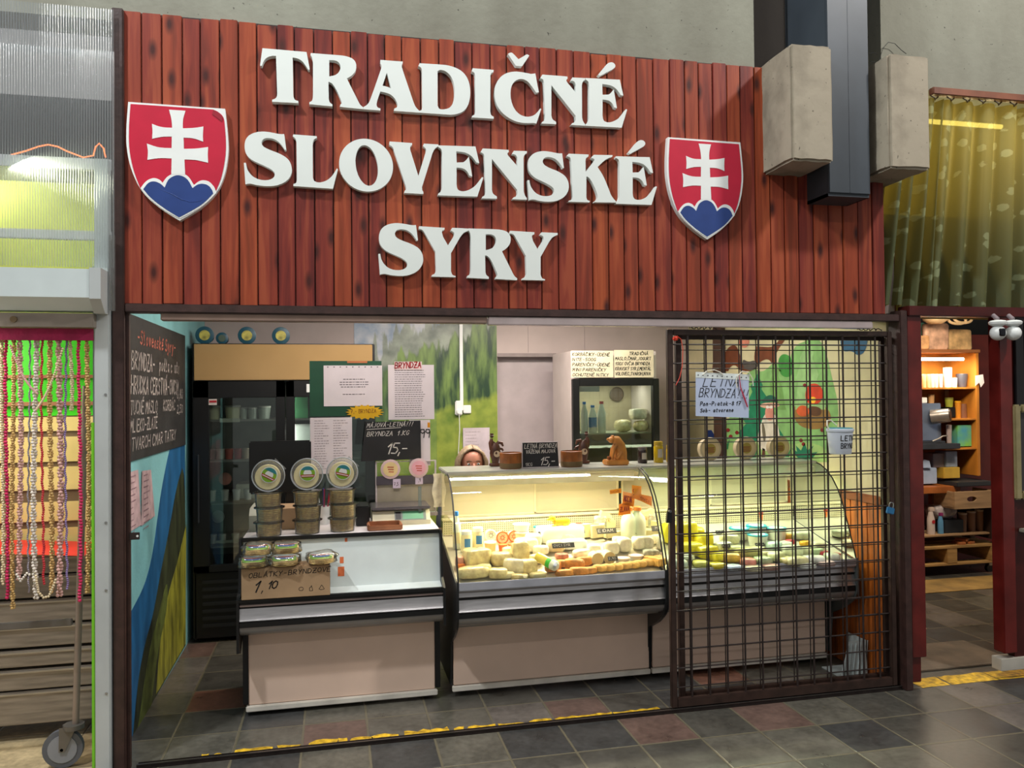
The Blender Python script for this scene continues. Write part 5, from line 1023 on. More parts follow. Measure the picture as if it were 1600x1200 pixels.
# display of two discs above the scale
x0, x1 = at(588,740,Y=.99).x, at(680,740,Y=.99).x; za, zb = at(630,781,Y=.99).z, at(630,720,Y=.99).z
t = thing('label_stand', ((x0+x1)/2,.99,.9005), 'white framed stand above the scale holding two round cheese labels', 'stand')
mwf = mat('frame_white', 'c9bfc0', .4)
MB().rbox(x0-.006,x0+.004,.985,.995,.9005,zb,.002).rbox(x1-.004,x1+.006,.985,.995,.9005,zb,.002).rbox(x0,x1,.985,.995,zb-.006,zb,.002).build('frame', mwf, t)
MB().rbox(x0,x1,.975,.984,at(630,757,Y=.98).z,at(630,743,Y=.98).z,.002).build('strip', mat('strip_dark', '4c4650', .5), t)
MB().rbox(x0+.004,x1-.004,.986,.994,.93,at(630,757,Y=.98).z+.03,.002).build('back_panel', mat('stand_grey', '9c9484', .5), t)
for (px, py, c_, l_) in [(610,733,'e0c890','cream label'),(654,731,'d8a0b0','pink label')]:
    c = at(px,py,Y=.975); q = MB().lathe(c, [(.055,0),(.058,.006),(.05,.008)], 24, 'y').build('round_lid', mat('lid_rose', 'd0b4b8', .3), t, True); q['label'] = l_
    MB().lathe(c+Vector((0,-.0085,0)), [(.043,0),(.043,.001)], 24, 'y').build('disc', mat('disc_'+c_, c_, .5), q)
    rr = MB(); 
    for i in range(3): rr.plate([[c+Vector((-.018+.004*i,-.0098,.016-.014*i)), c+Vector((.020,-.0098,.014-.014*i)), c+Vector((.018,-.0098,.008-.014*i)), c+Vector((-.02+.004*i,-.0098,.010-.014*i))]], (0,.0004,0))
    rr.build('disc_print', mat('print_red', 'b04a3a', .5), q)
for (px, py, s_) in [(614,763,'7,5'),(649,757,'6,9')]:
    a = at(px,py,Y=.973); q = plate_on(MB(), a, XR, ZU, .045, .055).build('price_card', mat('lilac_card', 'cfc0d8', .7), t); handwriting(MB(), s_, a+Vector((.006,-.0003,.015)), XR, ZU, NF, .02, .0022, fit=.034).build('lettering', ink, q)
o = MB().sheet(lambda u, v: at(684,745,Y=.97)+Vector(((u-.5)*.06+.006*sin(v*9),-.006*sin(u*6),-(v)*.20+.02)), 6, 10).build('plastic_bag', bagwhite, None, True); tag(o, 'crumpled pinkish plastic bag hanging at the right of the label stand', 'bag')
# the signs: hung on a clear screen that stands on the counter
t = thing('clear_screen', (.15,1.02,.9005), 'tall clear screen carrying the green poster and hand-written lists', 'screen')
MB().box(-.10,.60,1.024,1.028,.9005,1.80).build('pane', glass, t); MB().rbox(-.10,.0,1.005,1.045,.9,.9005+.02,.002).rbox(.5,.60,1.005,1.045,.9,.92,.002).build('foot', mwf, t)
def card_at(name, x0, y0, x1, y1, Y, m_, label, cat='sign', th=.002):
    a = at(x0,y1,Y=Y); b = at(x1,y0,Y=Y); t = thing(name, ((a.x+b.x)/2, Y, a.z), label, cat)
    MB().plate([[a, Vector((b.x,Y,a.z)), b, Vector((a.x,Y,b.z))]], (0,th,0)).build('card' if m_ is not paper else 'sheet', m_, t)
    return t, a, b
greenposter = mat('poster_green', '1c4a34', .45, 0, .06)
t, a, b = card_at('poster', 484,564,596,651, 1.012, greenposter, 'dark green poster at the top of the clear screen')
mm = MB(); mm.plate([[Vector((a.x+(b.x-a.x)*u0,1.0112,b.z-.012)),Vector((a.x+(b.x-a.x)*u1,1.0112,b.z-.012)),Vector((a.x+(b.x-a.x)*u1,1.0112,b.z)),Vector((a.x+(b.x-a.x)*u0,1.0112,b.z))] for u0,u1 in [(.52,.8)]], (0,.0004,0)); mm.build('poster_picture', mat('poster_orange', 'b0683c', .5), t)
t, a, b = card_at('notice', 506,571,597,635, 1.008, paper, 'white landscape notice with five printed lines over the green poster', 'notice')
pr = MB(); 
for k, (u0, u1) in enumerate([(.33,.70),(.27,.76),(.27,.76),(.29,.72),(.32,.70)]):
    z = b.z-(b.z-a.z)*[.35,.42,.48,.54,.72][k]; printed(pr, (a.x+(b.x-a.x)*u0,1.008,z), XR, ZU, NF, (b.x-a.x)*(u1-u0), 1, .0045, .01, frac=(1,1))
for k in range(9): printed(pr, (a.x+.02+k*.036,1.008,b.z-.012), XR, ZU, NF, .008, 1, .006, .01, frac=(1,1))
pr.build('print', mat('print_grey', '6a6266', .7), t)
sp = []; cx_, cz_ = 570, 644
for i in range(36):
    q = 2*pi*i/36; rr = (1+.13*(-1)**i); sp.append(at(cx_+27*cos(q)*rr, cz_-10.5*sin(q)*rr, Y=1.004))
t = thing('price_star', (at(570,655,Y=1.004)), 'yellow jagged paper star below the landscape notice', 'sign'); MB().plate([sp], (0,.0015,0)).build('card', mat('star_yellow', 'd8a80c', .6), t)
handwriting(MB(), '7,- BRYNDZA', at(548,646,Y=1.004)+Vector((0,-.0002,0)), (1,0,.02), ZU, NF, .022, .0028, fit=.165).build('lettering', mat('ink_orange', '8c5a10', .6), t)
t, a, b = card_at('list_sheet', 485,652,550,741, 1.000, paper, 'long two-column price list sheet hanging below the green poster', 'list')
pr = MB(); h = b.z-a.z; w = b.x-a.x
for c_ in (.10,.55): printed(pr, (a.x+w*c_,1.0,b.z-.02), XR, ZU, NF, w*.36, 20, .004, h*.045, random.Random(int(c_*10)), frac=(.5,1))
pr.build('print', mat('print_pale', '9a8f92', .7), t)
t, a, b = card_at('info_sheet', 607,570,678,656, 1.006, paper, 'tall printed sheet with red heading, hanging at the right of the screen', 'list')
pr = MB(); h = b.z-a.z; w = b.x-a.x; printed(pr, (a.x+w*.14,1.006,b.z-.035), XR, ZU, NF, w*.68, 22, .0035, h*.040, random.Random(5), frac=(.85,1)); pr.build('print', mat('print_grey', '6a6266', .7), t)
hd = at(616,577,Y=1.003); q = plate_on(MB(), at(616,578,Y=1.003), XR, ZU, .165, .05).build('heading_strip', mat('paper_warm', 'd8c4c0', .7), t); handwriting(MB(), 'BRYNDZA', at(617,575.5,Y=1.003)+Vector((0,-.0006,0)), (1,0,.03), ZU, NF, .034, .0055, .1, fit=.16).build('lettering', mat('marker_red', 'a81e28', .6), q)
t, a, b = card_at('price_sheet', 640,656,672,728, 1.000, paper, 'narrow white sheet with the number 99 right of the blackboard', 'list'); handwriting(MB(), '99', at(656,684,Y=1.0)+Vector((0,-.0005,0)), XR, ZU, NF, .05, .006, track=.95).build('lettering', ink, t)
plate_on(MB(), at(668,668,Y=.999), XR, ZU, .015, .03).build('orange_mark', orm, t)
chb = mat('chalkboard', '1c1c1e', .75, 0, .15, 8)
t = thing('price_board', at(614,719,Y=.97), 'black chalkboard reading BRYNDZA 1. KG 15,- in front of the screen', 'chalkboard')
c4 = [at(x,y,Y=.97) for x,y in [(564,721),(658,717),(657,657),(571,660)]]; MB().plate([c4], (0,.004,0)).build('board', chb, t)
l = MB(); s_ = Vector((0,-.0003,0)); handwriting(l, 'MÁJOVÁ-LETNÁ!!!', at(573,668,Y=.97)+s_, (1,0,.02), ZU, NF, .024, .0028, .3, fit=.285); handwriting(l, 'BRYNDZA  1.KG', at(573,682,Y=.97)+s_, (1,0,.02), ZU, NF, .026, .0032, .3, fit=.285)
handwriting(l, '15,-', at(603,709,Y=.97)+s_, XR, ZU, NF, .062, .0065, .25, track=.85); l.build('lettering', chalk, t)
ul = at(573,671.5,Y=.969); l2 = MB(); l2.quad(ul, ul+Vector((.20,0,.008)), ul+Vector((.20,0,.011)), ul+Vector((0,0,.003))); l2.build('underline', chalk, t)
bl = blk; o = MB().cyl((.33,1.0,.9005),(.33,1.0,.97),.002); 
# low black printer behind stacks
o = MB().rbox(at(556,800,Y=.75).x, at(577,800,Y=.75).x, .72, .92, .9005, 1.01, .006).build('receipt_printer', blk); tag(o, 'black receipt printer between the wafer tubs and the scale', 'printer')
pn = thing('pen_cup', (0,0,0), 'white cup with striped pens behind the wafer stacks', 'cup'); P = Vector((at(506,790,Y=.88).x,.86,.9005)); pn.location = P; ABS[pn] = P.copy()
MB().lathe(P, [(.03,0),(.034,.10),(.031,.10),(.028,.01)], 16).build('cup_body', white, pn, True)
for i, c_ in enumerate(['b8283c','2c4a9c','d8d8dc','8c2c4c']): MB().cyl(P+Vector((.012*cos(i*1.6),.012*sin(i*1.6),.012)), P+Vector((.035*cos(i*1.6),.03*sin(i*1.6),.20)), .004, n=8).build('pen', mat('pen_'+c_, c_, .4), pn, True)

# ================================================================== on top of the glass cases
ZT = 1.1965
def ontop(px, Y_=.78, X_=None): q = at(px, 725, Y=Y_); return Vector((q.x, Y_, ZT))
def figure(px, label, flip):
    P = ontop(px, .88); t = thing('carved_figure', P, label, 'figurine', 'carved wooden figures with clocks')
    s_ = -1 if flip else 1
    MB().pillow(P, .075, .04, .02, .05, 1).build('base', wooddk, t, 'full')
    MB().lathe(P+Vector((0,0,.018)), [(.020,0),(.026,.03),(.034,.06),(.028,.10),(.018,.12)], 12).build('trunk', wooddk, t, True)
    MB().lathe(P+Vector((.004*s_,-.026,.075)), [(.019,0),(.019,.006)], 18, 'y').build('clock_face', mat('clock_face', 'b9a88c', .5), t)
    MB().tube([P+Vector((-.02*s_,0,.10)), P+Vector((-.026*s_,0,.14)), P+Vector((-.022*s_,0,.165))], .012, 10, rs=[.016,.015,.008]).build('man_body', wooddk, t, True)
    MB().sphere(P+Vector((-.020*s_,0,.178)), .0105).lathe(P+Vector((-.020*s_,0,.183)), [(.018,0),(.010,.003),(.009,.013)], 10).build('man_head', wooddk, t, True)
    MB().tube([P+Vector((-.02*s_,0,.152)), P+Vector((.004*s_,-.005,.135)), P+Vector((.02*s_,0,.125))], .0045, 8).build('arm', wooddk, t, True)
    MB().tube([P+Vector((.005*s_,0,.125)), P+Vector((.02*s_,0,.142)), P+Vector((.04*s_,0,.138)), P+Vector((.048*s_,0,.118))], .008, 8, rs=[.008,.011,.010,.005]).build('animal', wooddk, t, True)
    MB().tube([P+Vector((.012*s_,.012,.11)), P+Vector((.045*s_,.012,.10)), P+Vector((.05*s_,.012,.09))], .007, 8).build('branch', wooddk, t, True)
figure(774, 'dark carved wooden figure with a clock, left of the two mugs', False); figure(912, 'dark carved wooden figure with a clock, right of the blackboard', True)
def mug(px, label):
    P = ontop(px, .72); t = thing('wooden_pot', P, label, 'pot', 'brown wooden pots on the glass case'); r = .064
    MB().lathe(P, [(r*.92,0),(r*.94,.006),(r,.012),(r,.09),(r*.92,.092),(r*.90,.02),(0,.018)], 28).build('pot_body', woodmid, t, True)
    MB().lathe(P+Vector((0,0,.004)), [(r*1.005,0),(r*1.012,.004),(r*1.012,.026),(r*1.005,.028)], 28).build('lower_band', mat('pot_band', '5e4a2a', .45), t, True)
mug(798, 'brown wooden pot left of the small blackboard'); mug(893, 'brown wooden pot right of the small blackboard')
t = thing('price_board', ontop(845,.70), 'small blackboard on the glass case reading LETNÁ BRYNDZA 15,-', 'chalkboard')
a = at(817,731,Y=.70); b = at(873,691,Y=.70); a.z = ZT; MB().plate([[a, Vector((b.x,.70,a.z)), Vector((b.x-.006,.71,b.z)), Vector((a.x,.71,b.z))]], (0,.004,0)).build('board', chb, t)
fb = MB(); fb.rbox(a.x-.005,b.x+.004,.6995,.716,ZT,ZT+.006,.001).rbox(a.x-.006,a.x,.70,.716,ZT,b.z,.001).rbox(a.x-.006,b.x,.706,.716,b.z,b.z+.005,.001).build('frame', mwf, t)
l = MB(); handwriting(l, 'LETNÁ BRYNDZA', (a.x+.012,.7070,b.z-.032), (1,0,.01), ZU, NF, .024, .0028, .2, fit=.205); handwriting(l, 'VÁŽENÁ MAJOVÁ', (a.x+.02,.7050,b.z-.062), (1,0,.01), ZU, NF, .020, .0026, .2, fit=.185); handwriting(l, '15,-', (a.x+.10,.6995,ZT+.016), XR, ZU, NF, .044, .005, .25, track=.9); handwriting(l, '1KG', (a.x+.015,.698,ZT+.012), XR, ZU, NF, .018, .0022); l.build('lettering', chalk, t)
# bear
P = ontop(962, .74); t = thing('bear_figure', P, 'golden carved wooden bear bent forward on a wooden base', 'figurine')
MB().rbox(P.x-.068,P.x+.068,.69,.79,ZT,ZT+.032,.006).build('base', woodlt, t)
i_ = MB().tube([P+Vector((.035,0,.030)), P+Vector((.036,0,.07)), P+Vector((.026,0,.115)), P+Vector((.004,-.004,.148)), P+Vector((-.020,-.006,.152))], .03, 14, rs=[.034,.036,.034,.028,.022])
i_.sphere(P+Vector((-.028,-.006,.150)), .021,.020,.019, n=14, k=10).build('bear_body', woodlt, t, True)
MB().cyl(P+Vector((-.040,-.008,.150)), P+Vector((-.056,-.010,.156)), .011, .006, 12).build('muzzle', woodlt, t, True)
for dy in (-.014,.012): MB().sphere(P+Vector((-.018,dy,.170)), .007,.006,.008).build('ear', woodlt, t, True)
for dy in (-.016,.016): MB().tube([P+Vector((.004,dy,.120)), P+Vector((-.014,dy,.095)), P+Vector((-.022,dy,.062)), P+Vector((-.028,dy,.034))], .010, 8, rs=[.013,.011,.009,.009]).build('foreleg', woodlt, t, True)
for dy in (-.020,.020): MB().tube([P+Vector((.03,dy,.075)), P+Vector((.012,dy,.05)), P+Vector((.002,dy,.033))], .013, 8, rs=[.018,.015,.012]).build('hind_leg', woodlt, t, True)
MB().lathe(P+Vector((-.045,-.01,.032)), [(.010,0),(.013,.012),(.010,.02)], 12).build('honey_pot', woodmid, t, True)
jar(1004, 722, 15, 25, 'small dark jar right of the wooden bear', mat('dark_jam', '2a1c1c', .2), mat('lid_grey', '6f6a68', .3, .5), mat('label_cream', 'b0a698', .6), None, ontop(1004,.80))
yj = mat('yellow_jam', 'b89a14', .2, 0, .1)
jar(1028, 724, 15, 33, 'yellow jar at the left edge of the mesh gate', yj, mat('gold_lid', 'b89c34', .35, .4), mat('label_cream', 'b0a698', .6), None, ontop(1029,.80))
jar(1046, 724, 12, 26, 'second yellow jar, behind the gate frame', yj, mat('gold_lid', 'b89c34', .35, .4), None, None, ontop(1047,.82))
for i, (px, l_) in enumerate([(1110,'left'),(1166,'middle'),(1218,'right')]):
    P = ontop(px, .80); R_ = .074; c = P+Vector((0,0,R_)); t = thing('round_cheese_tub', P, 'round beige cheese tub standing on edge on the second case, %s of three' % l_, 'tub', 'round tubs standing on edge behind the gates')
    MB().lathe(c, [(R_*.9,-.045),(R_*.97,-.01),(R_,0),(R_*.96,.006)], 30, 'y').build('tub_body', mat('tub_beige', 'b8a888', .35, 0, .05), t, True)
    MB().lathe(c+Vector((0,-.0065,0)), [(R_*.78,0),(R_*.78,.001)], 30, 'y').build('lid_face', mat('lid_sand', 'c9b48c', .45), t)
    MB().lathe(c+Vector((0,-.0076,0)), [(R_*.46,0),(R_*.46,.001)], 24, 'y').build('label', mat('label_gold', '9c8a3c', .5), t)
    rb = MB()
    for k in range(3): rb.plate([[c+Vector((-.026,-.0090,.010-.012*k)), c+Vector((.026,-.0090,.010-.012*k)), c+Vector((.022,-.0090,.004-.012*k)), c+Vector((-.022,-.0090,.004-.012*k))]], (0,.0004,0))
    rb.build('label_ribbon', mat('ribbon_brown', '7c3428', .5), t)

# ================================================================== tall double fridge on the left
t = thing('tall_fridge', (-.33,2.15,0), 'tall black double-door fridge against the left wall', 'fridge')
fx0, fx1, fy = -.925, .272, 1.82
MB().rbox(fx0,fx0+.03,fy,2.55,.02,1.985,.01).rbox(fx1-.03,fx1,fy,2.55,.02,1.985,.01).rbox(fx0,fx1,2.50,2.56,.02,1.985,.005).rbox(fx0,fx1,fy,2.55,1.955,1.985,.004).rbox(fx0,fx1,fy+.05,2.55,.02,.12,.004).build('cabinet', blk, t)
MB().rbox(fx0+.01,fx1-.004,fy-.015,fy+.05,1.735,1.975,.006).build('header', blk, t)
MB().rbox(at(303,560,Y=1.80).x,fx1-.018,fy-.024,fy-.016,at(400,594,Y=1.80).z,at(400,538,Y=1.80).z,.003).build('light_panel', mat('tan_panel', 'a98a5c', .18, 0, .04, 2), t)
MB().rbox(fx0+.01,fx1-.01,fy+.0,fy+.05,.03,.46,.004).build('lower_front', blk, t)
gm = MB()
for k in range(7): gm.rbox(fx0+.06,fx1-.06,fy-.008,fy+.002,.10+k*.048,.125+k*.048,.003)
gm.build('vent_grille', mat('grille_black', '1e2022', .45), t)
inner = mat('fridge_inside', '5c605c', .6, 0, .05)
MB().box(fx0+.031,fx1-.031,2.47,2.50,.46,1.72).build('inside_back', inner, t)
dx0, dxm, dx1 = fx0+.01, (fx0+fx1)/2, fx1-.01
for a_, b_ in ((dx0,dxm-.004),(dxm+.004,dx1)):
    d = MB().rbox(a_,a_+.10 if a_ == dx0 else a_+.055,fy-.03,fy+.012,.47,1.73,.004).rbox(b_-.06,b_,fy-.03,fy+.012,.47,1.73,.004).rbox(a_,b_,fy-.03,fy+.012,.47,.515,.004).rbox(a_,b_,fy-.03,fy+.012,1.62,1.73,.004).build('door', blk, t)
    MB().box(a_+.06,b_-.05,fy-.012,fy-.008,.51,1.625).build('door_glass', glass, d)
    MB().rbox(a_+.03 if a_ == dx0 else a_+.02,a_+.038 if a_ == dx0 else a_+.03,fy-.055,fy-.03,.80,1.25,.003).build('handle', mat('handle_grey', '3c4044', .35,.3), d)
shz = [at(380,y_,Y=1.95).z for y_ in (655,717,782,848)]
for z_ in shz: MB().rbox(fx0+.035,fx1-.035,1.86,2.46,z_-.012,z_,.002).build('shelf', mat('shelf_grey', '8a8680', .4,.3), t)
plate_on(MB(), at(343,660,Y=1.855), XR, ZU, .13, .026).build('price_strip', mat('strip_white', 'b9b5a8', .6), t)
plate_on(MB(), at(335,849,Y=1.855), XR, ZU, .17, .018).build('price_strip', mat('strip_white', 'b9b5a8', .6), t)
plate_on(MB(), at(326,633,Y=1.787), XR, ZU, .052, .040).build('sticker', mat('sticker_white', 'c9c0b8', .5), t); plate_on(MB(), at(327,629,Y=1.785), XR, ZU, .046, .014).build('sticker_mark', mat('marker_red', 'a81e28', .6), t)
q = MB(); q.rbox(at(479,610,Y=1.79).x, at(484,610,Y=1.79).x, 1.786, 1.79, at(480,613,Y=1.79).z, at(480,600,Y=1.79).z, .001).build('white_tag', white, t)
area('fridge_fill', (-.33,1.865,1.1), (-.33,2.4,1.1), .05, 1.1, 2.0, (1.0,.97,.88))  # light added inside the door so the fridge contents show
def small(kind, px, z, w, h, label, body, lid, group, Y_=1.98):
    P = Vector((at(px,700,Y=Y_).x, Y_, z+.0005)); k = mpp(P); r = w*k/2; H = h*k; t = thing(kind, P, label, kind.split('_')[-1], group)
    MB().lathe(P, [(r*.82,0),(r,H*.85),(r*.95,H*.88)], 16).build('body', body, t, True); MB().lathe(P+Vector((0,0,H*.86)), [(r*1.03,0),(r*1.03,H*.12),(r*.9,H*.14)], 16).build('lid', lid, t, True); return t
ywh = mat('yogurt_cream', 'b9b498', .4, 0, .05); gl_ = mat('jar_grey', '8f948c', .25, 0, .1); pkc = mat('cup_white', 'c8c4bc', .4)
for i, (px, w_, h_, b_) in enumerate([(335,18,22,ywh),(364,24,22,ywh),(381,12,18,gl_),(395,16,18,gl_),(413,20,20,gl_)]): small('fridge_jar', px, shz[0], w_, h_, ['first','second','third','fourth','fifth'][i]+' jar from the left on the top shelf of the black fridge', b_, pkc, 'jars on the fridge\'s top shelf')
for i, (px, c_) in enumerate([(332,'7a6a68'),(345,'b0a8a0'),(358,'a8554c'),(372,'8c3c3c'),(384,'9c8c7c')]): small('fridge_tub', px, shz[1], 13, 16, ['first','second','third','fourth','fifth'][i]+' small tub from the left on the fridge\'s second shelf', mat('tub_'+c_, c_, .4, 0, .1), mat('tub_lid_'+c_, c_, .4, 0, .2), 'mixed tubs on the fridge\'s second shelf')
for i, px in enumerate([331,351,369,387]): small('fridge_cup', px, shz[2], 12, 17, ['leftmost','second','third','rightmost'][i]+' white cup on the fridge\'s third shelf', pkc, pkc, 'white cups on the third shelf')
for i, px in enumerate([332,347,367,384]): small('yogurt_cup', px, shz[3], 12, 14, ['leftmost','second','third','rightmost'][i]+' white cup on the fridge\'s lowest shelf', pkc, pkc, 'white cups on the lowest shelf')
for px, py, z_, l_, c_ in [(352,748,shz[2]+.085,'round pink lid leaning above the cups of the third shelf','a8685c'),(341,807,shz[3]+.07,'round grey lid standing above the cups of the lowest shelf','9c9c98')]:
    c = at(px, py, Y=2.02); t_ = thing('pot_cover', c, l_, 'lid'); MB().lathe(c, [(.040,0),(.043,.006),(.036,.008)], 22, 'y').build('lid_body', mat('lid_'+c_, c_, .35), t_, True)
o = MB().rbox(at(370,745,Y=2.1).x, at(402,745,Y=2.1).x, 2.05, 2.3, shz[2]+.0005, shz[2]+.10, .004).build('carton_box', mat('carton_grey', '9c9c8c', .6)); tag(o, 'pale carton behind the white cups on the fridge\'s third shelf', 'box')
o = MB().rbox(at(460,640,Y=2.0).x, at(482,640,Y=2.0).x, 1.95, 2.1, shz[0]+.0005, shz[0]+.17, .004).build('green_carton', mat('carton_green', '2f6f44', .5)); tag(o, 'green carton on the top shelf of the fridge\'s right door', 'box')
o = MB().rbox(at(456,700,Y=2.0).x, at(500,700,Y=2.0).x, 1.95, 2.3, shz[1]+.0005, shz[1]+.23, .01).build('white_pack', white); tag(o, 'large white package in the right half of the black fridge', 'package')
# lids of tubs lying on top of the fridge
bt = mat('tub_blue_green', '174a5c', .4); ye = mat('label_olive', 'b0a850', .5, 0, .2, 30)
for i, (px, r_, l_) in enumerate([(320,.060,'leftmost blue-lidded tub lying on the black fridge'),(347,.040,'small dark tub between the blue-lidded tubs on the fridge'),(386,.060,'middle blue-lidded tub lying on the black fridge'),(439,.060,'rightmost blue-lidded tub lying on the black fridge')]):
    c = Vector((at(px,518,Y=1.92).x, 1.92, 1.9855+r_)); t = thing('blue_lid_tub', (c.x,c.y,1.9855), l_, 'tub', 'tubs lying on the black fridge')
    b2 = MB().lathe(c, [(r_*.8,-.10),(r_*.95,-.004)], 24, 'y'); b2.build('tub_body', white if i != 1 else bt, t, True)
    MB().lathe(c, [(r_,-.004),(r_,.008),(r_*.9,.01)], 28, 'y').build('lid', bt, t, True); MB().lathe(c+Vector((0,-.0105,0)), [(r_*.58,0),(r_*.58,.001)], 24, 'y').build('label', ye if i != 1 else mat('label_dull', '4a5a4c', .5), t)

# ================================================================== small white fridge
t = thing('glass_fridge', (2.05,2.15,0), 'white glass-door fridge with black door frame, behind the wooden bear', 'fridge')
sx0, sx1, sy = 1.722, 2.405, 1.90
fw = mat('fridge_white', 'c9bdb8', .4, 0, .02)
MB().rbox(sx0,sx0+.03,sy+.02,2.43,.03,1.945,.004).rbox(sx1-.03,sx1,sy+.02,2.43,.03,1.945,.004).rbox(sx0+.03,sx1-.03,2.39,2.43,.03,1.945,.004).rbox(sx0+.03,sx1-.03,sy+.02,2.39,1.73,1.945,.004).rbox(sx0+.03,sx1-.03,sy+.02,2.39,.03,.30,.004).build('cabinet', fw, t)
d = MB().rbox(sx0,sx0+.05,sy-.03,sy+.018,.25,1.735,.003).rbox(sx1-.05,sx1,sy-.03,sy+.018,.25,1.735,.003).rbox(sx0+.05,sx1-.05,sy-.03,sy+.018,1.682,1.735,.003).rbox(sx0+.05,sx1-.05,sy-.03,sy+.018,.25,.30,.003).build('door', blk, t)
MB().box(sx0+.05,sx1-.05,sy-.008,sy-.004,.30,1.682).build('door_glass', glass, d)
MB().box(sx0+.031,sx1-.031,2.375,2.389,.30,1.73).build('inside_back', mat('inside_warm', 'a89c80', .5, 0, .05), t)
for z_ in (at(960,676,Y=2.0).z, .86): MB().rbox(sx0+.032,sx1-.032,1.95,2.36,z_-.008,z_,.002).build('shelf', mat('glass_shelf', 'a9b49c', .3,.2), t)
area('fridge_fill', (2.06,2.15,1.70), (2.06,2.15,.8), .5, .1, 2.2, (1.0,.95,.8))  # added light that brightens the inside of the glass-door fridge
zs = at(960,676,Y=2.0).z+.0005
for i, (px, w_, h_, b_, l_) in enumerate([(913,11,50,milk,'tall white bottle at the left in the glass-door fridge'),(926,13,44,milk,'white bottle with blue label in the glass-door fridge'),(940,13,50,milk,'white bottle with a red cap in the glass-door fridge')]):
    P = Vector((at(px,650,Y=2.02).x, 2.02, zs)); k = mpp(P); r = w_*k/2; H = h_*k; q = thing('milk_bottle', P, l_, 'bottle', 'bottles in the glass-door fridge')
    MB().lathe(P, [(r*.95,0),(r,.005),(r,H*.62),(r*.6,H*.8),(r*.4,H*.9)], 16).build('bottle_body', b_, q, True); MB().lathe(P+Vector((0,0,H*.9)), [(r*.5,0),(r*.5,H*.08)], 12).build('cap', redcap if i == 2 else bluecap, q, True)
    if i == 1: MB().lathe(P+Vector((0,0,H*.2)), [(r*1.01,0),(r*1.01,H*.35)], 16).build('bottle_label', mat('label_sky', '5c84b0', .4), q, True)
lump('round_cheese', 973, 672, 28, 20, 'pale round cheese in a clear bag in the glass-door fridge', baggy, 'cheese', .13, 0, 3, P=Vector((at(973,672,Y=2.05).x,2.05,zs)), p=.8)
lump('round_cheese', 1001, 672, 24, 18, 'second pale round cheese right of the bagged one', baggy, 'cheese', .12, 0, 4, P=Vector((at(1001,672,Y=2.05).x,2.05,zs)), p=.8)
lump('white_bundle', 997, 650, 26, 18, 'white wrapped bundle lying on the round cheeses', bagwhite, 'cheese', .12, 0, 5, P=Vector((at(997,650,Y=2.05).x,2.05,zs+.094)))
lump('blue_pack', 925, 722, 24, 16, 'pale blue packs on the fridge\'s lower shelf', mat('pack_skyblue', '9cb8b4', .4, 0, .1), 'packet', .12, 0, 6, P=Vector((at(925,722,Y=2.05).x,2.05,.8605)))
o = MB().lathe(at(964,616,Y=2.36), [(.056,-.012),(.06,0),(.05,.003)], 24, 'y').build('fan_grille', mat('fan_brown', '5c4c3c', .5)); tag(o, 'round brown fan grille on the fridge\'s rear wall', 'fan')
o = MB().rbox(at(905,585,Y=1.97).x, at(936,610,Y=1.97).x, 1.96, 2.05, at(920,612,Y=1.97).z, at(920,604,Y=1.97).z+.002, .002).build('white_label_box', white); tag(o, 'white label strip under the ceiling of the glass-door fridge', 'label')
# the written boards on it
t, a, b = card_at('price_list', 893,548,958,590, 1.885, mat('board_cream', 'd0c6a8', .7), 'left cream board with five handwritten cheese names above the small fridge', 'sign')
l = MB(); h = b.z-a.z; w = b.x-a.x
for k, s_ in enumerate(['KORBÁČIKY-ÚDENÉ','NITE-500G','PARENIČKY-ÚDENÉ','MINI PARENIČKY','OCHUTENÉ NITKY']): handwriting(l, s_, (a.x+.008,1.885,b.z-h*(.19+k*.19)), (1,0,-.01), ZU, NF, h*.11, .0042, .15, fit=w*(.93 if k != 1 else .6))
l.build('lettering', ink, t)
t, a, b = card_at('price_list', 960,547,1021,590, 1.885, mat('board_cream', 'd0c6a8', .7), 'right cream board with handwritten cheese names above the small fridge', 'sign')
l = MB()
for k, s_ in enumerate(['TRADIČNÁ','MASLO,ČMAR,JOGURT','100% OVČIA BRYNDZA','KRAVSKÝ SYR,EMENTÁL','VOLOVEC,TVAROH,NIVA']): handwriting(l, s_, (a.x+(.008 if k else .12),1.885,b.z-h*(.19+k*.19)), (1,0,.0), ZU, NF, h*.115, .0042, .15, fit=w*(.93 if k else .5))
l.build('lettering', ink, t)

# wall things at the back
c = at(720,640,Y=2.58); t = thing('power_socket', c, 'white wall socket with a plug and cable on the meadow print', 'socket'); a = at(711,649,Y=2.58); b = at(722,626,Y=2.58)
MB().rbox(a.x,b.x,2.565,2.596,a.z,b.z,.008).build('socket_body', white, t); MB().cyl(((a.x+b.x)/2,2.565,a.z+.03),((a.x+b.x)/2,2.545,a.z+.03),.018).build('plug', white, t, True)
MB().tube([Vector(((a.x+b.x)/2,2.55,a.z+.02)), Vector(((a.x+b.x)/2+.004,2.56,a.z-.12)), Vector(((a.x+b.x)/2-.006,2.575,a.z-.30)), Vector(((a.x+b.x)/2+.004,2.58,a.z-.6))], .0035, 6).build('cable', white, t, True)
a = at(724,646,Y=2.58); b = at(736,633,Y=2.58); o = MB().rbox(a.x,b.x,2.575,2.596,a.z,b.z,.004).build('junction_box', white); tag(o, 'small white junction box beside the wall socket', 'box')
t, a, b = card_at('wall_list', 724,668,765,735, 2.585, mat('paper_lilac', 'c4b9c0', .8), 'white printed list on the meadow print behind the woman', 'list'); pr = MB(); printed(pr, (a.x+.02,2.585,b.z-.035), XR, ZU, NF, (b.x-a.x)-.05, 12, .004, .026, random.Random(9), frac=(.5,1)); pr.build('print', mat('print_pale', '9a8f92', .7), t)

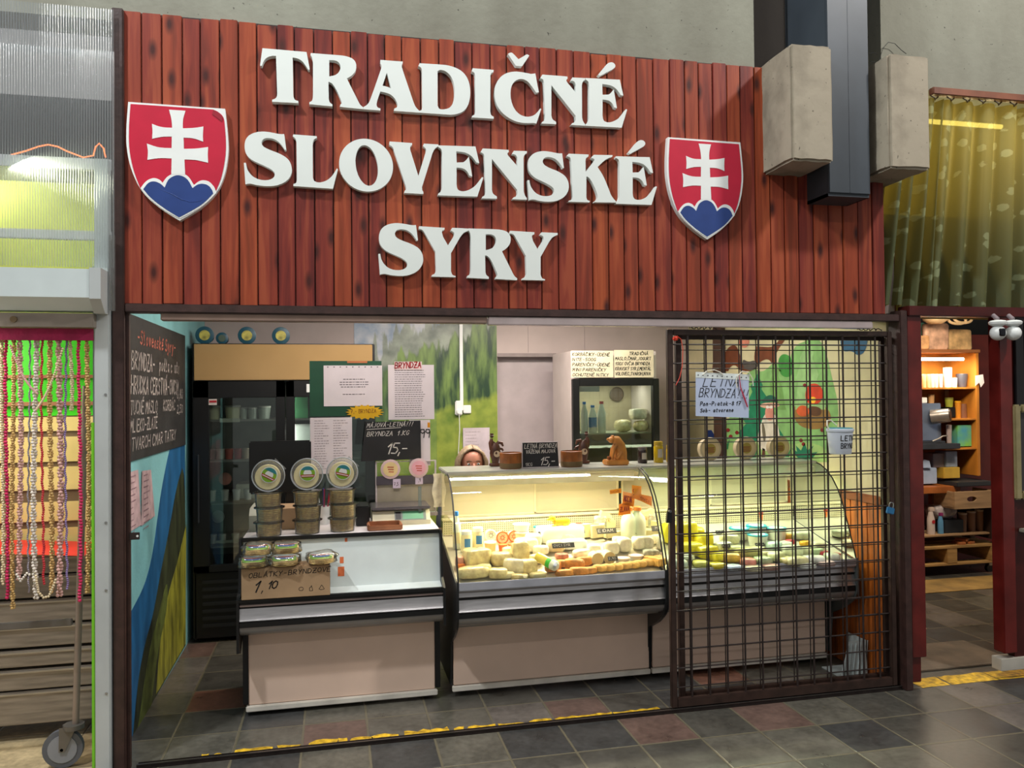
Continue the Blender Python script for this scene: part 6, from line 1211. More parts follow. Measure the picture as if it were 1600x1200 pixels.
# ================================================================== woman behind the case
skin = mat('skin', 'c98a74', .5, 0, .04, 20); hairm = mat('hair_blonde', 'a08c72', .5, 0, .25, 60, stretch=(6,6,.6)); shirt = mat('shirt_grey', '5a5c66', .8, 0, .05)
def skinned(name, V, E, R, m_, parent, sub=2):
    me = bpy.data.meshes.new(name); org = ABS[parent]; me.from_pydata([tuple(Vector(v)-org) for v in V], E, []); me.materials.append(m_)
    o = bpy.data.objects.new(name, me); C.objects.link(o); o.parent = parent; ABS[o] = org.copy()
    sk = o.modifiers.new('skin', 'SKIN'); sk.use_smooth_shade = True
    for i, r in enumerate(R):
        q = me.skin_vertices[0].data[i]; q.radius = (r, r) if not isinstance(r, tuple) else r
    me.skin_vertices[0].data[0].use_root = True
    sb_ = o.modifiers.new('sub', 'SUBSURF'); sb_.levels = sub; sb_.render_levels = sub
    return o
HC = at(737, 727, Y=1.42); hx, hy, hz = HC.x, 1.42, HC.z       # head centre
w = thing('person', (hx, hy+.05, 0), 'blonde woman crouching behind the glass case, only her hair and forehead showing', 'person', None)
bz = hz-.30
V = [(hx,hy+.06,bz-.25),(hx,hy+.05,bz-.05),(hx,hy+.03,bz+.10),(hx,hy+.022,bz+.150),(hx,hy+.012,hz-.085),(hx,hy+.002,hz-.035),(hx,hy,hz+.02),(hx,hy+.004,hz+.075),(hx,hy+.006,hz+.100),
     (hx-.16,hy+.03,bz+.09),(hx-.20,hy-.02,bz-.16),(hx-.14,hy-.16,bz-.26),(hx+.16,hy+.03,bz+.09),(hx+.20,hy-.02,bz-.16),(hx+.14,hy-.16,bz-.26),
     (hx-.09,hy+.05,bz-.32),(hx-.10,hy-.30,bz-.34),(hx-.10,hy-.26,.12),(hx-.10,hy-.30,.04),(hx+.09,hy+.05,bz-.32),(hx+.10,hy-.30,bz-.34),(hx+.10,hy-.26,.12),(hx+.10,hy-.30,.04)]
E_ = [(0,1),(1,2),(2,3),(3,4),(4,5),(5,6),(6,7),(7,8),(2,9),(9,10),(10,11),(2,12),(12,13),(13,14),(0,15),(15,16),(16,17),(17,18),(0,19),(19,20),(20,21),(21,22)]
Rr = [(.14,.10),(.13,.095),(.13,.09),.05,.052,(.066,.080),(.082,.098),(.078,.094),(.050,.060),.055,.042,.028,.055,.042,.028,.085,.065,.04,.035,.085,.065,.04,.035]
skinned('body', V, E_, Rr, skin, w)
for s_ in (-1, 1):                       # hands resting on the knees: palm, four fingers, thumb
    p0 = Vector((hx+s_*.14, hy-.18, bz-.272)); VV = [p0, p0+Vector((0,-.035,-.006)), p0+Vector((0,-.065,-.008))]; EE = [(0,1),(1,2)]; RR = [.024,(.030,.014),(.034,.013)]
    for f, (dx, ln) in enumerate([(-.027,.062),(-.009,.072),(.009,.068),(.026,.052)]):
        n0 = len(VV); VV += [p0+Vector((dx*s_,-.078,-.008)), p0+Vector((dx*1.1*s_,-.078-ln*.5,-.012)), p0+Vector((dx*1.12*s_,-.078-ln,-.028))]; EE += [(2,n0),(n0,n0+1),(n0+1,n0+2)]; RR += [.009,.0085,.007]
    n0 = len(VV); VV += [p0+Vector((-s_*.035,-.035,-.010)), p0+Vector((-s_*.052,-.062,-.018))]; EE += [(0,n0),(n0,n0+1)]; RR += [.011,.009]
    skinned('hand', VV, EE, RR, skin, w, 1)
# face: nose, eyes, mouth, ears
MB().tube([(hx,hy-.084,hz+.018),(hx,hy-.096,hz-.004),(hx,hy-.102,hz-.020)], .008, 10, rs=[.005,.009,.011]).build('nose', skin, w, True)
for s_ in (-1, 1):
    e = MB().sphere((hx+s_*.030,hy-.073,hz+.014), .012,.010,.008).build('eye', white, w, True); MB().sphere((hx+s_*.030,hy-.0815,hz+.014), .005,.003,.005).build('iris', mat('iris', '3c4a50', .3), e, True)
    MB().tube([(hx+s_*.014,hy-.084,hz+.032),(hx+s_*.030,hy-.083,hz+.037),(hx+s_*.046,hy-.072,hz+.031)], .0028, 6).build('eyebrow', mat('brow', '6b5238', .7), w, True)
    MB().sphere((hx+s_*.074,hy+.005,hz+.006), .008,.016,.026).build('ear', skin, w, True)
MB().tube([(hx-.024,hy-.074,hz-.050),(hx,hy-.084,hz-.052),(hx+.024,hy-.074,hz-.050)], .0055, 8, rs=[.002,.0065,.002]).build('mouth', mat('lips', 'a8544c', .5), w, True)
# hair: rows of combed strands falling from a centre parting, open over the face
strand_m = hairm
hb = MB(); rnd = random.Random(8)
for k in range(120):
    s_ = 1 if k % 2 else -1
    py_ = -.062+.13*(k/120); z0 = .128-.9*abs(py_+.0)**2*4 if py_ < .03 else .128-(py_-.03)*.5
    out = .086+.010*rnd.random(); yb_ = py_*.55+.01+(.02 if py_ > 0 else -.012)
    zt_ = z0+.004*rnd.random()
    P_ = [Vector((hx+s_*.002, hy+py_*.92, hz+zt_)), Vector((hx+s_*.035, hy+py_*.98, hz+zt_-.012)), Vector((hx+s_*.066, hy+py_*.92, hz+.082)), Vector((hx+s_*out, hy+py_*.80, hz+.030)), Vector((hx+s_*(out+.004), hy+yb_, hz-.04)), Vector((hx+s_*(out-.004), hy+yb_+.01, hz-.12)), Vector((hx+s_*(out-.016), hy+yb_+.012, hz-.165-.02*rnd.random()))]
    hb.tube(P_, .0085, 6, rs=[.006,.009,.010,.010,.010,.008,.003])
for k in range(60):
    a = pi*(.12+.76*k/59); c_, s__ = cos(a), sin(a)
    P_ = [Vector((hx+c_*.01, hy+.045, hz+.122)), Vector((hx+c_*.055, hy+.045+s__*.045, hz+.095)), Vector((hx+c_*.080, hy+.02+s__*.085, hz+.03)), Vector((hx+c_*.084, hy+.02+s__*.085, hz-.06)), Vector((hx+c_*.07, hy+.02+s__*.075, hz-.17))]
    hb.tube(P_, .010, 6, rs=[.007,.011,.012,.011,.004])
hb.build('hair', hairm, w, 'full')
skinned('shirt', [(hx,hy+.06,bz-.27),(hx,hy+.05,bz-.05),(hx,hy+.03,bz+.09),(hx,hy+.025,bz+.135),(hx-.16,hy+.03,bz+.09),(hx-.20,hy-.015,bz-.13),(hx+.16,hy+.03,bz+.09),(hx+.20,hy-.015,bz-.13)],
        [(0,1),(1,2),(2,3),(2,4),(4,5),(2,6),(6,7)], [(.16,.12),(.15,.115),(.15,.11),.065,.068,.055,.068,.055], shirt, w)
skinned('trousers', [(hx,hy+.06,bz-.26),(hx-.09,hy+.05,bz-.32),(hx-.10,hy-.30,bz-.34),(hx-.10,hy-.26,.14),(hx+.09,hy+.05,bz-.32),(hx+.10,hy-.30,bz-.34),(hx+.10,hy-.26,.14)], [(0,1),(1,2),(2,3),(0,4),(4,5),(5,6)], [(.155,.115),.10,.078,.055,.10,.078,.055], mat('trousers_dark', '26262c', .8), w)
# stool she sits on
st = thing('stool', (hx,hy+.10,0), 'low stool under the crouching woman behind the case', 'stool'); MB().lathe((hx,hy+.12,bz-.46), [(.15,0),(.16,.02),(.15,.035)], 24).build('seat', wooddk, st, True)
for q in range(3): MB().cyl((hx+.11*cos(q*2.1),hy+.12+.11*sin(q*2.1),bz-.46),(hx+.15*cos(q*2.1),hy+.12+.15*sin(q*2.1),0),.012,n=10).build('leg', wooddk, st, True)
# ================================================================== sliding mesh gates
barm = mat('gate_bar', '2b211f', .45, .1, .15, 30); framem = mat('gate_frame', '35251f', .42, .1, .12, 20)
def gate(x0, x1, y, z0, z1, xs, zs, label, rv_=.005, rh_=.0038):
    t = thing('mesh_gate', ((x0+x1)/2, y, z0), label, 'gate', 'sliding mesh gates')
    w_ = .030
    MB().rbox(x0,x0+w_,y-.014,y+.014,z0,z1,.003).build('frame_upright', framem, t); MB().rbox(x1-w_,x1,y-.014,y+.014,z0,z1,.003).build('frame_upright', framem, t)
    MB().rbox(x0+w_,x1-w_,y-.014,y+.014,z0,z0+.045,.003).build('frame_rail', framem, t); MB().rbox(x0+w_,x1-w_,y-.014,y+.014,z1-.028,z1,.003).build('frame_rail', framem, t)
    rv = MB().cyl((0,0,z0+.02),(0,0,z1-.01),.0042,n=8); me = None; k = x0+xs[0]
    while k < x1-.035:
        if me is None:
            o = MB().cyl((k,y-.004,z0+.02),(k,y-.004,z1-.01),rv_,n=8).build('vertical_bar', barm, t, True); me = o; kx = k
        else: q = me.copy(); C.objects.link(q); q.parent = t; q.location = (k-kx, 0, 0)
        k += xs[1]
    me = None; k = z0+zs[0]
    while k < z1-.035:
        if me is None:
            o = MB().cyl((x0+.01,y+.005,k),(x1-.01,y+.005,k),rh_,n=8).build('horizontal_bar', barm, t, True); me = o; kz = k
        else: q = me.copy(); C.objects.link(q); q.parent = t; q.location = (0, 0, k-kz)
        k += zs[1]
    return t
g1 = gate(1.660, 2.975, .020, .022, 1.948, (.115,.1), (.095,.0975), 'front mesh gate of brown bars, its outer upright nearest the middle of the shop')
g2 = gate(1.735, 2.985, .085, .022, 1.93, (.062,.1), (.07,.0975), 'rear mesh gate of brown bars, sliding just behind the front one', .0030, .0024)
hk = MB()
for cx in (1.86, 2.84):
    hk.tube([Vector((cx+.12*(u-.5), .02+.006*sin(u*25), 1.955+.008*sin(u*31))) for u in [i/24 for i in range(25)]], .0025, 6)
for i, cx in enumerate((1.86, 2.84)):
    o = MB().tube([Vector((cx+.15*(u-.5), .012+.008*sin(u*25), 1.957+.006*sin(u*31))) for u in [i_/24 for i_ in range(25)]], .0025, 6).build('roller_wire', mat('wire_dark', '3a3634', .4, .5), None, True); tag(o, 'twisted wire on top of the front gate, %s end' % ['left','right'][i], 'wire')
# blue padlock and dark lock
P = at(1390,803,Y=-.03); t = thing('padlock', P, 'blue padlock hanging at the gate\'s right upright', 'padlock')
b_ = MB().rbox(-.022,.022,-.009,.009,0,.036,.004); b_.xf(Matrix.Translation(P) @ Matrix.Rotation(.25,4,'Y')).build('lock_body', mat('padlock_blue', '2f6f9c', .35, .2), t)
b_ = MB().tube([Vector((-.013,0,.034)),Vector((-.013,0,.052)),Vector((-.008,0,.062)),Vector((.008,0,.062)),Vector((.013,0,.052)),Vector((.013,0,.034))], .0033, 8); b_.xf(Matrix.Translation(P) @ Matrix.Rotation(.25,4,'Y')).build('shackle', mat('shackle_steel', 'a9a9a6', .2, .9), t, True)
P = at(1045,817,Y=.0); t = thing('lock', P, 'small dark handle lock between the two left gate uprights', 'lock'); MB().plate([[P+Vector((x,0,z)) for x,z in [(-.012,0),(.018,0),(.018,.05),(.010,.075),(.002,.075),(-.008,.04)]]], (0,.014,0)).build('lock_body', blk, t); MB().cyl(P+Vector((.004,.0,.06)),P+Vector((.004,-.014,.06)),.007,n=12).build('knob', mat('knob_steel', '777b80', .3, .8), t, True)
# hanging notice
t = thing('hanging_notice', at(1130,653,Y=.0), 'plastic-sleeved sheet reading LETNÁ BRYNDZA!!! tied to the gate', 'notice')
YN = .0; c4 = [at(x,y,Y=YN) for x,y in [(1087,650),(1170,653),(1170,589),(1087,585)]]
MB().plate([c4], (0,.0015,0)).build('sheet', mat('sheet_blue_white', 'b9c6e0', .35, 0, .02), t)
MB().plate([[at(x,y,Y=YN-.0012) for x,y in [(1087,590),(1171,594),(1171,585),(1087,581)]]], (0,.0008,0)).build('sleeve_strip', mat('sleeve', 'dfe8e6', .25), t)
dots = MB(); 
for k in range(11): 
    c = at(1091+k*7.5,586+k*.4,Y=YN-.002); dots.lathe(c, [(.0035,0),(.0035,.0004)], 8, 'y')
dots.build('punch_hole', mat('hole_dark', '4a4a50', .7), t)
l = MB(); n_ = Vector((0,-.0002,0)); handwriting(l, 'LETNÁ', at(1098,604,Y=YN)+n_, XR, ZU, NF, .048, .0038, .35, fit=.21); handwriting(l, 'BRYNDZA!!!', at(1092,620,Y=YN)+n_, (1,0,-.04), ZU, NF, .045, .0036, .3, fit=.30)
handwriting(l, 'Pon-Piatok-8 17', at(1094,634,Y=YN)+n_, (1,0,.0), ZU, NF, .020, .0034, .2, fit=.24); handwriting(l, 'Sob-zatvorene', at(1094,644,Y=YN)+n_, (1,0,.0), ZU, NF, .018, .0034, .2, fit=.19); l.build('lettering', ink, t)
for pts, c_ in [([(1098,586),(1104,580),(1116,578),(1126,582),(1130,586)],'string_white'),([(1152,606),(1150,596),(1152,588),(1160,580),(1170,582),(1176,592),(1177,603)],'string_white')]:
    MB().tube([at(x,y,Y=YN-.006) for x,y in pts], .0028, 7).build('string', mat(c_, 'd8d4c4', .6), t, True)
MB().tube([at(x,y,Y=YN-.007) for x,y in [(1155,586),(1157,605),(1163,622),(1168,636)]], .003, 7, rs=[.0015,.003,.0045,.0035]).build('ribbon', mat('ribbon_red', 'b03048', .5), t, True)
# orange ribbon at the gate's top left
o = MB().tube([at(x,y,Y=.0) for x,y in [(1052,530),(1058,525),(1064,530),(1067,545),(1066,572),(1062,590),(1056,602)]], .0022, 6).build('ribbon', mat('ribbon_orange', 'd8442c', .5), None, True); tag(o, 'thin orange ribbon tied to the gate\'s top left corner', 'ribbon')
t = thing('ribbon_bow', at(1055,533,Y=.0), 'frayed orange-red bow at the gate\'s top left corner', 'ribbon'); MB().sphere(at(1055,529,Y=.0), .014,.010,.012, amp=.8, seed=3).build('bow', mat('ribbon_orange', 'd8442c', .5), t)
# bucket
P = at(1313,709,Y=-.045); r = .066; t = thing('bucket', P, 'white tub with a teal lid reading LETNÁ BRYNDZA hanging on the gate', 'bucket')
MB().lathe(P, [(r*.80,0),(r*.84,.004),(r*.98,.118)], 32).build('bucket_body', mat('bucket_white', 'cdd6e2', .35, 0, .02), t, True)
MB().lathe(P+Vector((0,0,.118)), [(r*1.03,0),(r*1.05,.004),(r*1.05,.014),(r*.98,.016)], 32).build('lid_rim', mat('bucket_white', 'cdd6e2', .35), t, True); MB().lathe(P+Vector((0,0,.132)), [(r*.99,0),(r*.95,.006)], 32).build('lid', mat('lid_teal', '2c7f8c', .4), t, True)
l = MB()
def on_bucket(text, z0, h, a0, da):
    tmp = MB(); handwriting(tmp, text, (0,0,0), XR, ZU, NF, h, .0045, .05, .05)
    mx_ = max(p.x for p in tmp.v); 
    for p in tmp.v:
        a = a0+da*p.x/mx_; zz = z0+p.z; rr = r*(.84+.14*zz/.118)+.0012
        p.xyz = (P.x+rr*sin(a), P.y-rr*cos(a), P.z+zz)
    l.add(tmp.v, tmp.f)
on_bucket('LETNÁ', .072, .026, -.55, 1.6); on_bucket('BRYNDZA', .032, .026, -.55, 1.9); l.build('lettering', ink, t)
MB().tube([P+Vector((-r,0,.128)),P+Vector((-r*1.15,0,.15)),P+Vector((-r*.95,.02,.176)),P+Vector((-r*.5,.03,.178)),P+Vector((-r*.1,.02,.150))], .0035, 8).build('handle', mat('string_white', 'd8d4c4', .6), t, True)
# white crate-like bag behind the gate, bottom right
t = thing('crate', (0,0,0), 'white ribbed plastic crate on the floor behind the gates, right corner', 'crate'); P = Vector((2.872, .31, 0)); t.location = P; ABS[t] = P.copy()
cr_ = mat('crate_white', 'bfc8c6', .4, 0, .06); MB().plate([[P+Vector((x,y,0)) for x,y in [(-.09,-.08),(.07,-.08),(.07,.10),(-.09,.10)]]], (0,0,.006)).build('crate_floor', cr_, t)
s_ = MB().plate([[P+Vector((x,-.08,z)) for x,z in [(-.09,.0),(.07,0),(.09,.20),(-.03,.20)]]], (0,.006,0)); s_.build('front_panel', cr_, t); MB().plate([[P+Vector((.075,y,z)) for y,z in [(-.08,0),(.10,0),(.10,.2),(-.08,.2)]]], (.006,0,0)).build('side_panel', cr_, t)
for k in range(5): MB().tube([P+Vector((-.075+.03*k,-.083,.01)), P+Vector((-.045+.028*k,-.083,.19))], .0035, 6).build('rib', cr_, t, True)

# ================================================================== bead stall on the left
wpost = mat('white_post', 'b6bcbc', .45, 0, .03, 6)
struct('trim_12', MB().rbox(-1.010,-.950,-.055,-.0,0,2.66,.004), wpost)
struct('trim_13', MB().rbox(-1.024,-1.011,-.05,-.035,0,1.52,.002), mat('green_edge', '76c828', .45, 0, .03))
struct('wall_stall', MB().box(-1.03,-1.001,.0,1.6,0,2.2), mat('stall_side', '8ea0a0', .7))
for i, z_ in enumerate((1.64,1.09,.80,.36)): 
    t_ = MB().lathe((-.965,-.0555,z_), [(.006,0),(.005,.003)], 10, 'y').build('bolt', mat('bolt_steel', '9a9c9c', .3,.6), None, True); tag(t_, ['topmost','second','third','lowest'][i]+' bolt on the white post of the bead stall', 'bolt')
# shutter box
t = thing('shutter_box', (-1.3,-.1,1.98), 'white shutter box with a chamfered lower edge over the bead curtain', 'shutter box')
MB().plate([[Vector((-2.6,y,z)) for y,z in [(-.06,2.165),(-.16,2.165),(-.16,2.045),(-.10,1.995),(-.06,1.99)]]], (1.60,0,0)).build('box_body', mat('box_white', 'cbd6d6', .35, 0, .02), t)
MB().plate([[Vector((-.998,y,z)) for y,z in [(-.05,2.17),(-.165,2.17),(-.165,2.04),(-.10,1.985),(-.05,1.985)]]], (.044,0,0)).build('end_cap', wpost, t)
MB().rbox(-2.6,-1.0,-.10,-.04,1.925,1.985,.002).build('lower_rail', mat('rail_taupe', '8f867c', .5), t)
MB().cyl((-1.302,-.101,1.956),(-1.302,-.112,1.956),.013).build('lock', mat('lock_brass', '7c6a50', .35,.6), t, True)
for (z0_, z1_, l_) in [(2.615,2.665,'upper'),(2.31,2.35,'lower')]:
    o = MB().rbox(-2.6,-.945,-.03,-.005,z0_,z1_,.002).build('rail', mat('rail_white', 'c6c8cc', .4)); tag(o, 'white metal rail behind the ribbed sheets, %s one' % l_, 'rail')
def ribbed(name):
    m, nt, b = newmat(name); nt.nodes.remove(b); out = nt.nodes['Material Output']
    tr = N(nt, 'ShaderNodeBsdfTransparent'); tr.inputs[0].default_value = (.93,.95,.95,1)
    tl = N(nt, 'ShaderNodeBsdfTranslucent'); tl.inputs[0].default_value = srgb('c9d0d0'); df = N(nt, 'ShaderNodeBsdfDiffuse'); df.inputs[0].default_value = srgb('a9b0b2')
    gl = N(nt, 'ShaderNodeBsdfGlossy'); gl.inputs[0].default_value = (.9,.93,.95,1); gl.inputs['Roughness'].default_value = .18
    tc = N(nt, 'ShaderNodeTexCoord'); wv = N(nt, 'ShaderNodeTexWave'); wv.inputs['Scale'].default_value = 30; wv.inputs['Distortion'].default_value = 0; nt.links.new(tc.outputs['Object'], wv.inputs[0])
    a = N(nt, 'ShaderNodeMixShader'); a.inputs[0].default_value = .5; nt.links.new(tl.outputs[0], a.inputs[1]); nt.links.new(df.outputs[0], a.inputs[2])
    mr = N(nt, 'ShaderNodeMapRange'); mr.inputs[3].default_value = .10; mr.inputs[4].default_value = .55; nt.links.new(wv.outputs['Fac'], mr.inputs[0])
    b1 = N(nt, 'ShaderNodeMixShader'); nt.links.new(mr.outputs[0], b1.inputs[0]); nt.links.new(tr.outputs[0], b1.inputs[1]); nt.links.new(a.outputs[0], b1.inputs[2])
    bp = N(nt, 'ShaderNodeBump'); bp.inputs['Strength'].default_value = .6; bp.inputs['Distance'].default_value = .004; nt.links.new(wv.outputs['Fac'], bp.inputs['Height']); nt.links.new(bp.outputs[0], gl.inputs['Normal'])
    b2 = N(nt, 'ShaderNodeMixShader'); b2.inputs[0].default_value = .16; nt.links.new(b1.outputs[0], b2.inputs[1]); nt.links.new(gl.outputs[0], b2.inputs[2]); nt.links.new(b2.outputs[0], out.inputs[0]); return m
rbm = ribbed('ribbed_polycarbonate')
def rib_sheet(x0, x1, y, z0, z1, label):
    n = int((x1-x0)/.0052); pts = [Vector((x0+(x1-x0)*i/n, y-.0025*(i % 2), 0)) for i in range(n+1)]; b = MB()
    b.add([p+Vector((0,0,z)) for z in (z0,z1) for p in pts], [(i,i+1,n+2+i,n+1+i) for i in range(n)])
    o = b.build('ribbed_sheet', rbm); return tag(o, label, 'plastic sheet', 'ribbed clear plastic sheets')
rib_sheet(-2.6, -.930, -.050, 3.10, 3.315, 'upper ribbed clear plastic sheet left of the wooden sign')
rib_sheet(-2.6, -.925, -.062, 2.185, 3.125, 'tall ribbed clear plastic sheet left of the wooden sign')
o = MB().rbox(-.945,-.925,-.066,-.05,2.0,2.33,.002).build('sheet_edge', clearp2); tag(o, 'clear plastic edge strip hanging beside the wooden sign', 'strip')
ygl = mat('yellow_green_wall', 'c8cf62', .6, 0, .08, 3)
struct('wall_stall_upper', MB().box(-2.6,-1.0,.32,.35,2.0,2.64), ygl); struct('trim_14', MB().box(-2.6,-1.0,.0,.35,2.640,2.66), mat('shelf_grey_upper', '77797a', .6))
struct('trim_15', MB().box(-1.052,-1.035,.28,.315,2.18,2.35), mat('green_paint', '4cb010', .5)); struct('wall_stall_rear', MB().box(-2.6,-1.0,1.2,1.23,2.66,3.35), mat('stall_dark', '3c4044', .7))
o = MB().rbox(-1.115,-1.070,.300,.318,2.20,2.30,.008).build('sticker', mat('sticker_pale', 'c4cc9c', .6, 0, .15, 60)); tag(o, 'pale oval sticker on the yellow-green board', 'sticker')
# orange rope light
o = MB().tube([at(x,y,Y=.10) for x,y in [(-40,248),(10,244),(40,236),(60,229),(75,226),(90,229),(104,236),(130,246),(146,243),(149,230),(155,224),(162,232),(165,246)]], .0035, 8).build('rope_light', mat('rope_orange', 'ff8a4c', .5, emit='ff7a3c', es=2.2), None, True); tag(o, 'glowing orange rope light lying behind the ribbed sheet', 'rope light')
# curtain band and bead strings
o = MB().rbox(-2.6,-1.012,-.056,-.050,1.872,1.924,.001).build('curtain_band', mat('magenta_cloth', '9c1a4c', .8, 0, .08, 20, bump=.2)); tag(o, 'magenta cloth band holding the strings of beads', 'curtain band')
bead_cols = {'pink':'c8245c','cream':'d6c4a0','gold':'c8a468','white':'d8cfc4','grey':'97909c','purple':'8a78a8','rose':'d0a49c','red':'c4303c'}
def strand(px, y1, col, label, swing=None, r=.0058):
    bm_ = mat('bead_'+col, bead_cols[col],   .25, .0 if col in ('pink','red','white','cream','rose') else .12, .08, 40)
    P0 = at(px, 519, Y=-.034); P1 = at(px, y1, Y=-.034); r = r*1.12; n = int((P0.z-P1.z)/(r*1.6)); rnd = random.Random(px)
    ico = bmesh.new(); bmesh.ops.create_icosphere(ico, subdivisions=1, radius=1); ico.verts.index_update()
    iv = [v.co.copy() for v in ico.verts]; jf = [tuple(v.index for v in f.verts) for f in ico.faces]; ico.free(); b = MB()
    tw = 2 if col in ('gold','white','cream','rose') else 1
    for i in range(n):
        f = i/max(1, n-1); z = P0.z-(P0.z-P1.z)*f; x = P0.x+.004*sin(f*5+px)
        if swing: x += swing[0]*(sin(pi*min(1, f*swing[1])))
        for q in range(tw):
            a_ = i*.75+px+pi*q; rr = r*.8 if tw == 2 else .002
            b.add([Vector((x+rr*cos(a_), -.034+rr*sin(a_), z))+v*r*(1.0+.12*rnd.random()) for v in iv], jf)
    o = b.build('bead_string', bm_, None, 'full'); return tag(o, label, 'bead string', 'strings of beads')
S_ = [(4,912,'cream','cream bead string, first from the photo\'s left edge',None,.0055),(10,934,'pink','thick pink bead string near the left edge',None,.0075),(20,950,'gold','gold bead string right of the thick pink one, reaching lowest',None,.0055),(31,905,'rose','rose-cream bead string, bulky at its top',None,.0065),(45,925,'grey','thin grey bead string in the left half',None,.004),
 (57,934,'white','cream-white bead string crossing over the red one',(-.012,1.0),.0068),(66,912,'red','red bead string in the middle of the curtain',None,.0052),(79,925,'gold','gold double bead string in the middle',None,.0062),(93,930,'rose','broad pinkish-cream bead string right of the middle',None,.0075),(103,920,'purple','purple-grey bead string right of the middle',None,.0048),
 (111,640,'cream','short cream bead string ending at half height',None,.0048),(124,938,'pink','thick crimson bead string near the white post',None,.0075),(137,925,'gold','bronze bead string nearest the white post',None,.0062)]
for a_ in S_: strand(a_[0], a_[1], a_[2], a_[3], a_[4], a_[5])
for (p_, q_, c_, l_) in [((98,545),(57,640),'cream','cream bead string hanging slanted to the left'),((16,540),(58,615),'rose','rose bead string hanging slanted to the right'),]:
    A = at(*p_, Y=-.055); B = at(*q_, Y=-.055); b = MB(); n = 34
    for i in range(n): f = i/(n-1); b.sphere(A.lerp(B, f)+Vector((0,0,-.03*sin(pi*f))), .0052, n=6, k=4)
    tag(b.build('bead_string', mat('bead_'+c_, bead_cols[c_], .25), None, 'full'), l_, 'bead string', 'strings of beads')
# loops at the lower ends
for pts, c_, l_ in [([(26,898),(32,908),(42,896),(50,900)],'white','white bead loop at the lower left of the curtain'),([(56,900),(60,925),(68,934),(76,932),(84,915),(88,902)],'cream','cream bead loop hanging in the lower middle')]:
    b = MB(); P = [at(x,y,Y=-.06) for x,y in pts]
    for a, c in zip(P, P[1:]):
        n = max(2, int((c-a).length/.009))
        for i in range(n): b.sphere(a.lerp(c, i/n), .0058, n=6, k=4)
    tag(b.build('bead_string', mat('bead_'+c_, bead_cols[c_], .25), None, 'full'), l_, 'bead string', 'loops of beads at the lower end')
# behind the beads: slat wall and rack
YB = .55
grn = mat('vivid_green', '3fd010', .5, 0, .05, 4); crm = mat('cream_slat', 'e8cf86', .45, 0, .05, 4); brn = mat('slat_gap', '6f5a40', .5)
def band(y0, y1, m_, nm, dy=0.0, x1=None): a = at(60,y0,Y=YB).z; b = at(60,y1,Y=YB).z; return struct(nm, MB().box(-2.6,x1 if x1 else -1.031,YB+dy,YB+.02,b,a), m_)
band(500,650,grn,'wall_slats')
for y0, y1 in [(586,591),(628,634)]: band(y0, y1, mat('rail_brown_left', 'a5704c', .5), 'trim_16', -.02)
for y0, y1 in [(652,674),(683,722),(730,766),(785,815),(826,868)]: band(y0, y1, crm, 'wall_slats', -.004)
band(650,880,brn,'trim_17', .004)
P = at(60,850,Y=.45); t = thing('red_tray', P, 'red curved plastic tray behind the lower beads', 'tray'); MB().sheet(lambda u, v: Vector((-1.75+.60*u, .30+.2*v, P.z-.012+.035*sin(pi*(.5+.5*u))*1-.03*(1-v))), 14, 3).build('tray_body', mat('tray_red', 'd8302c', .35), t, 'full')
# stacked metal boxes
met = mat('box_metal', '8f867c', .4, .45, .12, 12, stretch=(.4,2,4)); YM = .42
ys = [(870,898),(900,935),(938,975),(978,1012),(1016,1042),(1046,1078),(1080,1132)]
for i, (y0, y1) in enumerate(ys):
    a = at(50,y0,Y=YM).z; b = max(.004, at(50,y1,Y=YM).z); x1 = -1.075-.004*(i % 3)
    t = thing('metal_box', (-1.6,YM+.2,b), '%s flat grey metal box of the stack behind the beads' % ['topmost','second','third','fourth','fifth','sixth','lowest'][i], 'box', 'flat metal boxes stacked on the stall floor')
    MB().rbox(-2.3,x1,YM+.004*(i % 2),.95,b+.002,a,.004).build('box_body', met, t); MB().rbox(-2.3,x1+.002,YM-.006,YM+.004,a-.016,a-.006,.002).build('lip', mat('box_metal_light', 'a39a8c', .35,.5), t)
# cart leg with a castor
t = thing('cart', (-1.13,.12,0), 'grey cart upright with a swivelling castor beside the white post', 'cart'); gm_ = mat('cart_grey', '6e6a66', .4, .4, .05)
a = at(124,700,Y=.10); b = at(118,1137,Y=.10)
MB().tube([Vector((b.x,.10,b.z)), Vector((at(134,600,Y=.10).x,.10,1.68))], .014, 10).build('upright', mat('upright_taupe', '94857a', .4, .3, .05), t, True)
MB().rbox(-1.9,b.x-.012,.09,.11,.62,.65,.003).build('cross_bar', gm_, t)
wc = at(99,1168,Y=.10); wr = wc.z-.002
P = Vector((wc.x,.10,wr))
MB().cyl(P+Vector((0,-.013,0)),P+Vector((0,.013,0)),wr*.99,n=28).build('wheel', mat('castor_rubber', '5b5f68', .5), t, True); MB().cyl(P+Vector((0,-.016,0)),P+Vector((0,.016,0)),wr*.72,n=24).build('hub', mat('hub_grey', '8b8f98', .4), t, True)
MB().cyl(P+Vector((0,-.024,0)),P+Vector((0,.024,0)),.007,n=12).build('axle', mat('axle_rust', '4c2c24', .4,.5), t, True)
for s_ in (-1, 1): MB().plate([[P+Vector((x,s_*.021,z)) for x,z in [(-.012,-.010),(.012,-.010),(.050,wr*.9),(.052,wr*1.15),(-.01,wr*1.15)]]], (0,s_*.003,0)).build('fork', gm_, t)
MB().cyl((b.x-.006,.10,wr*2.0),(b.x-.006,.10,wr*2.0+.02),.042,n=20).build('swivel_plate', gm_, t, True); MB().cyl((b.x-.004,.10,wr*2.0+.018),(b.x-.002,.10,b.z+.01),.012,n=14).build('stem', gm_, t, True)

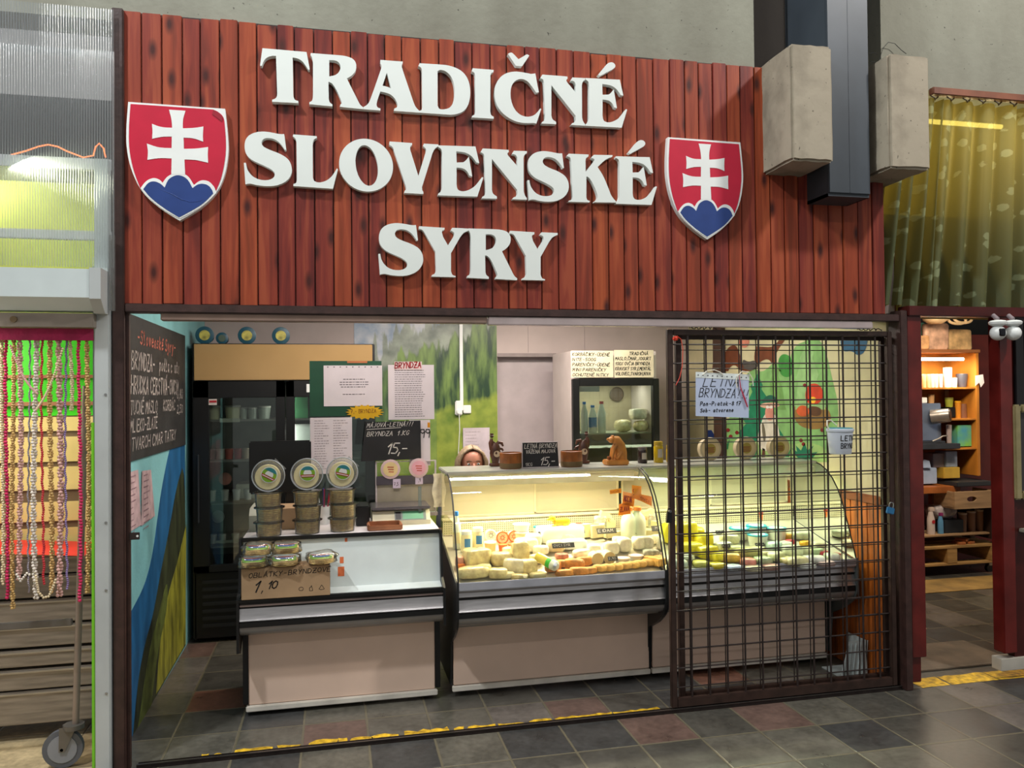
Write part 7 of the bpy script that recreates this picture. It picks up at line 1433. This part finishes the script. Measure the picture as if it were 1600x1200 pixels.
# ================================================================== curtain and the stall on the right
struct('trim_18', MB().rbox(3.245,7.4,-.02,.02,3.265,3.305,.004), mat('rail_wood', '7c4a34', .5, 0, .15, 6))
def curtain_mat():
    m, nt, b = newmat('green_curtain'); out = nt.nodes['Material Output']
    tc = N(nt, 'ShaderNodeTexCoord'); n1 = N(nt, 'ShaderNodeTexVoronoi'); n1.inputs['Scale'].default_value = 12; nt.links.new(tc.outputs['UV'], n1.inputs['Vector'])
    nz = N(nt, 'ShaderNodeTexNoise'); nz.inputs['Scale'].default_value = 38; nz.inputs['Detail'].default_value = 3; nt.links.new(tc.outputs['UV'], nz.inputs['Vector'])
    ad = N(nt, 'ShaderNodeMath', operation='MULTIPLY_ADD'); ad.inputs[1].default_value = .35; nt.links.new(nz.outputs[0], ad.inputs[0]); nt.links.new(n1.outputs['Distance'], ad.inputs[2])
    mr = N(nt, 'ShaderNodeMapRange'); mr.inputs[1].default_value = .44; mr.inputs[2].default_value = .49; nt.links.new(ad.outputs[0], mr.inputs[0])
    mx = N(nt, 'ShaderNodeMix', data_type='RGBA'); mx.inputs['A'].default_value = srgb('8c9a74'); mx.inputs['B'].default_value = srgb('4f5b3a'); nt.links.new(mr.outputs[0], mx.inputs['Factor'])
    nt.links.new(mx.outputs['Result'], b.inputs['Base Color']); b.inputs['Roughness'].default_value = .7
    tl = N(nt, 'ShaderNodeBsdfTranslucent'); tl.inputs[0].default_value = srgb('b8a458'); tr = N(nt, 'ShaderNodeBsdfTransparent'); tr.inputs[0].default_value = srgb('d8cf80')
    a = N(nt, 'ShaderNodeMixShader'); a.inputs[0].default_value = .27; nt.links.new(b.outputs[0], a.inputs[1]); nt.links.new(tl.outputs[0], a.inputs[2])
    c = N(nt, 'ShaderNodeMixShader'); c.inputs[0].default_value = .10; nt.links.new(a.outputs[0], c.inputs[1]); nt.links.new(tr.outputs[0], c.inputs[2]); nt.links.new(c.outputs[0], out.inputs[0]); return m
cm_ = curtain_mat()
t = thing('curtain', (3.9,0,2.09), 'green flower-patterned curtain with yellow light glowing through its top', 'curtain')
nu, nv = 520, 24
def cfn(u, v):
    z = 3.255-(3.255-2.085)*v; xt = 3.05+(5.4-3.05)*u; xb = 2.885+(5.5-2.885)*u; x = xt+(xb-xt)*min(1, v*1.0)
    A = .028+.022*v if u > .25 else .034+.02*v; fq = 66 if u > .13 else 100
    y = .045+A*sin(u*fq*1.7+1.2*sin(u*11)+.5*v)+.008*sin(u*97+v*3)
    return Vector((x+.010*cos(u*fq*1.7), y-.0, z+.010*sin(u*40)*v))
b = MB().sheet(cfn, nu, nv); o = b.build('cloth', cm_, t, 'full'); uvl = o.data.uv_layers.new(name='UVMap')
w_ = nu+1
for lp in o.data.loops:
    i = lp.vertex_index; uvl.data[lp.index].uv = ((i % w_)/nu*2.6, (i//w_)/nv*1.2)
b = MB()
for k in range(16):
    x = 3.27+.105*k; MB().tube([Vector((x-.03,.0,3.262)),Vector((x-.01,-.008,3.248)),Vector((x,.0,3.240)),Vector((x+.03,.012,3.262))], .004, 7).build('curtain_hook', mat('hook_brown', '4a3c28', .4), t, True)
wb_ = mat('behind_curtain', 'a89a50', .7); struct('wall_stall_right_upper', MB().box(3.1,7.4,.75,.78,2.1,3.6), wb_)
struct('trim_19', MB().box(2.945,2.985,.10,.13,2.06,3.3), mat('dark_side', '2c2a22', .8))
o = thing('tube_lamp', (3.64,.5,3.15), 'glowing fluorescent tube seen through the green curtain', 'lamp'); MB().cyl((3.28,.30,3.235),(4.0,.30,3.235),.014,n=12).build('fluorescent_tube', mat('tube_curtain', 'ffffff', .5, emit='fff0b8', es=10), o, True)
for x_ in (3.30, 3.98): MB().rbox(x_-.01,x_+.01,.30,.7498,3.246,3.26,.002).build('bracket', mat('bracket_dark', '5c5438', .5), o)
area('curtain_lamp', (3.75,.35,3.14), (3.75,.0,2.8), 1.0, .06, 6.5, (1.0,.84,.42))
area('curtain_lamp', (3.75,.33,3.12), (3.75,.75,2.6), 1.0, .06, 5, (1.0,.85,.42))
# red frame of the doorway
red = mat('red_paint', '5e1a16', .3, 0, .12, 8, coat=.2); redd = mat('red_paint_dark', '44120f', .35, 0, .12, 8)
struct('trim_20', MB().rbox(3.048,3.140,-.02,.05,.17,2.03,.004).rbox(3.048,3.120,-.0,.05,.03,.17,.003), red)
struct('trim_21', MB().rbox(3.046,7.0,-.04,.05,2.03,2.085,.004), redd)
struct('trim_22', MB().rbox(3.635,3.720,-.03,.05,.15,2.03,.004), red)
struct('wall_stall_front', MB().box(3.72,7.0,-.01,.04,.12,2.03), redd)
struct('trim_23', MB().rbox(3.745,3.80,-.03,-.01,1.50,2.03,.002), mat('black_trim', '121214', .4))
struct('trim_24', MB().rbox(3.62,3.95,-.02,.05,.05,.12,.003), mat('white_foot', 'b9b4a8', .5))
struct('trim_25', MB().rbox(3.76,4.4,-.10,-.01,.82,.84,.003), mat('ledge_stone', '8f8a7c', .6))
# gold picture frame and board at the right edge
t = thing('picture_frame', (3.9,-.02,0), 'pale gold picture frame cut by the photo\'s right edge', 'picture frame'); gf = mat('gold_frame', '9a8f68', .4, .3, .08, 12); zA, zB = at(1590,632,Y=-.02).z, at(1590,780,Y=-.02).z; t.location = (3.95,-.02,zB); ABS[t] = Vector(t.location)
x0 = at(1581,700,Y=-.02).x; MB().rbox(x0,x0+.045,-.045,-.011,zB,zA,.008).rbox(x0+.045,4.30,-.045,-.011,zA-.045,zA,.008).rbox(x0+.045,4.30,-.045,-.011,zB,zB+.045,.008).rbox(4.30,4.345,-.045,-.011,zB,zA,.008).build('frame', gf, t); MB().box(x0+.045,4.30,-.02,-.012,zB+.045,zA-.045).build('picture', mat('picture_dark', '3a3838', .3), t)
t = thing('menu_board', (3.9,-.02,1.6), 'dark board with a yellowish paper at the right edge', 'sign'); MB().rbox(3.81,4.3,-.03,-.011,1.50,2.0,.002).build('board', mat('board_plum', '2c2226', .5), t)
pp = MB().box(3.825,4.05,-.033,-.031,1.64,1.82).build('paper', mat('paper_yellow', 'b8a05c', .7), t); pr = MB(); printed(pr, (3.832,-.033,1.80), XR, ZU, NF, .2, 10, .006, .017); pr.build('print', ink, t)
l = MB(); handwriting(l, 'OBEDY', (3.828,-.0305,1.90), XR, ZU, NF, .03, .005); l.build('lettering', chalk, t)
# two white dome cameras under the beam
for i, (px, d_) in enumerate([(1559,0),(1583,1)]):
    c = at(px, 513, Y=-.09); t = thing('security_camera', c+Vector((0,0,-.03)), ['white swivel camera with a black lens, left of the pair','white dome camera turned away, right of the pair'][i], 'camera', 'white security cameras under the beam')
    MB().lathe(c+Vector((0,0,.012)), [(.026,0),(.043,.010),(.046,.022),(.038,.030),(.018,.034)], 24).build('mount', white, t, True); MB().cyl(c+Vector((0,0,.05)), c+Vector((0,.03,.075)), .012).build('bracket', mat('bracket_grey', '8c8084', .4), t, True)
    MB().sphere(c+Vector((0,0,-.026)), .041, n=24, k=16).build('camera_head', white, t, 'full')
    if i == 0:
        MB().pillow(c+Vector((-.004,-.033,-.046)), .038, .020, .044, .0, 1, 0, 20, 12, .5).build('lens_window', mat('lens_black', '0c0e14', .1), t, 'full')
# interior of the right stall
struct('wall_stall_back', MB().box(3.1,9.0,2.75,2.78,0,2.16), mat('stall_red_wall', '6a2216', .45, 0, .1, 5)); struct('wall_stall_back', MB().box(3.1,9.0,3.0,3.03,2.0,3.0), mat('stall_gap_shade', '0e1416', .6))  # black sheet above the red wall: darkness of the gap put into its colour
struct('wall_stall_left', MB().box(3.031,3.045,.06,3.3,0,2.6), mat('stall_left_red', '5a2018', .6)); struct('ceiling_stall', MB().box(3.05,7.4,.17,3.3,2.6,2.63), mat('stall_ceiling', '5a4c40', .8))
YS = 2.30
def sz(px, py): return at(px, py, Y=YS)
def sbox(name, x0, y0, x1, y1, dep, m_, label, cat, dy=0.0, group=None, b=.004):
    A = at(x0,y1,Y=YS+dy); B = at(x1,y0,Y=YS+dy); o = MB().rbox(A.x,B.x,YS+dy,YS+dy+dep,A.z,B.z,b).build(name, m_); return tag(o, label, cat, group)
sw = mat('shelf_orange', 'b8782c', .5, 0, .12, 6, stretch=(1,1,.3)); t = thing('shelf_unit', (5.4,YS+.2,0), 'orange wooden shelf unit lit by a tube, in the stall on the right', 'shelf')
xl, xr = 4.75, at(1530,600,Y=YS).x; zt = at(1500,551,Y=YS).z
MB().rbox(xr-.03,xr,YS,YS+.38,.85,zt,.003).build('side_panel', sw, t); MB().box(xl,xr-.03,YS+.36,YS+.38,.85,zt).build('back_panel', sw, t); MB().rbox(xl,xr+.01,YS-.01,YS+.38,zt-.0,zt+.028,.003).build('top_board', mat('shelf_top_wood', '8c5a34', .5), t)
SH = [at(1500,y,Y=YS).z for y in (605,654,700)]
for z_ in SH: MB().rbox(xl if z_ == SH[0] else at(1478,654,Y=YS).x,xr-.03,YS+.01,YS+.36,z_-.018,z_,.003).build('shelf_board', sw, t)
o = MB().cyl((xl+.1,YS+.03,at(1480,561,Y=YS).z),(at(1509,561,Y=YS).x,YS+.03,at(1480,561,Y=YS).z),.014,n=12).build('fluorescent_tube', mat('tube_shelf', 'ffffff', .5, emit='fff6e0', es=9), None, True); tag(o, 'glowing tube lamp under the top board of the orange shelf', 'lamp')
area('shelf_lamp', (5.2,YS+.05,zt-.07), (5.3,YS+.22,.9), .8, .05, 13, (1.0,.88,.66))
zt2 = zt+.029
for i, (x0,y0,x1,y1,c_,l_) in enumerate([(1434,524,1454,550,'c99a6c','pale orange packet at the left on top of the orange shelf'),(1448,505,1484,550,'c9a48c','rose-brown paper bag on top of the orange shelf'),(1484,514,1520,550,'cfae7c','yellowish printed bag on top of the orange shelf'),(1434,504,1447,523,'5c9c88','teal packet at the top left above the orange shelf')]):
    A = at(x0,y1,Y=YS+.08*i); B = at(x1,y0,Y=YS+.08*i); z_ = zt2 if i != 3 else zt2+.15
    o = MB().pillow(((A.x+B.x)/2,YS+.08*i+.04,zt2), B.x-A.x, .07, B.z-zt2+.0, .08, i, 0, p=.25).build('paper_bag', mat('bag_'+c_, c_, .6, 0, .15, 14), None, 'full'); tag(o, l_, 'bag', 'bags on top of the shelf')
# baskets hanging above
for i, (px, py, r_) in enumerate([(1462,497,.11),(1500,500,.09)]):
    c = at(px,py,Y=YS-.1); hang_ = MB().cyl(c+Vector((0,0,.02)), Vector((c.x,c.y,2.5998)), .003, n=6); t = thing('basket', c+Vector((0,0,-.06)), ['large pale bowl hanging above the shelf','pale coiled hoops hanging right of the large bowl'][i], 'basket')
    if i == 0: MB().lathe(c+Vector((0,0,-.05)), [(r_*.5,0),(r_*.9,.03),(r_,.06),(r_*1.02,.07)], 24).build('bowl', mat('basket_cream', 'c9b088', .5, 0, .1, 20), t, True)
    else:
        for q in range(2): MB().tube([c+Vector((-.03+.06*q+r_*cos(a), .01*sin(a), .4*r_*sin(a)+.01*q)) for a in [2*pi*j/20 for j in range(20)]], .012, 8, True).build('hoop', mat('basket_cream', 'c9b088', .5), t, True)
    hang_.build('string', mat('string_white', 'd8d4c4', .6), t)
def vessel(name, px, y0, y1, w, m_, label, cat, zb, group=None, dy=.12, taper=.85, lid=None):
    P = Vector((at(px,y1,Y=YS+dy).x, YS+dy, zb+.0005)); k = mpp(P); r = w*k/2; H = (y1-y0)*k; t = thing(name, P, label, cat, group)
    MB().lathe(P, [(r*taper,0),(r,H*.9),(r*.95,H)], 16).build('vessel_body', m_, t, True)
    if lid: MB().lathe(P+Vector((0,0,H)), [(r*1.04,0),(r*1.04,.012),(r*.9,.016)], 16).build('lid', lid, t, True)
    return t
gl2 = mat('glassware', 'b89c78', .15, 0, .1, 12); 
for i, px in enumerate([1437,1444,1451,1457,1463,1470]): vessel('drinking_glass', px, 582, 603, 6.5, gl2 if i < 3 else mat('glassware_grey','b5b0a8',.15), ['first','second','third','fourth','fifth','sixth'][i]+' drinking glass from the left on the top shelf', 'glass', SH[0], 'drinking glasses on the orange shelf')
vessel('paper_roll', 1481, 572, 603, 13, mat('roll_white','c9c2b8',.6), 'tall white paper roll beside the drinking glasses', 'roll', SH[0]); vessel('dark_tumbler', 1503, 582, 603, 17, mat('tumbler_slate','4c4c58',.35), 'dark grey barrel-shaped tumbler on the top shelf', 'tumbler', SH[0], taper=.7); vessel('sugar_bowl', 1516, 594, 603, 11, mat('tin_grey','a8a4a0',.3,.5), 'small grey tin right of the dark tumbler', 'tin', SH[0]); vessel('white_cup', 1491, 588, 603, 9, white, 'white cup between the paper roll and the dark tumbler', 'cup', SH[0])
o = MB().plate([[at(x,y,Y=YS-.02) for x,y in [(1524,587),(1536,585),(1538,598),(1533,605),(1530,598),(1524,603)]]], (0,.002,0)).build('hanging_paper', paper); tag(o, 'pinkish paper strips hanging from the shelf\'s right side', 'paper')
sbox('white_box', 1434,621,1449,630,.1,white,'small white box on top of the coffee machine','box',.1); vessel('paper_cup', 1455, 616, 630, 10, mat('kraft','a88052',.6), 'brown paper cup on top of the coffee machine', 'cup', at(1455,630,Y=YS+.12).z)
vessel('glass_jar', 1483, 622, 634, 12, mat('jar_olive','8c9434',.3), 'olive-green jar above the small black box', 'jar', at(1483,636,Y=YS+.12).z, lid=mat('lid_olive','6c7030',.4)); sbox('black_box', 1484,636,1493,652,.12,blk,'small black box under the olive-green jar','box',.1)
vessel('honey_bottle', 1497, 628, 652, 9, mat('honey','c8842c',.25), 'yellow-capped honey bottle on the middle shelf', 'bottle', SH[1], lid=mat('cap_yellow','d8a01c',.4)); vessel('pepper_mill', 1505, 630, 652, 10, mat('mill_brown','7c5440',.35), 'brown mill on the middle shelf', 'mill', SH[1], taper=1.1); vessel('metal_can', 1517, 640, 652, 8, mat('can_steel','a8a29c',.3,.7), 'small steel can at the middle shelf\'s right end', 'can', SH[1])
o = MB().plate([[at(x,y,Y=YS+.33) for x,y in [(1476,607),(1486,607),(1526,622),(1524,640),(1478,634)]]], (0,.003,0)).build('spiral_notice', mat('notice_grey','b0a49c',.7)); tag(o, 'slanted punched grey sheet standing behind the jars', 'paper')
t = thing('coffee_machine', (5.0,YS+.1,.9), 'stainless coffee machine with a round black grinder face, left of the shelf', 'coffee machine'); bs = mat('blue_steel','8c9cb8',.25,.7,.05,3)
A = sz(1434,690); B = sz(1477,630); t.location = ((A.x+B.x)/2,YS+.15,A.z-.07); ABS[t] = Vector(t.location); MB().rbox(A.x-.3,B.x,YS+.05,YS+.3,A.z,B.z,.006).build('body', bs, t)
A2 = sz(1434,702); B2 = sz(1493,692); MB().rbox(A2.x-.3,B2.x,YS-.06,YS+.005,A2.z,B2.z,.004).rbox(A2.x-.3,B.x,YS+.005,YS+.3,A2.z,A.z,.003).build('base_tray', mat('tray_charcoal','30343c',.35), t)
c = sz(1468,650)+Vector((0,-.02,0)); MB().cyl(c+Vector((-.05,.06,-.01)), c+Vector((.045,-.05,.01)), .065, .060, 24).build('grinder_drum', tankmetal, t, True); MB().cyl(c+Vector((.045,-.05,.01)), c+Vector((.05,-.056,.0105)), .053, n=24).build('grinder_face', blk, t, True)
MB().tube([sz(1453,689)+Vector((0,-.03,0)), sz(1460,685)+Vector((0,-.05,0)), sz(1465,681)+Vector((0,-.06,0)), sz(1471,680)+Vector((0,-.07,0))], .007, 8).build('steam_pipe', tankmetal, t, True)
vessel('thermos', 1483, 664, 692, 8, mat('thermos_rose','b0a4a4',.3,.3), 'slim rose-grey thermos on the coffee machine\'s tray', 'bottle', at(1483,692,Y=YS+.0).z, dy=0.0)
o = sbox('detergent_pack', 1497,664,1518,698,.09,mat('pack_green_blue','4ca0c0',.35,0,.35,9,col2='7cc83c'),'green and blue soft pack on the lowest orange shelf','pack',.06)
cw = mat('counter_orange_wood', 'a4602c', .45, 0, .15, 6)
t = thing('side_table', (5.1,YS,0), 'orange wooden counter board below the orange shelf', 'table'); A = sz(1434,771); B = sz(1493,758); MB().rbox(A.x-.4,B.x,YS-.06,YS+.34,A.z,B.z,.004).build('table_top', cw, t); zc = B.z
for x_ in (A.x-.3, B.x-.06): MB().rbox(x_,x_+.05,YS+.22,YS+.27,sz(1490,829).z+.0005,A.z,.003).build('leg', cw, t)
nb = mat('napkin_blue','9cb0d0',.6)
for i,(x0,y0,x1,y1,m_,l_) in enumerate([(1434,731,1464,757,nb,'stack of pale blue napkin packs on the counter board'),(1478,705,1496,730,nb,'pale blue carton on top of the yellow box'),(1458,708,1480,731,mat('carton_mid','8f8894',.6),'grey carton behind the pale blue one')]): sbox('napkin_pack' if i == 0 else 'carton', x0,y0,x1,y1,.14,m_,l_,'box',.05+.02*i)
sbox('yellow_box', 1475,730,1500,748,.16,mat('box_yellow','c0a040',.5),'yellow box right of the napkin packs','box',.03)
o = MB().plate([[at(x,y,Y=YS+.03) for x,y in [(1436,731),(1444,718),(1452,720),(1455,731)]]], (0,.06,0)).build('napkin', nb); tag(o, 'crumpled pale napkin on the napkin packs', 'napkin')
t = thing('tray', (5.5,YS,.9), 'black plastic crate tray sticking out right of the counter board', 'tray'); A = sz(1482,759); B = sz(1540,750); t.location = ((A.x+B.x)/2,YS,A.z); ABS[t]=Vector(t.location); MB().rbox(A.x,B.x,YS-.10,YS+.2,A.z,B.z,.006).build('tray_body', mat('tray_slate','2e3034',.45), t)
t = thing('wooden_crate', (5.6,YS-.1,.75), 'wooden crate with a hand hole beside the counter board', 'crate'); A = at(1492,796,Y=YS-.15); B = at(1555,766,Y=YS-.15); t.location = ((A.x+B.x)/2,YS-.1,A.z); ABS[t]=Vector(t.location)
wc_ = mat('crate_wood','a08464',.65,0,.12,8,stretch=(.4,1,4)); hw = (B.x-A.x); hole = [Vector((A.x+hw*(.42+.12*cos(q)),YS-.15,A.z+(B.z-A.z)*(.55+.16*sin(q)))) for q in [2*pi*i/14 for i in range(14)]]
MB().plate([[Vector((A.x,YS-.15,A.z)),Vector((B.x,YS-.15,A.z)),Vector((B.x,YS-.15,B.z)),Vector((A.x,YS-.15,B.z))], hole], (0,.012,0)).build('front_board', wc_, t); MB().rbox(A.x,B.x,YS-.137,YS+.1,A.z,A.z+.01).build('bottom_board', wc_, t); MB().rbox(A.x,A.x+.012,YS-.137,YS+.1,A.z+.01,B.z).build('side_board', wc_, t); MB().rbox(B.x-.012,B.x,YS-.137,YS+.1,A.z+.01,B.z).build('side_board', wc_, t)
o = MB().rbox(at(1541,800,Y=YS).x, B.x, YS-.10, YS+.30, .30, A.z-.0005, .004).build('dark_bin', mat('bin_dark','2a1a16',.6)); tag(o, 'dark bin under the wooden crate', 'bin')
# lower shelf board, bottles and cup stacks
t = thing('lower_shelf', (5.3,YS,.3), 'worn plank shelf carrying spray bottles and paper cups', 'shelf'); A = sz(1434,838); B = sz(1541,829); MB().rbox(A.x-.3,B.x,YS-.08,YS+.34,A.z,B.z,.004).build('plank', wc_, t); zl = B.z
for x_ in (A.x-.2, B.x-.08): MB().rbox(x_,x_+.06,YS+.1,YS+.2,.27,A.z,.003).build('block', wc_, t)
for i,(px,y0,w_,c_,l_,cc_) in enumerate([(1438,785,7,'c8d0d8','white spray bottle at the left door post','2c9c5c'),(1452,785,12,'d0c4c0','white bottle with a red mark','c8b8b0'),(1467,795,9,'5c94c0','blue and pink detergent bottle','8c2c6c')]):
    P = Vector((at(px,829,Y=YS).x,YS-.02,zl+.0005)); k = mpp(P); r = w_*k/2; H = (829-y0)*k; q = thing('spray_bottle', P, l_, 'bottle'); MB().lathe(P, [(r*.95,0),(r,.01),(r*.95,H*.55),(r*.5,H*.8)], 16).build('bottle_body', mat('bt_'+c_, c_, .35), q, True); MB().rbox(P.x-r*.5,P.x+r*1.0,P.y-r*.4,P.y+r*.4,P.z+H*.8,P.z+H*.95,.004).build('spray_head', mat('cap_'+cc_, cc_, .4), q)
    if i == 1: MB().lathe(P+Vector((0,-r*.99,H*.45)), [(r*.5,0),(r*.5,.001)], 14, 'y').build('red_mark', labelred, q)
kr = mat('kraft_cup','9c7c68',.6,0,.05)
for i,(px,y0) in enumerate([(1504,799),(1518,797),(1531,795)]):
    P = Vector((at(px,828,Y=YS+.02).x,YS+.02,zl+.0005)); k = mpp(P); q = thing('paper_cup_stack', P, ['left','middle','right'][i]+' stack of brown paper cups on the plank shelf', 'cup stack', 'stacks of brown paper cups'); H = (828-y0)*k; r = 6.3*k
    MB().lathe(P, [(r*.85,0),(r,H*.92)], 16).build('cups', kr, q, True)
    MB().lathe(P+Vector((0,0,H*.92)), [(r*1.06,0),(r*1.06,H*.08),(r*.95,H*.08)], 16).build('rim', mat('cup_rim','cfc4b4',.5), q, True)
o = MB().rbox(sz(1472,829).x, sz(1502,829).x, YS-.03, YS+.2, zl+.0005, sz(1480,812).z, .004).build('plastic_bin', mat('bin_navy','20262e',.5)); tag(o, 'dark plastic bin with white bags on the plank shelf', 'bin')
o = MB().pillow((sz(1480,812).x,YS+.08,sz(1480,812).z+.001), .22,.18,.13,.35,4,0,20,12).build('plastic_bags', mat('bag_grey','9a969c',.4,0,.15,20,bump=.6), None, 'full'); tag(o, 'crumpled grey plastic bags over the dark bin', 'bag')
# pallet trolley
t = thing('pallet', (5.4,YS,0), 'wooden pallet on castors under the plank shelf', 'pallet'); zt_, zb_ = sz(1480,850).z, sz(1480,876).z; xa, xb = sz(1430,870).x-.5, sz(1552,870).x; yb = YS-.10
pw = mat('pallet_wood','a08050',.7,0,.15,8,stretch=(.5,1,4))
for k in range(4): MB().rbox(xa,xb,yb+k*.13,yb+.09+k*.13,zt_-.02,zt_,.003).build('top_board', pw, t)
for x_ in (xa+.02, (xa+xb)/2+.09, xb-.12): MB().rbox(x_,x_+.10,yb,yb+.48,zb_,zt_-.021,.003).build('pallet_block', pw, t)
MB().rbox(xa,xb,yb,yb+.09,zb_-.02,zb_-.001,.003).build('bottom_board', pw, t)
for x_ in (xa+.1, xb-.10): MB().cyl((x_,yb+.03,.035),(x_,yb+.06,.035),.034,n=18).build('castor', blk, t, True); MB().rbox(x_-.02,x_+.02,yb+.02,yb+.07,.06,zb_-.0205,.003).build('castor_fork', tankmetal, t)
for i,(px,py,l_) in enumerate([(1495,850,'left'),(1510,850,'right'),(1503,845,'upper')]):
    P = at(px,py,Y=YS); o = MB().rbox(-.035,.035,-.05,.05,0,.022,.003); o.xf(Matrix.Translation((P.x,YS-.02+.01*i,zt_+.0005+(.0225 if i == 2 else 0))) @ Matrix.Rotation(.3*i,4,'Z')); o = o.build('wood_offcut', mat('offcut','a8683c',.6)); tag(o, '%s short reddish wood offcut lying on the pallet' % l_, 'wood')
o = MB().rbox(4.15,6.6,1.72,2.10,.0015,.006,.002).build('floor_cardboard', mat('floor_sheet','a8884c',.7,0,.25,5,col2='6f5a34')); tag(o, 'dirty yellowish sheet on the floor in front of the pallet', 'floor sheet')
